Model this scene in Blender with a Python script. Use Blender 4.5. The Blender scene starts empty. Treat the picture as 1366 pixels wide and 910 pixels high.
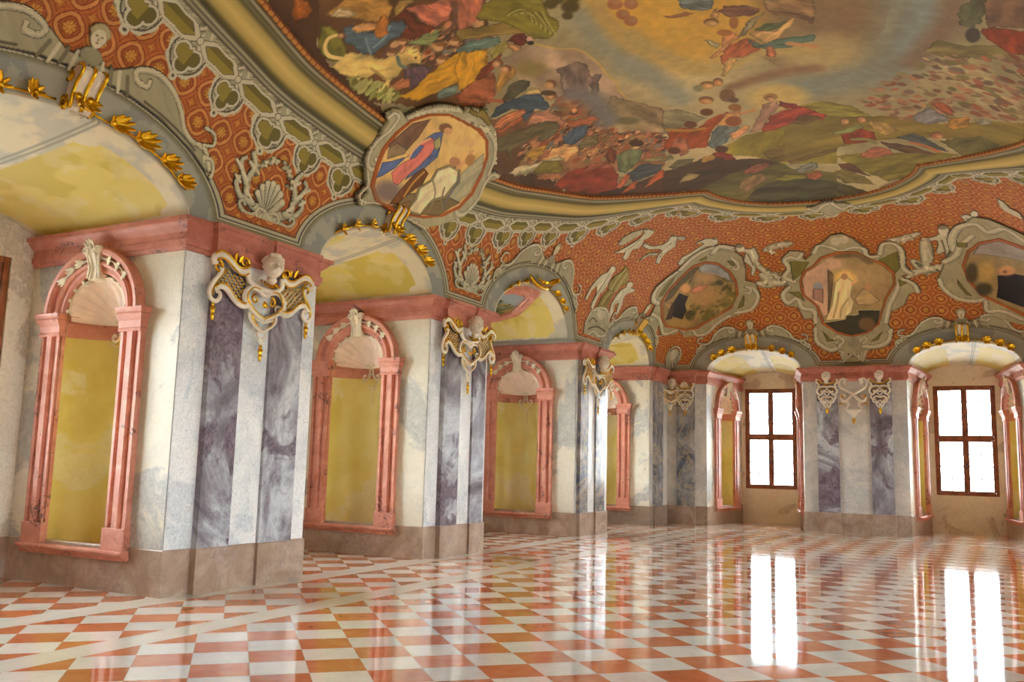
import bpy, math, random
import numpy as np
from math import pi, sin, cos, radians, sqrt, atan2
random.seed(7)
scene = bpy.context.scene
col = scene.collection

# ---------------------------------------------------------------- helpers
def lin(c):
    return tuple((v/255/12.92) if v/255 <= .04045 else ((v/255+.055)/1.055)**2.4 for v in c)

def tag(o, label=None, cat=None, group=None, kind=None):
    if label: o['label'] = label
    if cat: o['category'] = cat
    if group: o['group'] = group
    if kind: o['kind'] = kind
    return o

def empty(name, loc, rotz=0.0, label=None, cat=None, group=None, kind=None):
    o = bpy.data.objects.new(name, None)
    col.objects.link(o)
    o.empty_display_size = .2
    o.location = loc
    o.rotation_euler = (0, 0, rotz)
    return tag(o, label, cat, group, kind)

def copy_tree(o, parent=None):
    c = o.copy(); col.objects.link(c); c.parent = parent
    for ch in list(o.children):
        copy_tree(ch, c)
    return c

class MB:
    """collects shapes and links them as one mesh object"""
    def __init__(s):
        s.v = []; s.f = []; s.m = []
    def add(s, vs, fs, mi=0):
        n = len(s.v)
        s.v += [tuple(map(float, p)) for p in vs]
        s.f += [tuple(i+n for i in f) for f in fs]
        s.m += [mi]*len(fs)
        return s
    def box(s, x0, x1, y0, y1, z0, z1, mi=0):
        vs = [(x, y, z) for z in (z0, z1) for y in (y0, y1) for x in (x0, x1)]
        return s.add(vs, [(0, 2, 3, 1), (4, 5, 7, 6), (0, 1, 5, 4), (2, 6, 7, 3), (0, 4, 6, 2), (1, 3, 7, 5)], mi)
    def hexa(s, b, t, mi=0):
        n = len(b)
        fs = [tuple(reversed(range(n))), tuple(range(n, 2*n))] + [(i, (i+1) % n, n+(i+1) % n, n+i) for i in range(n)]
        return s.add(list(b)+list(t), fs, mi)
    def grid(s, rows, mi=0, closed=False, flip=False):
        nr, nc = len(rows), len(rows[0])
        vs = [p for r in rows for p in r]; fs = []
        for i in range(nr-1):
            for j in range(nc if closed else nc-1):
                k = (j+1) % nc
                q = (i*nc+j, i*nc+k, (i+1)*nc+k, (i+1)*nc+j)
                fs.append(q[::-1] if flip else q)
        return s.add(vs, fs, mi)
    def extrude_u(s, prof, u0, u1, mi=0):
        """closed profile of (v, w) extruded along the first axis"""
        n = len(prof)
        return s.hexa([(u0, p[0], p[1]) for p in prof], [(u1, p[0], p[1]) for p in prof], mi)
    def tube(s, pts, r, n=8, flat=1.0, cap=True, mi=0, nrm=(0, -1, 0)):
        """swept ellipse: r in the plane of the path, r*flat along nrm"""
        P = [np.array(p, float) for p in pts]
        R = r if hasattr(r, '__len__') else [r]*len(P)
        N = np.array(nrm, float); rows = []
        for i, p in enumerate(P):
            t = P[min(i+1, len(P)-1)]-P[max(i-1, 0)]
            L = np.linalg.norm(t); t = t/L if L > 1e-9 else np.array([1., 0, 0])
            b = np.cross(t, N)
            if np.linalg.norm(b) < 1e-3: b = np.cross(t, (1., 0, 0))
            b /= np.linalg.norm(b)
            nn = np.cross(b, t)
            rows.append([tuple(p+R[i]*(cos(2*pi*k/n)*b+flat*sin(2*pi*k/n)*nn)) for k in range(n)])
        s.grid(rows, mi, closed=True)
        if cap:
            k = len(s.v)-len(rows)*n
            s.f.append(tuple(k+i for i in reversed(range(n)))); s.m.append(mi)
            s.f.append(tuple(k+(len(rows)-1)*n+i for i in range(n))); s.m.append(mi)
        return s
    def ball(s, c, r, nu=12, nv=8, mi=0, rot=None):
        if not hasattr(r, '__len__'): r = (r, r, r)
        rows = []
        for i in range(nv+1):
            a = pi*i/nv
            row = []
            for j in range(nu):
                b = 2*pi*j/nu
                q = np.array([r[0]*sin(a)*cos(b), r[1]*sin(a)*sin(b), r[2]*cos(a)])
                if rot is not None: q = rot @ q
                row.append((c[0]+q[0], c[1]+q[1], c[2]+q[2]))
            rows.append(row)
        return s.grid(rows, mi, closed=True, flip=True)
    def leaf(s, base, d, nrm, L, W, curl=.35, mi=0, lobes=3, thick=.25):
        """lobed acanthus leaf: base point, direction d, surface normal nrm"""
        d = np.array(d, float); d /= np.linalg.norm(d)
        nrm = np.array(nrm, float); nrm -= d*np.dot(nrm, d); nrm /= np.linalg.norm(nrm)
        sd = np.cross(d, nrm); rows = []
        N = 4*lobes
        for i in range(N+1):
            t = i/N
            w = W*(sin(pi*min(1, t*.92+.06))**.7)*(.72+.28*abs(cos(pi*t*lobes)))
            if i == N: w = W*.08
            h = curl*L*(t**1.6)
            c = np.array(base)+d*L*(t-.10*curl*t*t)+nrm*h
            row = []
            for k in range(5):
                q = (k-2)/2
                row.append(tuple(c+sd*w*q+nrm*(thick*W*(1-q*q)-abs(q)*.15*W*(k % 2))))
            rows.append(row)
        return s.grid(rows, mi)
    def build(s, name, mats, parent=None, smooth=False, loc=None, rotz=None, bevel=0, solid=0):
        me = bpy.data.meshes.new(name)
        me.from_pydata(s.v, [], s.f)
        mats = mats if isinstance(mats, (list, tuple)) else [mats]
        for m in mats: me.materials.append(m)
        if len(mats) > 1: me.polygons.foreach_set('material_index', s.m)
        if smooth: me.polygons.foreach_set('use_smooth', [True]*len(me.polygons))
        me.update()
        o = bpy.data.objects.new(name, me)
        col.objects.link(o)
        if parent: o.parent = parent
        if loc is not None: o.location = loc
        if rotz is not None: o.rotation_euler = (0, 0, rotz)
        if solid:
            md = o.modifiers.new('Solidify', 'SOLIDIFY'); md.thickness = solid; md.offset = 0
        if bevel:
            md = o.modifiers.new('Bevel', 'BEVEL'); md.width = bevel; md.segments = 2; md.limit_method = 'ANGLE'
        return o

def sweep(mb, path, prof, side=1, mi=0):
    """closed profile of (out, z) swept along a plan polyline with mitred corners"""
    P = [np.array(p, float) for p in path]; rows = []
    for i, p in enumerate(P):
        ns = []
        for a, b in ((i-1, i), (i, i+1)):
            if a < 0 or b >= len(P): continue
            d = P[b]-P[a]; d /= np.linalg.norm(d)
            ns.append(np.array([-d[1], d[0]])*side)
        if len(ns) == 2:
            m = ns[0]+ns[1]; m /= np.dot(m, m)/2
        else: m = ns[0]
        rows.append([(p[0]+m[0]*o, p[1]+m[1]*o, z) for o, z in prof])
    mb.grid(rows, mi, closed=True)
    k = len(mb.v)-len(rows)*len(prof); n = len(prof)
    mb.f.append(tuple(range(k, k+n))); mb.m.append(mi)
    mb.f.append(tuple(reversed(range(k+(len(rows)-1)*n, k+len(rows)*n)))); mb.m.append(mi)
    return mb

def spiral(cx, cz, r0, r1, a0, turns, n=18, y=0.):
    """points of a spiral in the x-z plane from radius r0 to r1"""
    return [(cx+(r0+(r1-r0)*i/n)*cos(a0+turns*2*pi*i/n), y, cz+(r0+(r1-r0)*i/n)*sin(a0+turns*2*pi*i/n)) for i in range(n+1)]

def smooth_path(pts, k=4):
    """Catmull-Rom through the points"""
    P = [np.array(p, float) for p in pts]; out = []
    for i in range(len(P)-1):
        a, b, c, d = P[max(i-1, 0)], P[i], P[i+1], P[min(i+2, len(P)-1)]
        for j in range(k):
            t = j/k
            out.append(tuple(.5*((2*b)+(c-a)*t+(2*a-5*b+4*c-d)*t*t+(3*b-a-3*c+d)*t**3)))
    out.append(tuple(P[-1])); return out

class Frame:
    """a wall: u runs along it, v comes out of it towards the viewer, w is up"""
    def __init__(s, o, u):
        s.o = np.array(o, float); s.u = np.array(u, float); s.u /= np.linalg.norm(s.u)
        s.v = np.array([s.u[1], -s.u[0]])
    def P(s, u, v, w):
        q = s.o+s.u*u+s.v*v
        return (q[0], q[1], w)
    @property
    def rot(s): return atan2(s.u[1], s.u[0])

# ---------------------------------------------------------------- materials
def mat(name):
    m = bpy.data.materials.new(name); m.use_nodes = True
    nt = m.node_tree; return m, nt, nt.nodes['Principled BSDF']

def node(nt, t, **kw):
    n = nt.nodes.new(t)
    for k, v in kw.items():
        if k.startswith('i_'):
            key = k[2:]
            n.inputs[int(key) if key.isdigit() else key.replace('_', ' ')].default_value = v
        else: setattr(n, k, v)
    return n

def math_(nt, op, a, b=None, c=None):
    n = nt.nodes.new('ShaderNodeMath'); n.operation = op
    for i, x in enumerate((a, b, c)):
        if x is None: continue
        if isinstance(x, (int, float)): n.inputs[i].default_value = x
        else: nt.links.new(x, n.inputs[i])
    return n.outputs[0]

def mix(nt, fac, a, b, mode='MIX'):
    n = nt.nodes.new('ShaderNodeMix'); n.data_type = 'RGBA'; n.blend_type = mode
    for i, x in ((0, fac), (6, a), (7, b)):
        if isinstance(x, (int, float)): n.inputs[i].default_value = x
        elif isinstance(x, tuple): n.inputs[i].default_value = (*lin(x), 1)
        else: nt.links.new(x, n.inputs[i])
    return n.outputs[2]

def ramp(nt, src, stops, interp='LINEAR'):
    r = nt.nodes.new('ShaderNodeValToRGB'); r.color_ramp.interpolation = interp
    e = r.color_ramp.elements
    while len(e) < len(stops): e.new(.5)
    for k, (p, c) in enumerate(stops):
        e[k].position = p
        e[k].color = (*lin(c), 1) if isinstance(c, tuple) else (c, c, c, 1)
    nt.links.new(src, r.inputs[0]); return r.outputs[0]

def coords(nt, seed=0., scale=(1, 1, 1), rot=(0, 0, 0)):
    g = nt.nodes.new('ShaderNodeNewGeometry')
    mp = nt.nodes.new('ShaderNodeMapping')
    mp.inputs['Location'].default_value = (seed, seed*.7, seed*1.3)
    mp.inputs['Rotation'].default_value = rot
    mp.inputs['Scale'].default_value = scale
    nt.links.new(g.outputs['Position'], mp.inputs[0])
    return mp.outputs[0]

def noise(nt, vec, scale, detail=4, rough=.55, dist=0.):
    n = node(nt, 'ShaderNodeTexNoise', i_Scale=scale, i_Detail=detail, i_Roughness=rough, i_Distortion=dist)
    nt.links.new(vec, n.inputs['Vector']); return n.outputs['Fac']

def bump(nt, bs, h, s=.2, d=.02):
    b = node(nt, 'ShaderNodeBump', i_Strength=s, i_Distance=d)
    nt.links.new(h, b.inputs['Height']); nt.links.new(b.outputs[0], bs.inputs['Normal'])

def stone(name, stops, scale=1.5, dist=1.5, seed=0., vein=None, veinscale=2.5, rough=.3, patch=None, patchscale=.6,
          speck=None, stretch=(1, 1, 1), rot=(0, 0, 0), veinw=.03, patchlev=.55, grain=.0):
    m, nt, bs = mat(name)
    v = coords(nt, seed, stretch, rot)
    c = ramp(nt, noise(nt, v, scale, 9, .62, dist), stops)
    if patch:
        f = noise(nt, v, patchscale, 7, .62, .6)
        f = ramp(nt, f, [(patchlev-.015, 0.), (patchlev+.015, 1.)])
        fine = ramp(nt, noise(nt, v, 9, 8, .75, 1.5), [(.38, patch[0]), (.62, patch[1])])
        c = mix(nt, math_(nt, 'MULTIPLY', f, patch[2]), c, fine)
    if vein:
        f = noise(nt, v, veinscale, 6, .6, 2.2)
        f = math_(nt, 'ABSOLUTE', math_(nt, 'SUBTRACT', f, .5))
        f = ramp(nt, f, [(0., 1.), (veinw, 0.)])
        c = mix(nt, math_(nt, 'MULTIPLY', f, vein[1]), c, vein[0])
    if speck:
        f = ramp(nt, noise(nt, v, speck[2], 7, .7, .8), [(speck[1], 0.), (speck[1]+.05, 1.)])
        g = ramp(nt, noise(nt, v, 22, 5, .7, 0), [(.45, 0.), (.55, 1.)])
        c = mix(nt, math_(nt, 'MULTIPLY', math_(nt, 'MULTIPLY', f, g), .8), c, speck[0])
    nt.links.new(c, bs.inputs['Base Color'])
    bs.inputs['Roughness'].default_value = rough
    if grain: bump(nt, bs, noise(nt, v, 40, 6, .7), grain, .01)
    return m

def plain(name, c, rough=.5, metal=0., var=.12, scale=6, bumps=0.):
    m, nt, bs = mat(name)
    v = coords(nt)
    f = noise(nt, v, scale, 5)
    a = tuple(max(0, x*(1-var)) for x in c); b = tuple(min(255, x*(1+var)) for x in c)
    nt.links.new(ramp(nt, f, [(.3, a), (.7, b)]), bs.inputs['Base Color'])
    bs.inputs['Roughness'].default_value = rough; bs.inputs['Metallic'].default_value = metal
    if bumps: bump(nt, bs, noise(nt, v, 30, 4), bumps, .01)
    return m

M = {}
M['pink'] = stone('pink_limestone', [(.3, (192, 120, 96)), (.5, (208, 138, 112)), (.7, (222, 160, 134))], 3, .8, 1,
                  vein=((175, 88, 74), .35), veinscale=5, rough=.6, speck=((72, 48, 50), .57, 2.2))
M['pink2'] = stone('pink_entablature', [(.3, (174, 102, 82)), (.5, (192, 120, 98)), (.7, (208, 140, 118))], 3, .8, 4,
                   vein=((160, 84, 76), .35), veinscale=5, rough=.6, speck=((84, 58, 58), .58, 1.8))
M['light'] = stone('light_marble', [(.3, (210, 215, 214)), (.5, (240, 241, 236)), (.72, (250, 249, 243))], 1.3, 1.0, 2,
                   vein=((120, 130, 136), .55), veinscale=9, rough=.22, patch=((178, 188, 194), (226, 232, 232), .6), patchscale=.8, veinw=.02)
M['light2'] = stone('light_marble_warm', [(.3, (186, 186, 178)), (.5, (214, 210, 198)), (.72, (232, 226, 212))], 1.1, 1.2, 12,
                    vein=((140, 140, 140), .4), veinscale=4, rough=.22, patch=((160, 164, 166), (208, 208, 202), .6), patchscale=.7, veinw=.02)
M['dark'] = stone('purple_grey_marble', [(.32, (92, 84, 90)), (.42, (134, 128, 134)), (.50, (166, 166, 170)), (.58, (200, 204, 206)), (.72, (224, 222, 212))],
                  .8, 1.8, 6.3, vein=((100, 92, 104), .35), veinscale=3.4, rough=.2, veinw=.035,
                  patch=((70, 58, 70), (146, 128, 138), .9), patchscale=.9, stretch=(1, 1, .8), rot=(.5, .3, 0), patchlev=.55)
M['dark2'] = stone('slate_grey_marble', [(.32, (78, 82, 94)), (.45, (118, 120, 128)), (.55, (146, 146, 148)), (.68, (184, 182, 176))],
                   1.2, 2.5, 23, vein=((200, 182, 140), .6), veinscale=1.4, rough=.2, veinw=.05, rot=(.6, .2, 0), stretch=(1, 1, .7))
M['dado'] = stone('brown_dado_stone', [(.3, (150, 122, 98)), (.5, (176, 150, 126)), (.7, (198, 176, 154))], 1.8, 1.2, 8,
                  vein=((130, 110, 104), .4), veinscale=4, rough=.3, patch=((146, 120, 104), (192, 172, 156), .6), patchscale=.9,
                  speck=((206, 162, 84), .66, 1.6))
M['dado2'] = stone('dark_dado_stone', [(.3, (122, 104, 88)), (.5, (148, 128, 108)), (.7, (166, 148, 128))], 1.8, 1.2, 18,
                   rough=.35, speck=((86, 66, 56), .58, 1.6))
M['plaster'] = stone('marbled_plaster', [(.3, (204, 194, 168)), (.5, (218, 208, 184)), (.7, (228, 220, 200))], .7, .5, 3, rough=.55,
                     vein=((168, 164, 152), .25), veinscale=3, patch=((150, 148, 140), (190, 188, 176), .85), patchscale=.55, patchlev=.53)
M['plaster2'] = stone('stained_plaster', [(.3, (226, 220, 200)), (.5, (238, 232, 214)), (.7, (244, 240, 226))], .9, .6, 9, rough=.55,
                      vein=((140, 130, 110), .25), veinscale=4, patch=((180, 168, 148), (220, 208, 186), .8), patchscale=.8, patchlev=.56)
M['yellow'] = stone('yellow_marbled_paint', [(.3, (208, 188, 88)), (.5, (220, 204, 114)), (.7, (228, 216, 146))], .9, .5, 6, rough=.42,
                    patch=((216, 204, 148), (226, 216, 170), .8), patchscale=.5, patchlev=.56)
M['white'] = plain('white_stucco', (232, 222, 200), .5, var=.05)
M['cream'] = plain('cream_stucco', (232, 220, 192), .5, var=.08)
M['shell'] = plain('shell_stucco', (242, 222, 202), .4, var=.04)
M['gold'] = plain('gilding', (236, 180, 44), .26, 1.0, .15, 12, .4)
M['gold_dull'] = plain('dull_gilding', (200, 150, 60), .4, .8, .2, 10, .3)
M['wood'] = plain('window_wood', (138, 80, 46), .45, var=.2)
M['metal'] = plain('dark_iron', (60, 56, 54), .4, .7)
M['roofplain'] = plain('grey_plaster', (150, 140, 120), .8)

# glass
m, nt, bs = mat('window_glass')
tr = nt.nodes.new('ShaderNodeBsdfTransparent'); tr.inputs[0].default_value = (.96, .97, .97, 1)
gl = nt.nodes.new('ShaderNodeBsdfGlossy'); gl.inputs['Roughness'].default_value = .03
fr = nt.nodes.new('ShaderNodeFresnel'); mx = nt.nodes.new('ShaderNodeMixShader')
nt.links.new(fr.outputs[0], mx.inputs[0]); nt.links.new(tr.outputs[0], mx.inputs[1]); nt.links.new(gl.outputs[0], mx.inputs[2])
nt.links.new(mx.outputs[0], nt.nodes['Material Output'].inputs[0]); M['glass'] = m

# painted surfaces: colour laid down as a point attribute
def painted(name, rough=.7, var=.10):
    m, nt, bs = mat(name)
    a = node(nt, 'ShaderNodeAttribute', attribute_name='Paint')
    v = coords(nt)
    f = noise(nt, v, 1.2, 8, .65)
    g = ramp(nt, f, [(.3, 1-var), (.7, 1.)])
    nt.links.new(mix(nt, 1., a.outputs['Color'], g, 'MULTIPLY'), bs.inputs['Base Color'])
    bs.inputs['Roughness'].default_value = rough
    return m
M['paint'] = painted('fresco_paint')
M['paint_stucco'] = painted('painted_plaster', .6)

# chequered marble floor laid diagonally
def floor_material():
    m, nt, bs = mat('chequered_marble')
    g = nt.nodes.new('ShaderNodeNewGeometry'); sp = nt.nodes.new('ShaderNodeSeparateXYZ')
    nt.links.new(g.outputs['Position'], sp.inputs[0]); x, y = sp.outputs[0], sp.outputs[1]
    i = math_(nt, 'DIVIDE', math_(nt, 'ADD', x, 7.32), .305)
    j = math_(nt, 'DIVIDE', math_(nt, 'SUBTRACT', y, 5.46), .305)
    a = math_(nt, 'MULTIPLY', math_(nt, 'ADD', i, j), .5)
    b = math_(nt, 'MULTIPLY', math_(nt, 'SUBTRACT', i, j), .5)
    inner = math_(nt, 'GREATER_THAN', x, -6.5)
    half = math_(nt, 'MULTIPLY', inner, .5)
    a = math_(nt, 'ADD', a, half); b = math_(nt, 'ADD', b, half)
    fa, fb = math_(nt, 'FLOOR', a), math_(nt, 'FLOOR', b)
    s = math_(nt, 'ADD', fa, fb)
    odd = math_(nt, 'GREATER_THAN', math_(nt, 'FLOORED_MODULO', s, 2.), .5)
    def line(q):
        d = math_(nt, 'ABSOLUTE', math_(nt, 'SUBTRACT', math_(nt, 'FRACT', q), .5))
        return math_(nt, 'GREATER_THAN', d, .4935)
    joint = math_(nt, 'MAXIMUM', line(a), line(b))
    cb = nt.nodes.new('ShaderNodeCombineXYZ'); nt.links.new(fa, cb.inputs[0]); nt.links.new(fb, cb.inputs[1])
    wn = nt.nodes.new('ShaderNodeTexWhiteNoise'); nt.links.new(cb.outputs[0], wn.inputs[0])
    v = coords(nt)
    n1 = noise(nt, v, 3, 8, .65, 1.2)
    orange = ramp(nt, n1, [(.3, (196, 104, 58)), (.5, (212, 124, 74)), (.7, (222, 144, 96))])
    white = ramp(nt, n1, [(.3, (226, 222, 206)), (.5, (241, 237, 224)), (.7, (247, 244, 233))])
    tone = ramp(nt, wn.outputs[0], [(0., .86), (1., 1.)])
    c = mix(nt, odd, white, orange)
    c = mix(nt, 1., c, tone, 'MULTIPLY')
    c = mix(nt, math_(nt, 'MULTIPLY', joint, .6), c, (196, 180, 160))
    def band(q, lo, hi):
        return math_(nt, 'MULTIPLY', math_(nt, 'GREATER_THAN', q, lo), math_(nt, 'LESS_THAN', q, hi))
    st = math_(nt, 'MAXIMUM', band(x, -6.76, -6.39), band(x, -8.38, -7.97))
    st = math_(nt, 'MAXIMUM', st, math_(nt, 'MULTIPLY', band(y, 23.2, 23.57), math_(nt, 'GREATER_THAN', x, -6.5)))
    st = math_(nt, 'MAXIMUM', st, band(y, 24.8, 25.22))
    n2 = noise(nt, v, 2, 6, .6, .5)
    c = mix(nt, st, c, ramp(nt, n2, [(.3, (222, 218, 200)), (.7, (236, 232, 216))]))
    nt.links.new(c, bs.inputs['Base Color'])
    bs.inputs['Roughness'].default_value = .05
    bs.inputs['IOR'].default_value = 1.72
    bump(nt, bs, noise(nt, v, 2.2, 3, .5), .03, .02)
    return m
M['floor'] = floor_material()
# ---------------------------------------------------------------- the hall: dimensions in metres
X0, X1, Y1, YC, ZS = -8.28, 2.10, 25.2, 11.0, 4.38
Y0 = 2*YC-Y1
XC, RX, RY = (X0+X1)/2, (X1-X0)/2, Y1-YC
HC, PE, QE = 3.6, 2.2, 3.0
DEPTH = 2.82
ZCB = 4.0     # underside of the entablature

def fa(x): return np.clip(1-np.abs((x-XC)/RX)**PE, 0, 1)**(1/PE)
def fb(y): return np.clip(1-np.abs((y-YC)/RY)**QE, 0, 1)**(1/QE)
def vz(x, y): return ZS+HC*fa(x)*fb(y)
def left_v(y, z):      # how far the vault leans into the room from the left wall at (y, z)
    a = np.clip((z-ZS)/(HC*fb(y)), 0, .999)
    return RX*(1-(1-a**PE)**(1/PE))
def far_v(x, z):
    b = np.clip((z-ZS)/(HC*fa(x)), 0, .999)
    return RY*(1-(1-b**QE)**(1/QE))

FL = Frame((X0, 0), (0, 1)); FR = Frame((X1, 0), (0, -1)); FB = Frame((0, Y1), (1, 0)); FK = Frame((0, Y0), (-1, 0))

# bays: front edges, back edges, arch centre, half width, rise, rise at the back, window edges
BAYS_L = [(-1.70, 1.45, -1.70, 1.45, -.05, 1.50, .66, .32, -.85, .75),
          (3.35, 7.25, 3.35, 7.25, 5.60, 1.64, .70, .32, 4.50, 6.92),
          (9.58, 12.53, 9.58, 12.53, 11.08, 1.44, .74, .32, 10.25, 11.85),
          (14.50, 18.65, 14.50, 18.65, 16.42, 1.68, .90, .80, 15.3, 17.6),
          (20.55, 23.70, 20.55, 23.70, 22.08, 1.50, .66, .32, 21.2, 22.9)]
BAYS_B = [(-7.10, -4.42, -6.79, -5.03, -5.77, 1.30, .56, .22, -6.67, -5.13),
          (-1.81, .87, -1.50, .375, -.47, 1.28, .57, .30, -1.34, .22)]
ARCH_L = [(b[4], b[5], b[6]) for b in BAYS_L]
ARCH_B = [(b[4], b[5], b[6]) for b in BAYS_B]

# ---------------------------------------------------------------- floor
fl = MB(); fl.box(X0-3.2, X1+3.2, Y0-.3, Y1+3.3, -.12, 0)
tag(fl.build('floor', M['floor']), kind='structure')

# ---------------------------------------------------------------- embrasures, window walls
def paint_attr(me, rgb):
    """rgb: n x 3 sRGB 0..255 laid on the mesh's points"""
    c = np.asarray(rgb, float)/255
    c = np.where(c <= .04045, c/12.92, ((c+.055)/1.055)**2.4)
    at = me.attributes.new('Paint', 'FLOAT_COLOR', 'POINT')
    at.data.foreach_set('color', np.concatenate([c, np.ones((len(c), 1))], 1).astype(np.float32).ravel())

def vnoise(x, y, sc, seed=0, octv=4):
    """value noise on arrays"""
    out = np.zeros(np.broadcast(x, y).shape); amp = 1.; tot = 0
    for o in range(octv):
        rng = np.random.RandomState(seed*31+o)
        T = rng.rand(64, 64)
        u = x*sc*2**o+o*17.3; w = y*sc*2**o+o*9.1
        i = np.floor(u).astype(int); j = np.floor(w).astype(int)
        f = u-i; g = w-j; f = f*f*(3-2*f); g = g*g*(3-2*g)
        a = T[i % 64, j % 64]; b = T[(i+1) % 64, j % 64]; c = T[i % 64, (j+1) % 64]; d = T[(i+1) % 64, (j+1) % 64]
        out += amp*((a*(1-f)+b*f)*(1-g)+(c*(1-f)+d*f)*g); tot += amp; amp *= .55
    return out/tot

def embrasure_vault(F, bay, vfun, name, left=True, fine=True, notch=True):
    u0, u1, b0, b1, uc, a, h, hb = bay[:8]
    nk, nt_ = (150, 110) if fine else (24, 12)
    th = np.linspace(0, pi, nk+1); t = np.linspace(0, 1, nt_+1)
    T, K = np.meshgrid(t, th, indexing='ij')
    fu = uc-a*np.cos(K); fz = ZS+h*np.sin(K)
    fv = vfun(fu, fz)+.012
    bc, ba = (b0+b1)/2, (b1-b0)/2
    if fine and left and hb > .6: bc, ba = uc, a
    bu = bc-ba*np.cos(K); bz = ZS-.01+hb*np.sin(K)
    e = T
    r = (1-T)**1.8
    U = fu*(1-e)+bu*e
    V = fv*(1-e)+(-DEPTH)*e
    Zr = (fz-ZS)*r+(bz-ZS)*(1-r)
    Z = ZS-.004+Zr
    # painted decoration
    s = K/pi; d = T*DEPTH
    N = vnoise(U*1.0, V*1.0, 1.2, 3); N2 = vnoise(U, V, 3.5, 5)
    rgb = np.empty(U.shape+(3,))
    grey = np.array([176., 176., 164.]); cream = np.array([228., 214., 176.]); yel = np.array([226., 204., 106.]); yel2 = np.array([210., 186., 78.])
    rgb[:] = cream
    gm = np.clip((N2-.48)/.14, 0, 1)[..., None]*.55; rgb = rgb*(1-gm)+grey*gm
    arcu = s*a*2.6                       # length along the arch
    tot = a*2.6
    def panel(s0, s1, d0, d1):
        m = (arcu > s0) & (arcu < s1) & (d > d0) & (d < d1)
        for cu in (s0, s1):
            for cd in (d0, d1):
                m &= ((arcu-cu)**2+(d-cd)**2) > .16**2
        return m
    mid = tot/2
    pm = panel(.22, mid-.34, .30, DEPTH-.12) | panel(mid+.34, tot-.22, .30, DEPTH-.12)
    if bay is BAYS_L[3] and left: pm = panel(.16, tot-.16, .30, DEPTH-.15)
    ym = np.clip((N-.50)/.05, 0, 1)[..., None]; yy = yel*(1-ym)+yel2*ym
    ym = np.clip((N2-.56)/.10, 0, 1)[..., None]*.4; yy = yy*(1-ym)+cream*ym
    rgb = np.where(pm[..., None], yy, rgb)
    side = np.minimum(arcu, tot-arcu)
    rgb = np.where((side < .10)[..., None], grey, rgb)
    ln = (np.abs(np.abs(arcu-mid)-.20) < .012) | (np.abs(np.abs(arcu-mid)-.25) < .008)
    if not (bay is BAYS_L[3] and left):
        rgb = np.where((ln & (arcu > mid))[..., None], np.array([150., 146., 126.]), rgb)
    mb = MB()
    P = np.stack([F.o[0]+F.u[0]*U+F.v[0]*V, F.o[1]+F.u[1]*U+F.v[1]*V, Z], -1)
    fu2 = uc-(a+.07)*np.cos(th); fz2 = ZS+(h+.07)*np.sin(th); fv2 = vfun(fu2, fz2)-.02
    flange = np.stack([F.o[0]+F.u[0]*fu2+F.v[0]*fv2, F.o[1]+F.u[1]*fu2+F.v[1]*fv2, fz2], -1)
    P = np.concatenate([flange[None], P]); rgb = np.concatenate([rgb[:1]*0+grey, rgb])
    mb.grid([[tuple(q) for q in row] for row in P])
    sv = []
    zz = ZS-.006
    for q in (((u0, .05), (uc-a+.05, .05), (bu[-1][0]+.03, -DEPTH), (b0, -DEPTH)), ((uc+a-.05, .05), (u1, .05), (b1, -DEPTH), (bu[-1][-1]-.03, -DEPTH))):
        n0 = len(mb.v); mb.add([F.P(x_, v_, zz) for x_, v_ in q], [(0, 1, 2, 3)]); sv += [grey*.9]*4
    o = mb.build(name, M['paint_stucco'], smooth=True)
    paint_attr(o.data, np.concatenate([rgb.reshape(-1, 3), np.array(sv)]))
    return tag(o, kind='structure'), (bu[-1], bz[-1])

def window_wall(F, bay, mb, zlo=1.02, zhi=4.08, left=True):
    """the wall that holds the window, up to the vault behind it"""
    u0, u1, b0, b1, uc, a, h, hb, w0, w1 = bay
    bc, ba = (b0+b1)/2, (b1-b0)/2
    if left and hb > .6: bc, ba = uc, a
    us = sorted(set(list(np.linspace(b0-.02, b1+.02, 33))+[w0, w1]))
    def top(u):
        q = 1-((u-bc)/ba)**2
        return ZS-.01+(hb*sqrt(q) if q > 0 else 0)+.03
    P = lambda u, w: F.P(u, -DEPTH, w)
    for p, q in zip(us[:-1], us[1:]):
        m = (p+q)/2
        if w0 < m < w1:
            mb.add([P(p, 0), P(q, 0), P(q, zlo), P(p, zlo)], [(0, 1, 2, 3)], 0)
            mb.add([P(p, zhi), P(q, zhi), P(q, top(q)), P(p, top(p))], [(0, 1, 2, 3)], 0)
        else:
            mb.add([P(p, 0), P(q, 0), P(q, top(q)), P(p, top(p))], [(0, 1, 2, 3)], 0)
    # the depth of the opening
    for (a1, c1), (a2, c2) in (((w0, zlo), (w1, zlo)), ((w1, zlo), (w1, zhi)), ((w1, zhi), (w0, zhi)), ((w0, zhi), (w0, zlo))):
        mb.add([F.P(a1, -DEPTH, c1), F.P(a2, -DEPTH, c2), F.P(a2, -DEPTH-.30, c2), F.P(a1, -DEPTH-.30, c1)], [(0, 1, 2, 3)], 0)

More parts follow.
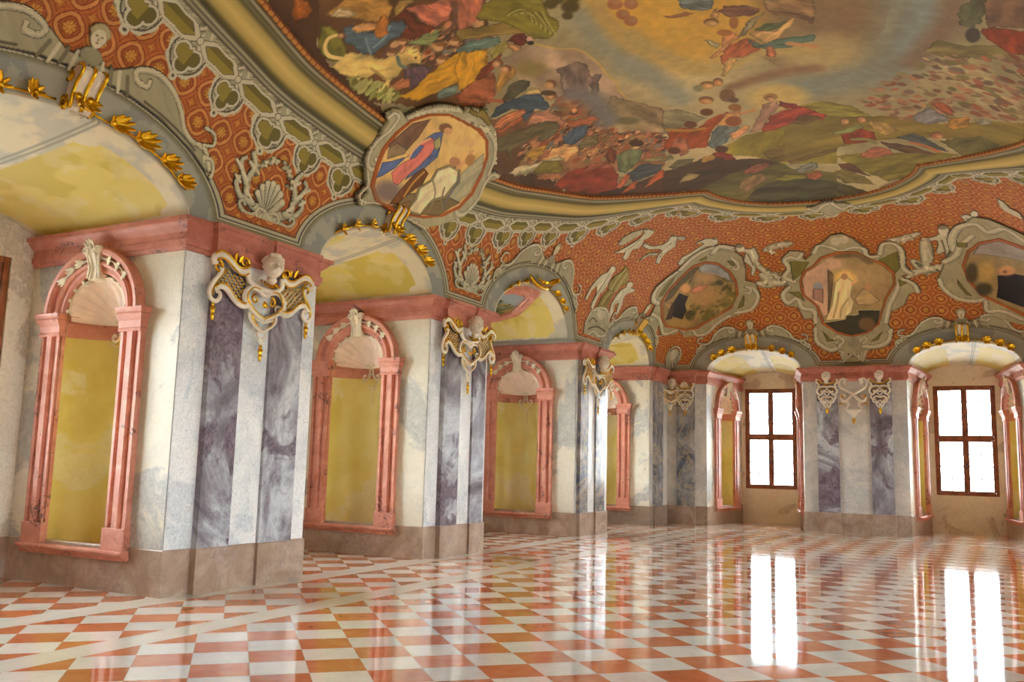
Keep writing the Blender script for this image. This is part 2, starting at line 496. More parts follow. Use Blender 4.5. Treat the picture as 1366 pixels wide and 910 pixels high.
NW = [0]
def window(F, bay, zlo=1.02, zhi=4.08, detail=True):
    w0, w1 = bay[8], bay[9]; NW[0] += 1
    W = w1-w0; H = zhi-zlo
    o = F.P((w0+w1)/2, -DEPTH-.05, zlo)
    root = empty('window_%d' % NW[0], o, F.rot, kind='structure')
    f = MB(); t = .085; dpt = (-.03, .07)
    hw = W/2; zt = H*.515
    f.box(-hw, -hw+t, *dpt, 0, H); f.box(hw-t, hw, *dpt, 0, H)
    f.box(-hw+t, hw-t, *dpt, 0, t); f.box(-hw+t, hw-t, *dpt, H-t, H)
    nc = 2 if W < 1.9 else 3
    f.box(-hw+t, hw-t, -.035, .07, zt-.05, zt+.05)
    f.build('window_frame', M['wood'], root, bevel=.008)
    edges = np.linspace(-hw+t, hw-t, nc+1)
    for i in range(1, nc):
        k = MB(); k.box(edges[i]-.035, edges[i]+.035, -.055, .07, t, zt-.05); k.box(edges[i]-.035, edges[i]+.035, -.055, .07, zt+.05, H-t)
        k.build('mullion', M['wood'], root, bevel=.008)
    for i in range(nc):
        for lo, hi in ((t, zt-.05), (zt+.05, H-t)):
            a, b = edges[i], edges[i+1]
            if i: a += .035
            if i < nc-1: b -= .035
            s = MB(); q = .045
            s.box(a, a+q, -.01, .045, lo, hi); s.box(b-q, b, -.01, .045, lo, hi)
            s.box(a+q, b-q, -.01, .045, lo, lo+q); s.box(a+q, b-q, -.01, .045, hi-q, hi)
            sash = s.build('sash', M['wood'], root, bevel=.005)
            g = MB()
            for r in range(1, 4):
                zz = lo+q+(hi-lo-2*q)*r/4
                g.box(a+q, b-q, .008, .026, zz-.014, zz+.014)
                for xx in (a+q, b-q, (a+b)/2): g.ball((xx, .012, zz), .024, 6, 4)
            g.box((a+b)/2-.011, (a+b)/2+.011, .008, .026, lo+q, hi-q)
            g.build('glazing_bar', M['metal'], sash)
            gl = MB(); gl.box(a+q, b-q, .026, .030, lo+q, hi-q)
            gl.build('pane', M['glass'], sash)
    if detail and nc == 2:
        for zz in (zt*.52, zt+(H-zt)*.42):
            k = MB(); k.box(-.012, .012, -.075, -.055, zz-.06, zz+.06); k.box(-.01, .01, -.12, -.055, zz-.01, zz+.01); k.ball((0, -.12, zz), .02, 8, 6)
            k.build('handle', M['metal'], root)
    # daylight comes in through the opening
    L = bpy.data.lights.new('window_portal', 'AREA'); L.shape = 'RECTANGLE'; L.size = W; L.size_y = H
    L.cycles.is_portal = True
    lo_ = bpy.data.objects.new('window_portal', L); col.objects.link(lo_)
    lo_.location = F.P((w0+w1)/2, -DEPTH-.35, zlo+H/2)
    # area lights shine along their local -Z: turn that to the room
    lo_.rotation_euler = (radians(90), 0, atan2(F.v[1], F.v[0])+radians(90))
    return root

def arch_hole_wall(mb, F, L, uc=None, z1=ZS, mi=0):
    """reveal wall of length L with a niche opening"""
    rx, rz, zb, zc = .56, .50, .47, 3.33
    if uc is None:
        mb.add([F.P(0, 0, 0), F.P(L, 0, 0), F.P(L, 0, z1), F.P(0, 0, z1)], [(0, 1, 2, 3)], mi); return
    us = [0, uc-rx]+[uc-rx*cos(pi*k/24) for k in range(1, 24)]+[uc+rx, L]
    for p, q in zip(us[:-1], us[1:]):
        m = (p+q)/2
        if abs(m-uc) < rx:
            tp = [zc+rz*sqrt(max(0, 1-((w-uc)/rx)**2)) for w in (p, q)]
            mb.add([F.P(p, 0, 0), F.P(q, 0, 0), F.P(q, 0, zb), F.P(p, 0, zb)], [(0, 1, 2, 3)], mi)
            mb.add([F.P(p, 0, tp[0]), F.P(q, 0, tp[1]), F.P(q, 0, z1), F.P(p, 0, z1)], [(0, 1, 2, 3)], mi)
        else:
            mb.add([F.P(p, 0, 0), F.P(q, 0, 0), F.P(q, 0, z1), F.P(p, 0, z1)], [(0, 1, 2, 3)], mi)

for name, F, bays, vf in (('wall_left', FL, BAYS_L, left_v), ('wall_right', FR, [(-b[1], -b[0], -b[3], -b[2], -b[4], b[5], b[6], b[7], -b[9], -b[8]) for b in BAYS_L], lambda u, z: left_v(-u, z)),
                          ('wall_far', FB, BAYS_B, far_v)):
    mb = MB()
    for i, b in enumerate(bays):
        lf = name == 'wall_left'
        if name == 'wall_right': b = b[:8]+(b[4]-1.15, b[4]+1.15)  # unseen right-wall windows, widened to let in more daylight
        window_wall(F, b, mb, left=lf)
        if name == 'wall_right': b = b[:8]+(b[4]-1.15, b[4]+1.15)
        window(F, b)
        embrasure_vault(F, b, vf, 'embrasure_vault', left=lf, fine=name != 'wall_right')
    # outer wall between the windows
    ed = sorted([(b[2], b[3]) for b in bays]); lo = Y0 if name == 'wall_left' else (-Y1 if name == 'wall_right' else X0)
    hi = Y1 if name == 'wall_left' else (-Y0 if name == 'wall_right' else X1)
    cur = lo
    for a, c in ed+[(hi, hi)]:
        if a > cur: mb.add([F.P(cur, -DEPTH, 0), F.P(a, -DEPTH, 0), F.P(a, -DEPTH, 6.2), F.P(cur, -DEPTH, 6.2)], [(0, 1, 2, 3)], 0)
        cur = c
    tag(mb.build(name, M['plaster2']), kind='structure')

mb = MB(); mb.add([FK.P(-X1-.2, 0, 0), FK.P(-X0+.2, 0, 0), FK.P(-X0+.2, 0, 4.5), FK.P(-X1-.2, 0, 4.5)], [(0, 1, 2, 3)])
tag(mb.build('wall_near', M['plaster']), kind='structure')

# ---------------------------------------------------------------- piers
ENT = [(0, ZCB), (.03, ZCB), (.04, ZCB+.05), (.06, ZCB+.06), (.06, ZCB+.13), (.035, ZCB+.14), (.035, ZCB+.22), (.08, ZCB+.26), (.10, ZCB+.28),
       (.13, ZCB+.32), (.16, ZCB+.33), (.16, ZCB+.38), (-.05, ZCB+.38), (-.05, ZCB)]
DADO = [(0, 0), (.022, 0), (.022, .51), (.012, .522), (-.05, .522), (-.05, 0)]

def pier(F, u0, u1, strips, label, group, rev0=None, rev1=None, n0=None, n1=None, dark='dark', lightm='light', ends=(True, True), dadomat='dado'):
    """strips: (u, v) breaks of the front from u0 to u1, alternately light and dark"""
    if 'outside the picture' in label: root = empty('wall_right_pier', F.P((u0+u1)/2, 0, 0), 0, kind='structure')
    else: root = empty('marble_pier', F.P((u0+u1)/2, 0, 0), 0, label, 'pier', group)
    inv = np.array(root.location)
    def fin(mb): mb.v = [(p[0]-inv[0], p[1]-inv[1], p[2]) for p in mb.v]; return mb
    # marble facings
    for k, (a, b, v, mk) in enumerate(strips):
        m_ = MB()
        d0 = -.012 if v < .01 else -.03
        m_.hexa([F.P(a, d0, .5), F.P(b, d0, .5), F.P(b, v, .5), F.P(a, v, .5)], [F.P(a, d0, ZCB+.3), F.P(b, d0, ZCB+.3), F.P(b, v, ZCB+.3), F.P(a, v, ZCB+.3)])
        nm = 'pilaster' if mk.startswith('dark') else 'panel'
        q = fin(m_).build(nm, M[mk], root)
        if mk.startswith('dark'): q['label'] = 'dark veined purple-grey marble pilaster strip'
    # plan path that the base and the entablature follow
    path = []
    if rev0 is not None: path.append(F.P(u0+rev0, -DEPTH, 0)[:2])
    if strips[0][2] >= 0: path.append(F.P(strips[0][0], strips[0][2], 0)[:2])
    for (a, b, v, _), (c, d, w, _) in zip(strips[:-1], strips[1:]):
        path += [F.P(b, v, 0)[:2], F.P(b, w, 0)[:2]]
    path.append(F.P(strips[-1][1], strips[-1][2], 0)[:2])
    if rev1 is not None: path.append(F.P(u1+rev1, -DEPTH, 0)[:2])
    sg = -1
    e = sweep(MB(), path, ENT, sg); fin(e).build('entablature', M['pink2'], root)
    d = sweep(MB(), path, DADO, sg); fin(d).build('dado', M[dadomat], root)
    # reveals
    for rv, uu, nn, sgn in ((rev0, u0, n0, 1), (rev1, u1, n1, -1)):
        if rv is None: continue
        fr = np.array(F.P(uu, 0, 0)[:2]); bk = np.array(F.P(uu+rv, -DEPTH, 0)[:2])
        L = np.linalg.norm(fr-bk)
        G = Frame(bk, fr-bk) if sgn == 1 else Frame(fr, bk-fr)
        fr = fr+(-.004 if sgn == 1 else .004)*F.u*-1*-1; bk = bk+(-.004 if sgn == 1 else .004)*F.u
        m_ = MB(); uc = None
        if nn is not None:
            uc = L-nn if sgn == 1 else nn
        arch_hole_wall(m_, G, L, uc)
        fin(m_).build('reveal', M['plaster'], root)
        if nn is not None: NICHES.append((G, uc))
    return root
NICHES = []

def strips5(u, mk='dark', lm='light', v=(0., .09, .045)):
    return [(u[0], u[1], v[0], lm), (u[1], u[2], v[1], mk), (u[2], u[3], v[2], lm), (u[3], u[4], v[1], mk), (u[4], u[5], v[0], lm)]
g1 = 'marble piers between the left window bays'
pier(FL, 7.25, 9.58, strips5([7.25, 7.65, 8.15, 8.65, 9.25, 9.58]), 'nearest wide marble pier with light and purple-grey strips and pink entablature', g1,
     0, 0, n0=1.50)
pier(FL, 12.53, 14.50, strips5([12.53, 12.90, 13.43, 13.87, 14.30, 14.50]), 'second marble pier along the left wall, between second and third bays', g1, 0, 0, n0=1.50)
pier(FL, 18.65, 20.55, strips5([18.65, 18.72, 19.18, 19.65, 20.2, 20.55], 'dark2'), 'third, pale marble pier along the left wall before the corner bay', g1, 0, 0, n0=1.50)
pier(FL, 1.45, 3.35, strips5([1.45, 1.8, 2.15, 2.6, 3.0, 3.35]), 'marble pier beside the camera, outside the picture', g1, 0, 0)
pier(FL, Y0, -1.70, [(Y0, -1.70, 0, 'light')], 'marble pier at the near corner, outside the picture', g1, None, 0)
# the corner: one folded pier around the angle of the hall
root = pier(FL, 23.70, Y1-.0, [(23.70, 23.95, 0, 'light2'), (23.95, 24.65, .07, 'dark2'), (24.65, Y1, 0, 'light2')],
            'short marble pier against the far left corner of the hall', 'marble piers of the far wall', 0, None, n0=1.5, dadomat='dado2')
pier(FB, X0, -7.10, [(X0, -7.97, .0, 'light2'), (-7.97, -7.44, .08, 'dark2'), (-7.44, -7.10, .0, 'light2')],
     'marble pier right of the far corner with one slate-grey strip', 'marble piers of the far wall', None, .31, n1=1.50, dadomat='dado')
pier(FB, -4.42, -1.81, strips5([-4.42, -4.05, -3.51, -2.71, -2.18, -1.81], 'dark', 'light2'), 'broad marble pier between the two far windows', 'marble piers of the far wall',
     -.61, .31, n0=1.50, n1=1.50)
pier(FB, .87, X1, [(.87, 1.3, 0, 'light2'), (1.3, X1, .08, 'dark')], 'marble pier at the right edge beyond the second far window', 'marble piers of the far wall', -.495, None, n0=1.50)
for (a, b) in ((-3.35, -1.45), (-9.58+.0, -7.25)[::1], (-14.50, -12.53), (-20.55, -18.65)):
    a, b = min(a, b), max(a, b)
    pier(FR, a, b, [(a, a+.35, 0, 'light'), (a+.35, a+.8, .09, 'dark'), (a+.8, b-.8, .045, 'light'), (b-.8, b-.35, .09, 'dark'), (b-.35, b, 0, 'light')],
         'marble pier of the right wall, outside the picture', 'marble piers of the right wall', 0, 0)
pier(FR, -Y1, -23.70, [(-Y1, -23.70, 0, 'light')], 'marble pier of the right wall, outside the picture', 'marble piers of the right wall', None, 0)
pier(FR, 1.70, -Y0, [(1.70, -Y0, 0, 'light')], 'marble pier of the right wall, outside the picture', 'marble piers of the right wall', 0, None)
# dado and entablature across the window walls of the far bays
for F, b in [(FL, q) for q in BAYS_L[1:]]:
    e = MB(); sweep(e, [F.P(b[2], -DEPTH, 0)[:2], F.P(b[3], -DEPTH, 0)[:2]], [(0, 0), (.02, 0), (.02, .51), (-.03, .52), (-.03, 0)], -1)
    tag(e.build('baseboard_left', M['dado']), kind='structure')

# ---------------------------------------------------------------- niches
def make_niche(ang, loc, label, group):
    Z = lambda z: z-.36
    root = empty('shell_niche', loc, ang, label, 'niche', group)
    rec = MB()
    def plan(k, n=20, rx=.56, ry=.50): return (-rx*cos(pi*k/n), ry*sin(pi*k/n)+.0)
    rec.grid([[(*plan(k), z) for k in range(21)] for z in (Z(.47), Z(3.34))])
    rec.build('recess', M['yellow'], root, smooth=True)
    imp = MB(); imp.grid([[(-r*cos(pi*k/20), q*sin(pi*k/20), z) for k in range(21)] for r, q, z in
                          ((.56, .50, Z(3.05)), (.545, .485, Z(3.05)), (.545, .485, Z(3.20)), (.53, .47, Z(3.22)), (.53, .47, Z(3.26)), (.51, .45, Z(3.29)), (.51, .45, Z(3.32)), (.56, .50, Z(3.32)))])
    imp.build('impost_band', M['pink'], root)
    hd = MB(); hd.grid([[(-.56*cos(pi*k/24), .50*cos(pi/2*t/10)*sin(pi*k/24)*1. , Z(3.33)+.50*sin(pi/2*t/10)*sin(pi*k/24)) for k in range(25)] for t in range(11)])
    h = hd.build('niche_head', M['pink2'], root, smooth=True)
    # sill
    s = MB()
    s.extrude_u([(.0, Z(.38)), (-.07, Z(.36)), (-.08, Z(.40)), (-.12, Z(.42)), (-.14, Z(.445)), (-.14, Z(.47)), (-.12, Z(.48)), (.0, Z(.48))], -.97, .97)
    n = len(s.v)
    s.add([(0, 0, Z(.475))]+[(*plan(k), Z(.475)) for k in range(21)], [(0, k+2, k+1) for k in range(20)])
    s.build('sill', M['pink'], root, bevel=.004)
    for sg in (-1, 1):
        p = MB()
        prof = [(.555, .0), (.555, -.05), (.58, -.05), (.58, -.075), (.625, -.075), (.635, -.045), (.695, -.045), (.71, -.09), (.80, -.09), (.815, -.045), (.87, -.045), (.88, -.075), (.93, -.075), (.93, 0)]
        q = [(sg*a, b) for a, b in prof]
        if sg < 0: q = q[::-1]
        p.hexa([(a, b, Z(.72)) for a, b in q], [(a, b, Z(3.07)) for a, b in q])
        pil = p.build('pilaster', M['pink'], root)
        k = MB(); x = sorted((sg*.555, sg*.945)); k.box(x[0], x[1], -.095, 0, Z(.48), Z(.73))
        k.build('plinth', M['pink'], pil, bevel=.006)
        c = MB(); rows = []
        for z, g in ((3.05, .0), (3.08, .015), (3.10, .0), (3.18, .01), (3.23, .035), (3.26, .05), (3.27, .035), (3.285, .05), (3.31, .06), (3.34, .06)):
            a0, a1 = sg*(.557-g*.3), sg*(.94+g)
            if a0 > a1: a0, a1 = a1, a0
            rows.append([(a0, .0, Z(z)), (a0, -.095-g, Z(z)), (a1, -.095-g, Z(z)), (a1, .0, Z(z))])
        c.grid(rows, closed=True); nn = len(rows)*4; c.f.append(tuple(range(nn-4, nn))); c.m.append(0)
        c.build('capital', M['pink'], pil)
    a = MB(); prof = [(.0, .0), (.0, .03), (.03, .055), (.08, .055), (.09, .08), (.12, .095), (.15, .08), (.165, .055), (.21, .055), (.225, .10), (.25, .125), (.30, .13), (.32, .10), (.32, 0)]
    a.grid([[(-(.56+d)*cos(pi*k/40), -o, Z(3.33)+(.50+d*.98)*sin(pi*k/40)) for d, o in prof] for k in range(41)], closed=False)
    a.build('archivolt', M['pink'], root)
    # keystone bracket
    k = MB(); rows = []
    for z, w, o in ((3.74, .11, .09), (3.80, .10, .08), (3.90, .09, .08), (4.0, .095, .11), (4.07, .11, .14), (4.12, .125, .15), (4.15, .13, .13)):
        rows.append([(-w, .10, Z(z)), (-w, -o, Z(z)), (-w*.5, -o-.02, Z(z)), (-w*.2, -o+.0, Z(z)), (w*.2, -o, Z(z)), (w*.5, -o-.02, Z(z)), (w, -o, Z(z)), (w, .10, Z(z))])
    k.grid(rows, closed=True)
    k.f.append(tuple(range(len(k.v)-8, len(k.v)))); k.m.append(0); k.f.append(tuple(reversed(range(8)))); k.m.append(0)
    ks = k.build('keystone', M['cream'], root, bevel=.006)
    t = MB()
    for sg in (-1, 1):
        t.tube([(sg*(.12+x-.04), -.12, Z(z)) for x, _, z in [(a_[0], 0, a_[2]) for a_ in spiral(.03, 4.10, .065, .012, -1.9, -1.3)]], .022, 8, 2.2)
        t.tube(smooth_path([(sg*.11, -.09, Z(3.76)), (sg*.09, -.09, Z(3.88)), (sg*.10, -.11, Z(4.0)), (sg*.13, -.13, Z(4.08))]), .018, 6)
    t.build('volute', M['cream'], ks, smooth=True)
    t = MB()
    for an in (-60, -30, 0, 30, 60):
        t.leaf((0, -.13, Z(4.13)), (sin(radians(an)), -.25, cos(radians(an))), (0, -1, .3), .13, .045, .35, lobes=2)
    t.ball((0, -.15, Z(4.15)), .035, 8, 6)
    t.build('flower', M['cream'], ks, smooth=True, solid=.006)
    for sg in (-1, 1):
        g = MB()
        for an, ln in ((72, .12), (58, .13), (43, .13)):
            A = radians(an); c = (sg*.74*cos(A), -.085, Z(3.33)+.68*sin(A)); d = (sg*sin(A), -.1, -cos(A))
            for sp in (-.5, 0, .5):
                g.leaf(c, (d[0]+sp*cos(A)*sg, -.15, d[2]+sp*sin(A)), (0, -1, 0), ln, .034, .15, lobes=2)
            g.ball(c, (.022, .022, .022), 8, 6)
        g.tube([(sg*.74*cos(radians(x)), -.08, Z(3.33)+.68*sin(radians(x))) for x in range(84, 34, -5)], .012, 6)
        g.build('leaf_garland', M['cream'], root, smooth=True, solid=.006)
    # the scallop shell that roofs the niche
    Hn = np.array([0, .39, 3.22]); rows = []
    NR = 11; na = NR*8
    for ia in range(na+1):
        al = radians(-24+228*ia/na)
        rib = abs(cos(pi*(ia/8.)))          # 1 at ridge lines
        rr = 1-.045*(1-abs(sin(pi*ia/8.)))
        E = np.array([-.54*cos(al)*rr, .0, 3.40+.38*sin(al)*rr])
        C = np.array([E[0]*.96, .32, 3.22+(E[2]-3.22)*.84])
        row = []
        for it in range(11):
            q = it/10
            Pq = Hn*(1-q)**2+2*C*q*(1-q)+E*q*q
            Pq = Pq+np.array([0, .022*q*abs(sin(pi*ia/8.)), .012*q*abs(sin(pi*ia/8.))])
            row.append((Pq[0], Pq[1], Z(Pq[2])))
        rows.append(row)
    sh = MB(); sh.grid(rows)
    shell = sh.build('shell', M['shell'], root, smooth=True, solid=.02)
    rim = MB(); rim.tube([(r[-1][0], r[-1][1]-.005, r[-1][2]) for r in rows[4:-4:2]], .013, 6)
    for ia in range(8, na-7, 8):
        r_ = rows[ia][-1]; al = radians(-24+228*ia/na)
        rim.ball((r_[0]-.03*cos(al), r_[1]-.01, r_[2]+.03*sin(al)), .028, 8, 6)
        rim.leaf((r_[0], r_[1], r_[2]), (-cos(al), -.2, sin(al)), (0, -1, 0), .07, .022, .2, lobes=1)
    rim.build('scalloped_rim', M['cream'], shell, smooth=True)
    # bracket of scrolls under the hinge
    b = MB(); y = .38
    for sg in (-1, 1):
        b.tube([(sg*x, y, Z(z)) for x, _, z in spiral(.13, 3.30, .06, .012, 2.6, 1.2)], [.02]*19, 6)
        b.tube(smooth_path([(0, y, Z(3.24)), (sg*.06, y, Z(3.27)), (sg*.14, y, Z(3.24)), (sg*.21, y, Z(3.27)), (sg*.25, y-.02, Z(3.33))]), .018, 6)
        b.tube(smooth_path([(sg*.03, y+.02, Z(3.22)), (sg*.035, y+.03, Z(3.14)), (sg*.06, y+.03, Z(3.06)), (sg*.13, y+.02, Z(3.02)), (sg*.17, y+.02, Z(3.07)), (sg*.14, y+.02, Z(3.11)), (sg*.11, y+.02, Z(3.08))]), .019, 6)
        b.tube(smooth_path([(sg*.19, y, Z(3.0)), (sg*.10, y+.05, Z(2.95)), (sg*.03, y+.06, Z(2.90)), (-sg*.05, y+.06, Z(2.84)), (-sg*.08, y+.06, Z(2.87))]), .008, 5)
        b.ball((sg*.07, y-.01, Z(3.29)), .035, 8, 6)
    b.tube([(-.06, y+.02, Z(3.12)), (.06, y+.02, Z(3.12))], .016, 6)
    b.ball((0, y-.01, Z(3.30)), .045, 8, 6)
    for z in (2.76, 2.66, 2.60): b.ball((0, y+.09, Z(z)), (.013, .013, .035), 6, 6)
    b.tube([(0, y+.09, Z(2.90)), (0, y+.09, Z(2.58))], .004, 5)
    b.build('scroll_bracket', M['cream'], root, smooth=True)
    return root

labs = ['nearest shell niche in pink limestone surround, on the first pier', 'shell niche in pink surround on the reveal of the second pier',
        'shell niche in pink surround on the reveal of the third pier', 'half-hidden shell niche beside the far left corner of the hall',
        'sunlit shell niche left of the first far window', 'narrow glimpse of shell niche right of the first far window',
        'shell niche glowing orange-yellow, left of the second far window', 'shell niche cut by the right picture edge, right of second far window']
proto = None
for i, (G, uc) in enumerate(NICHES):
    o = make_niche(G.rot, G.P(uc, 0, .36), labs[min(i, 7)], 'shell niches in the window reveals') if i == 0 else copy_tree(proto)
    if i == 0: proto = o
    o.location = G.P(uc, 0, .36); o.rotation_euler = (0, 0, G.rot)
    o['label'] = labs[i] if i < len(labs) else labs[-1]
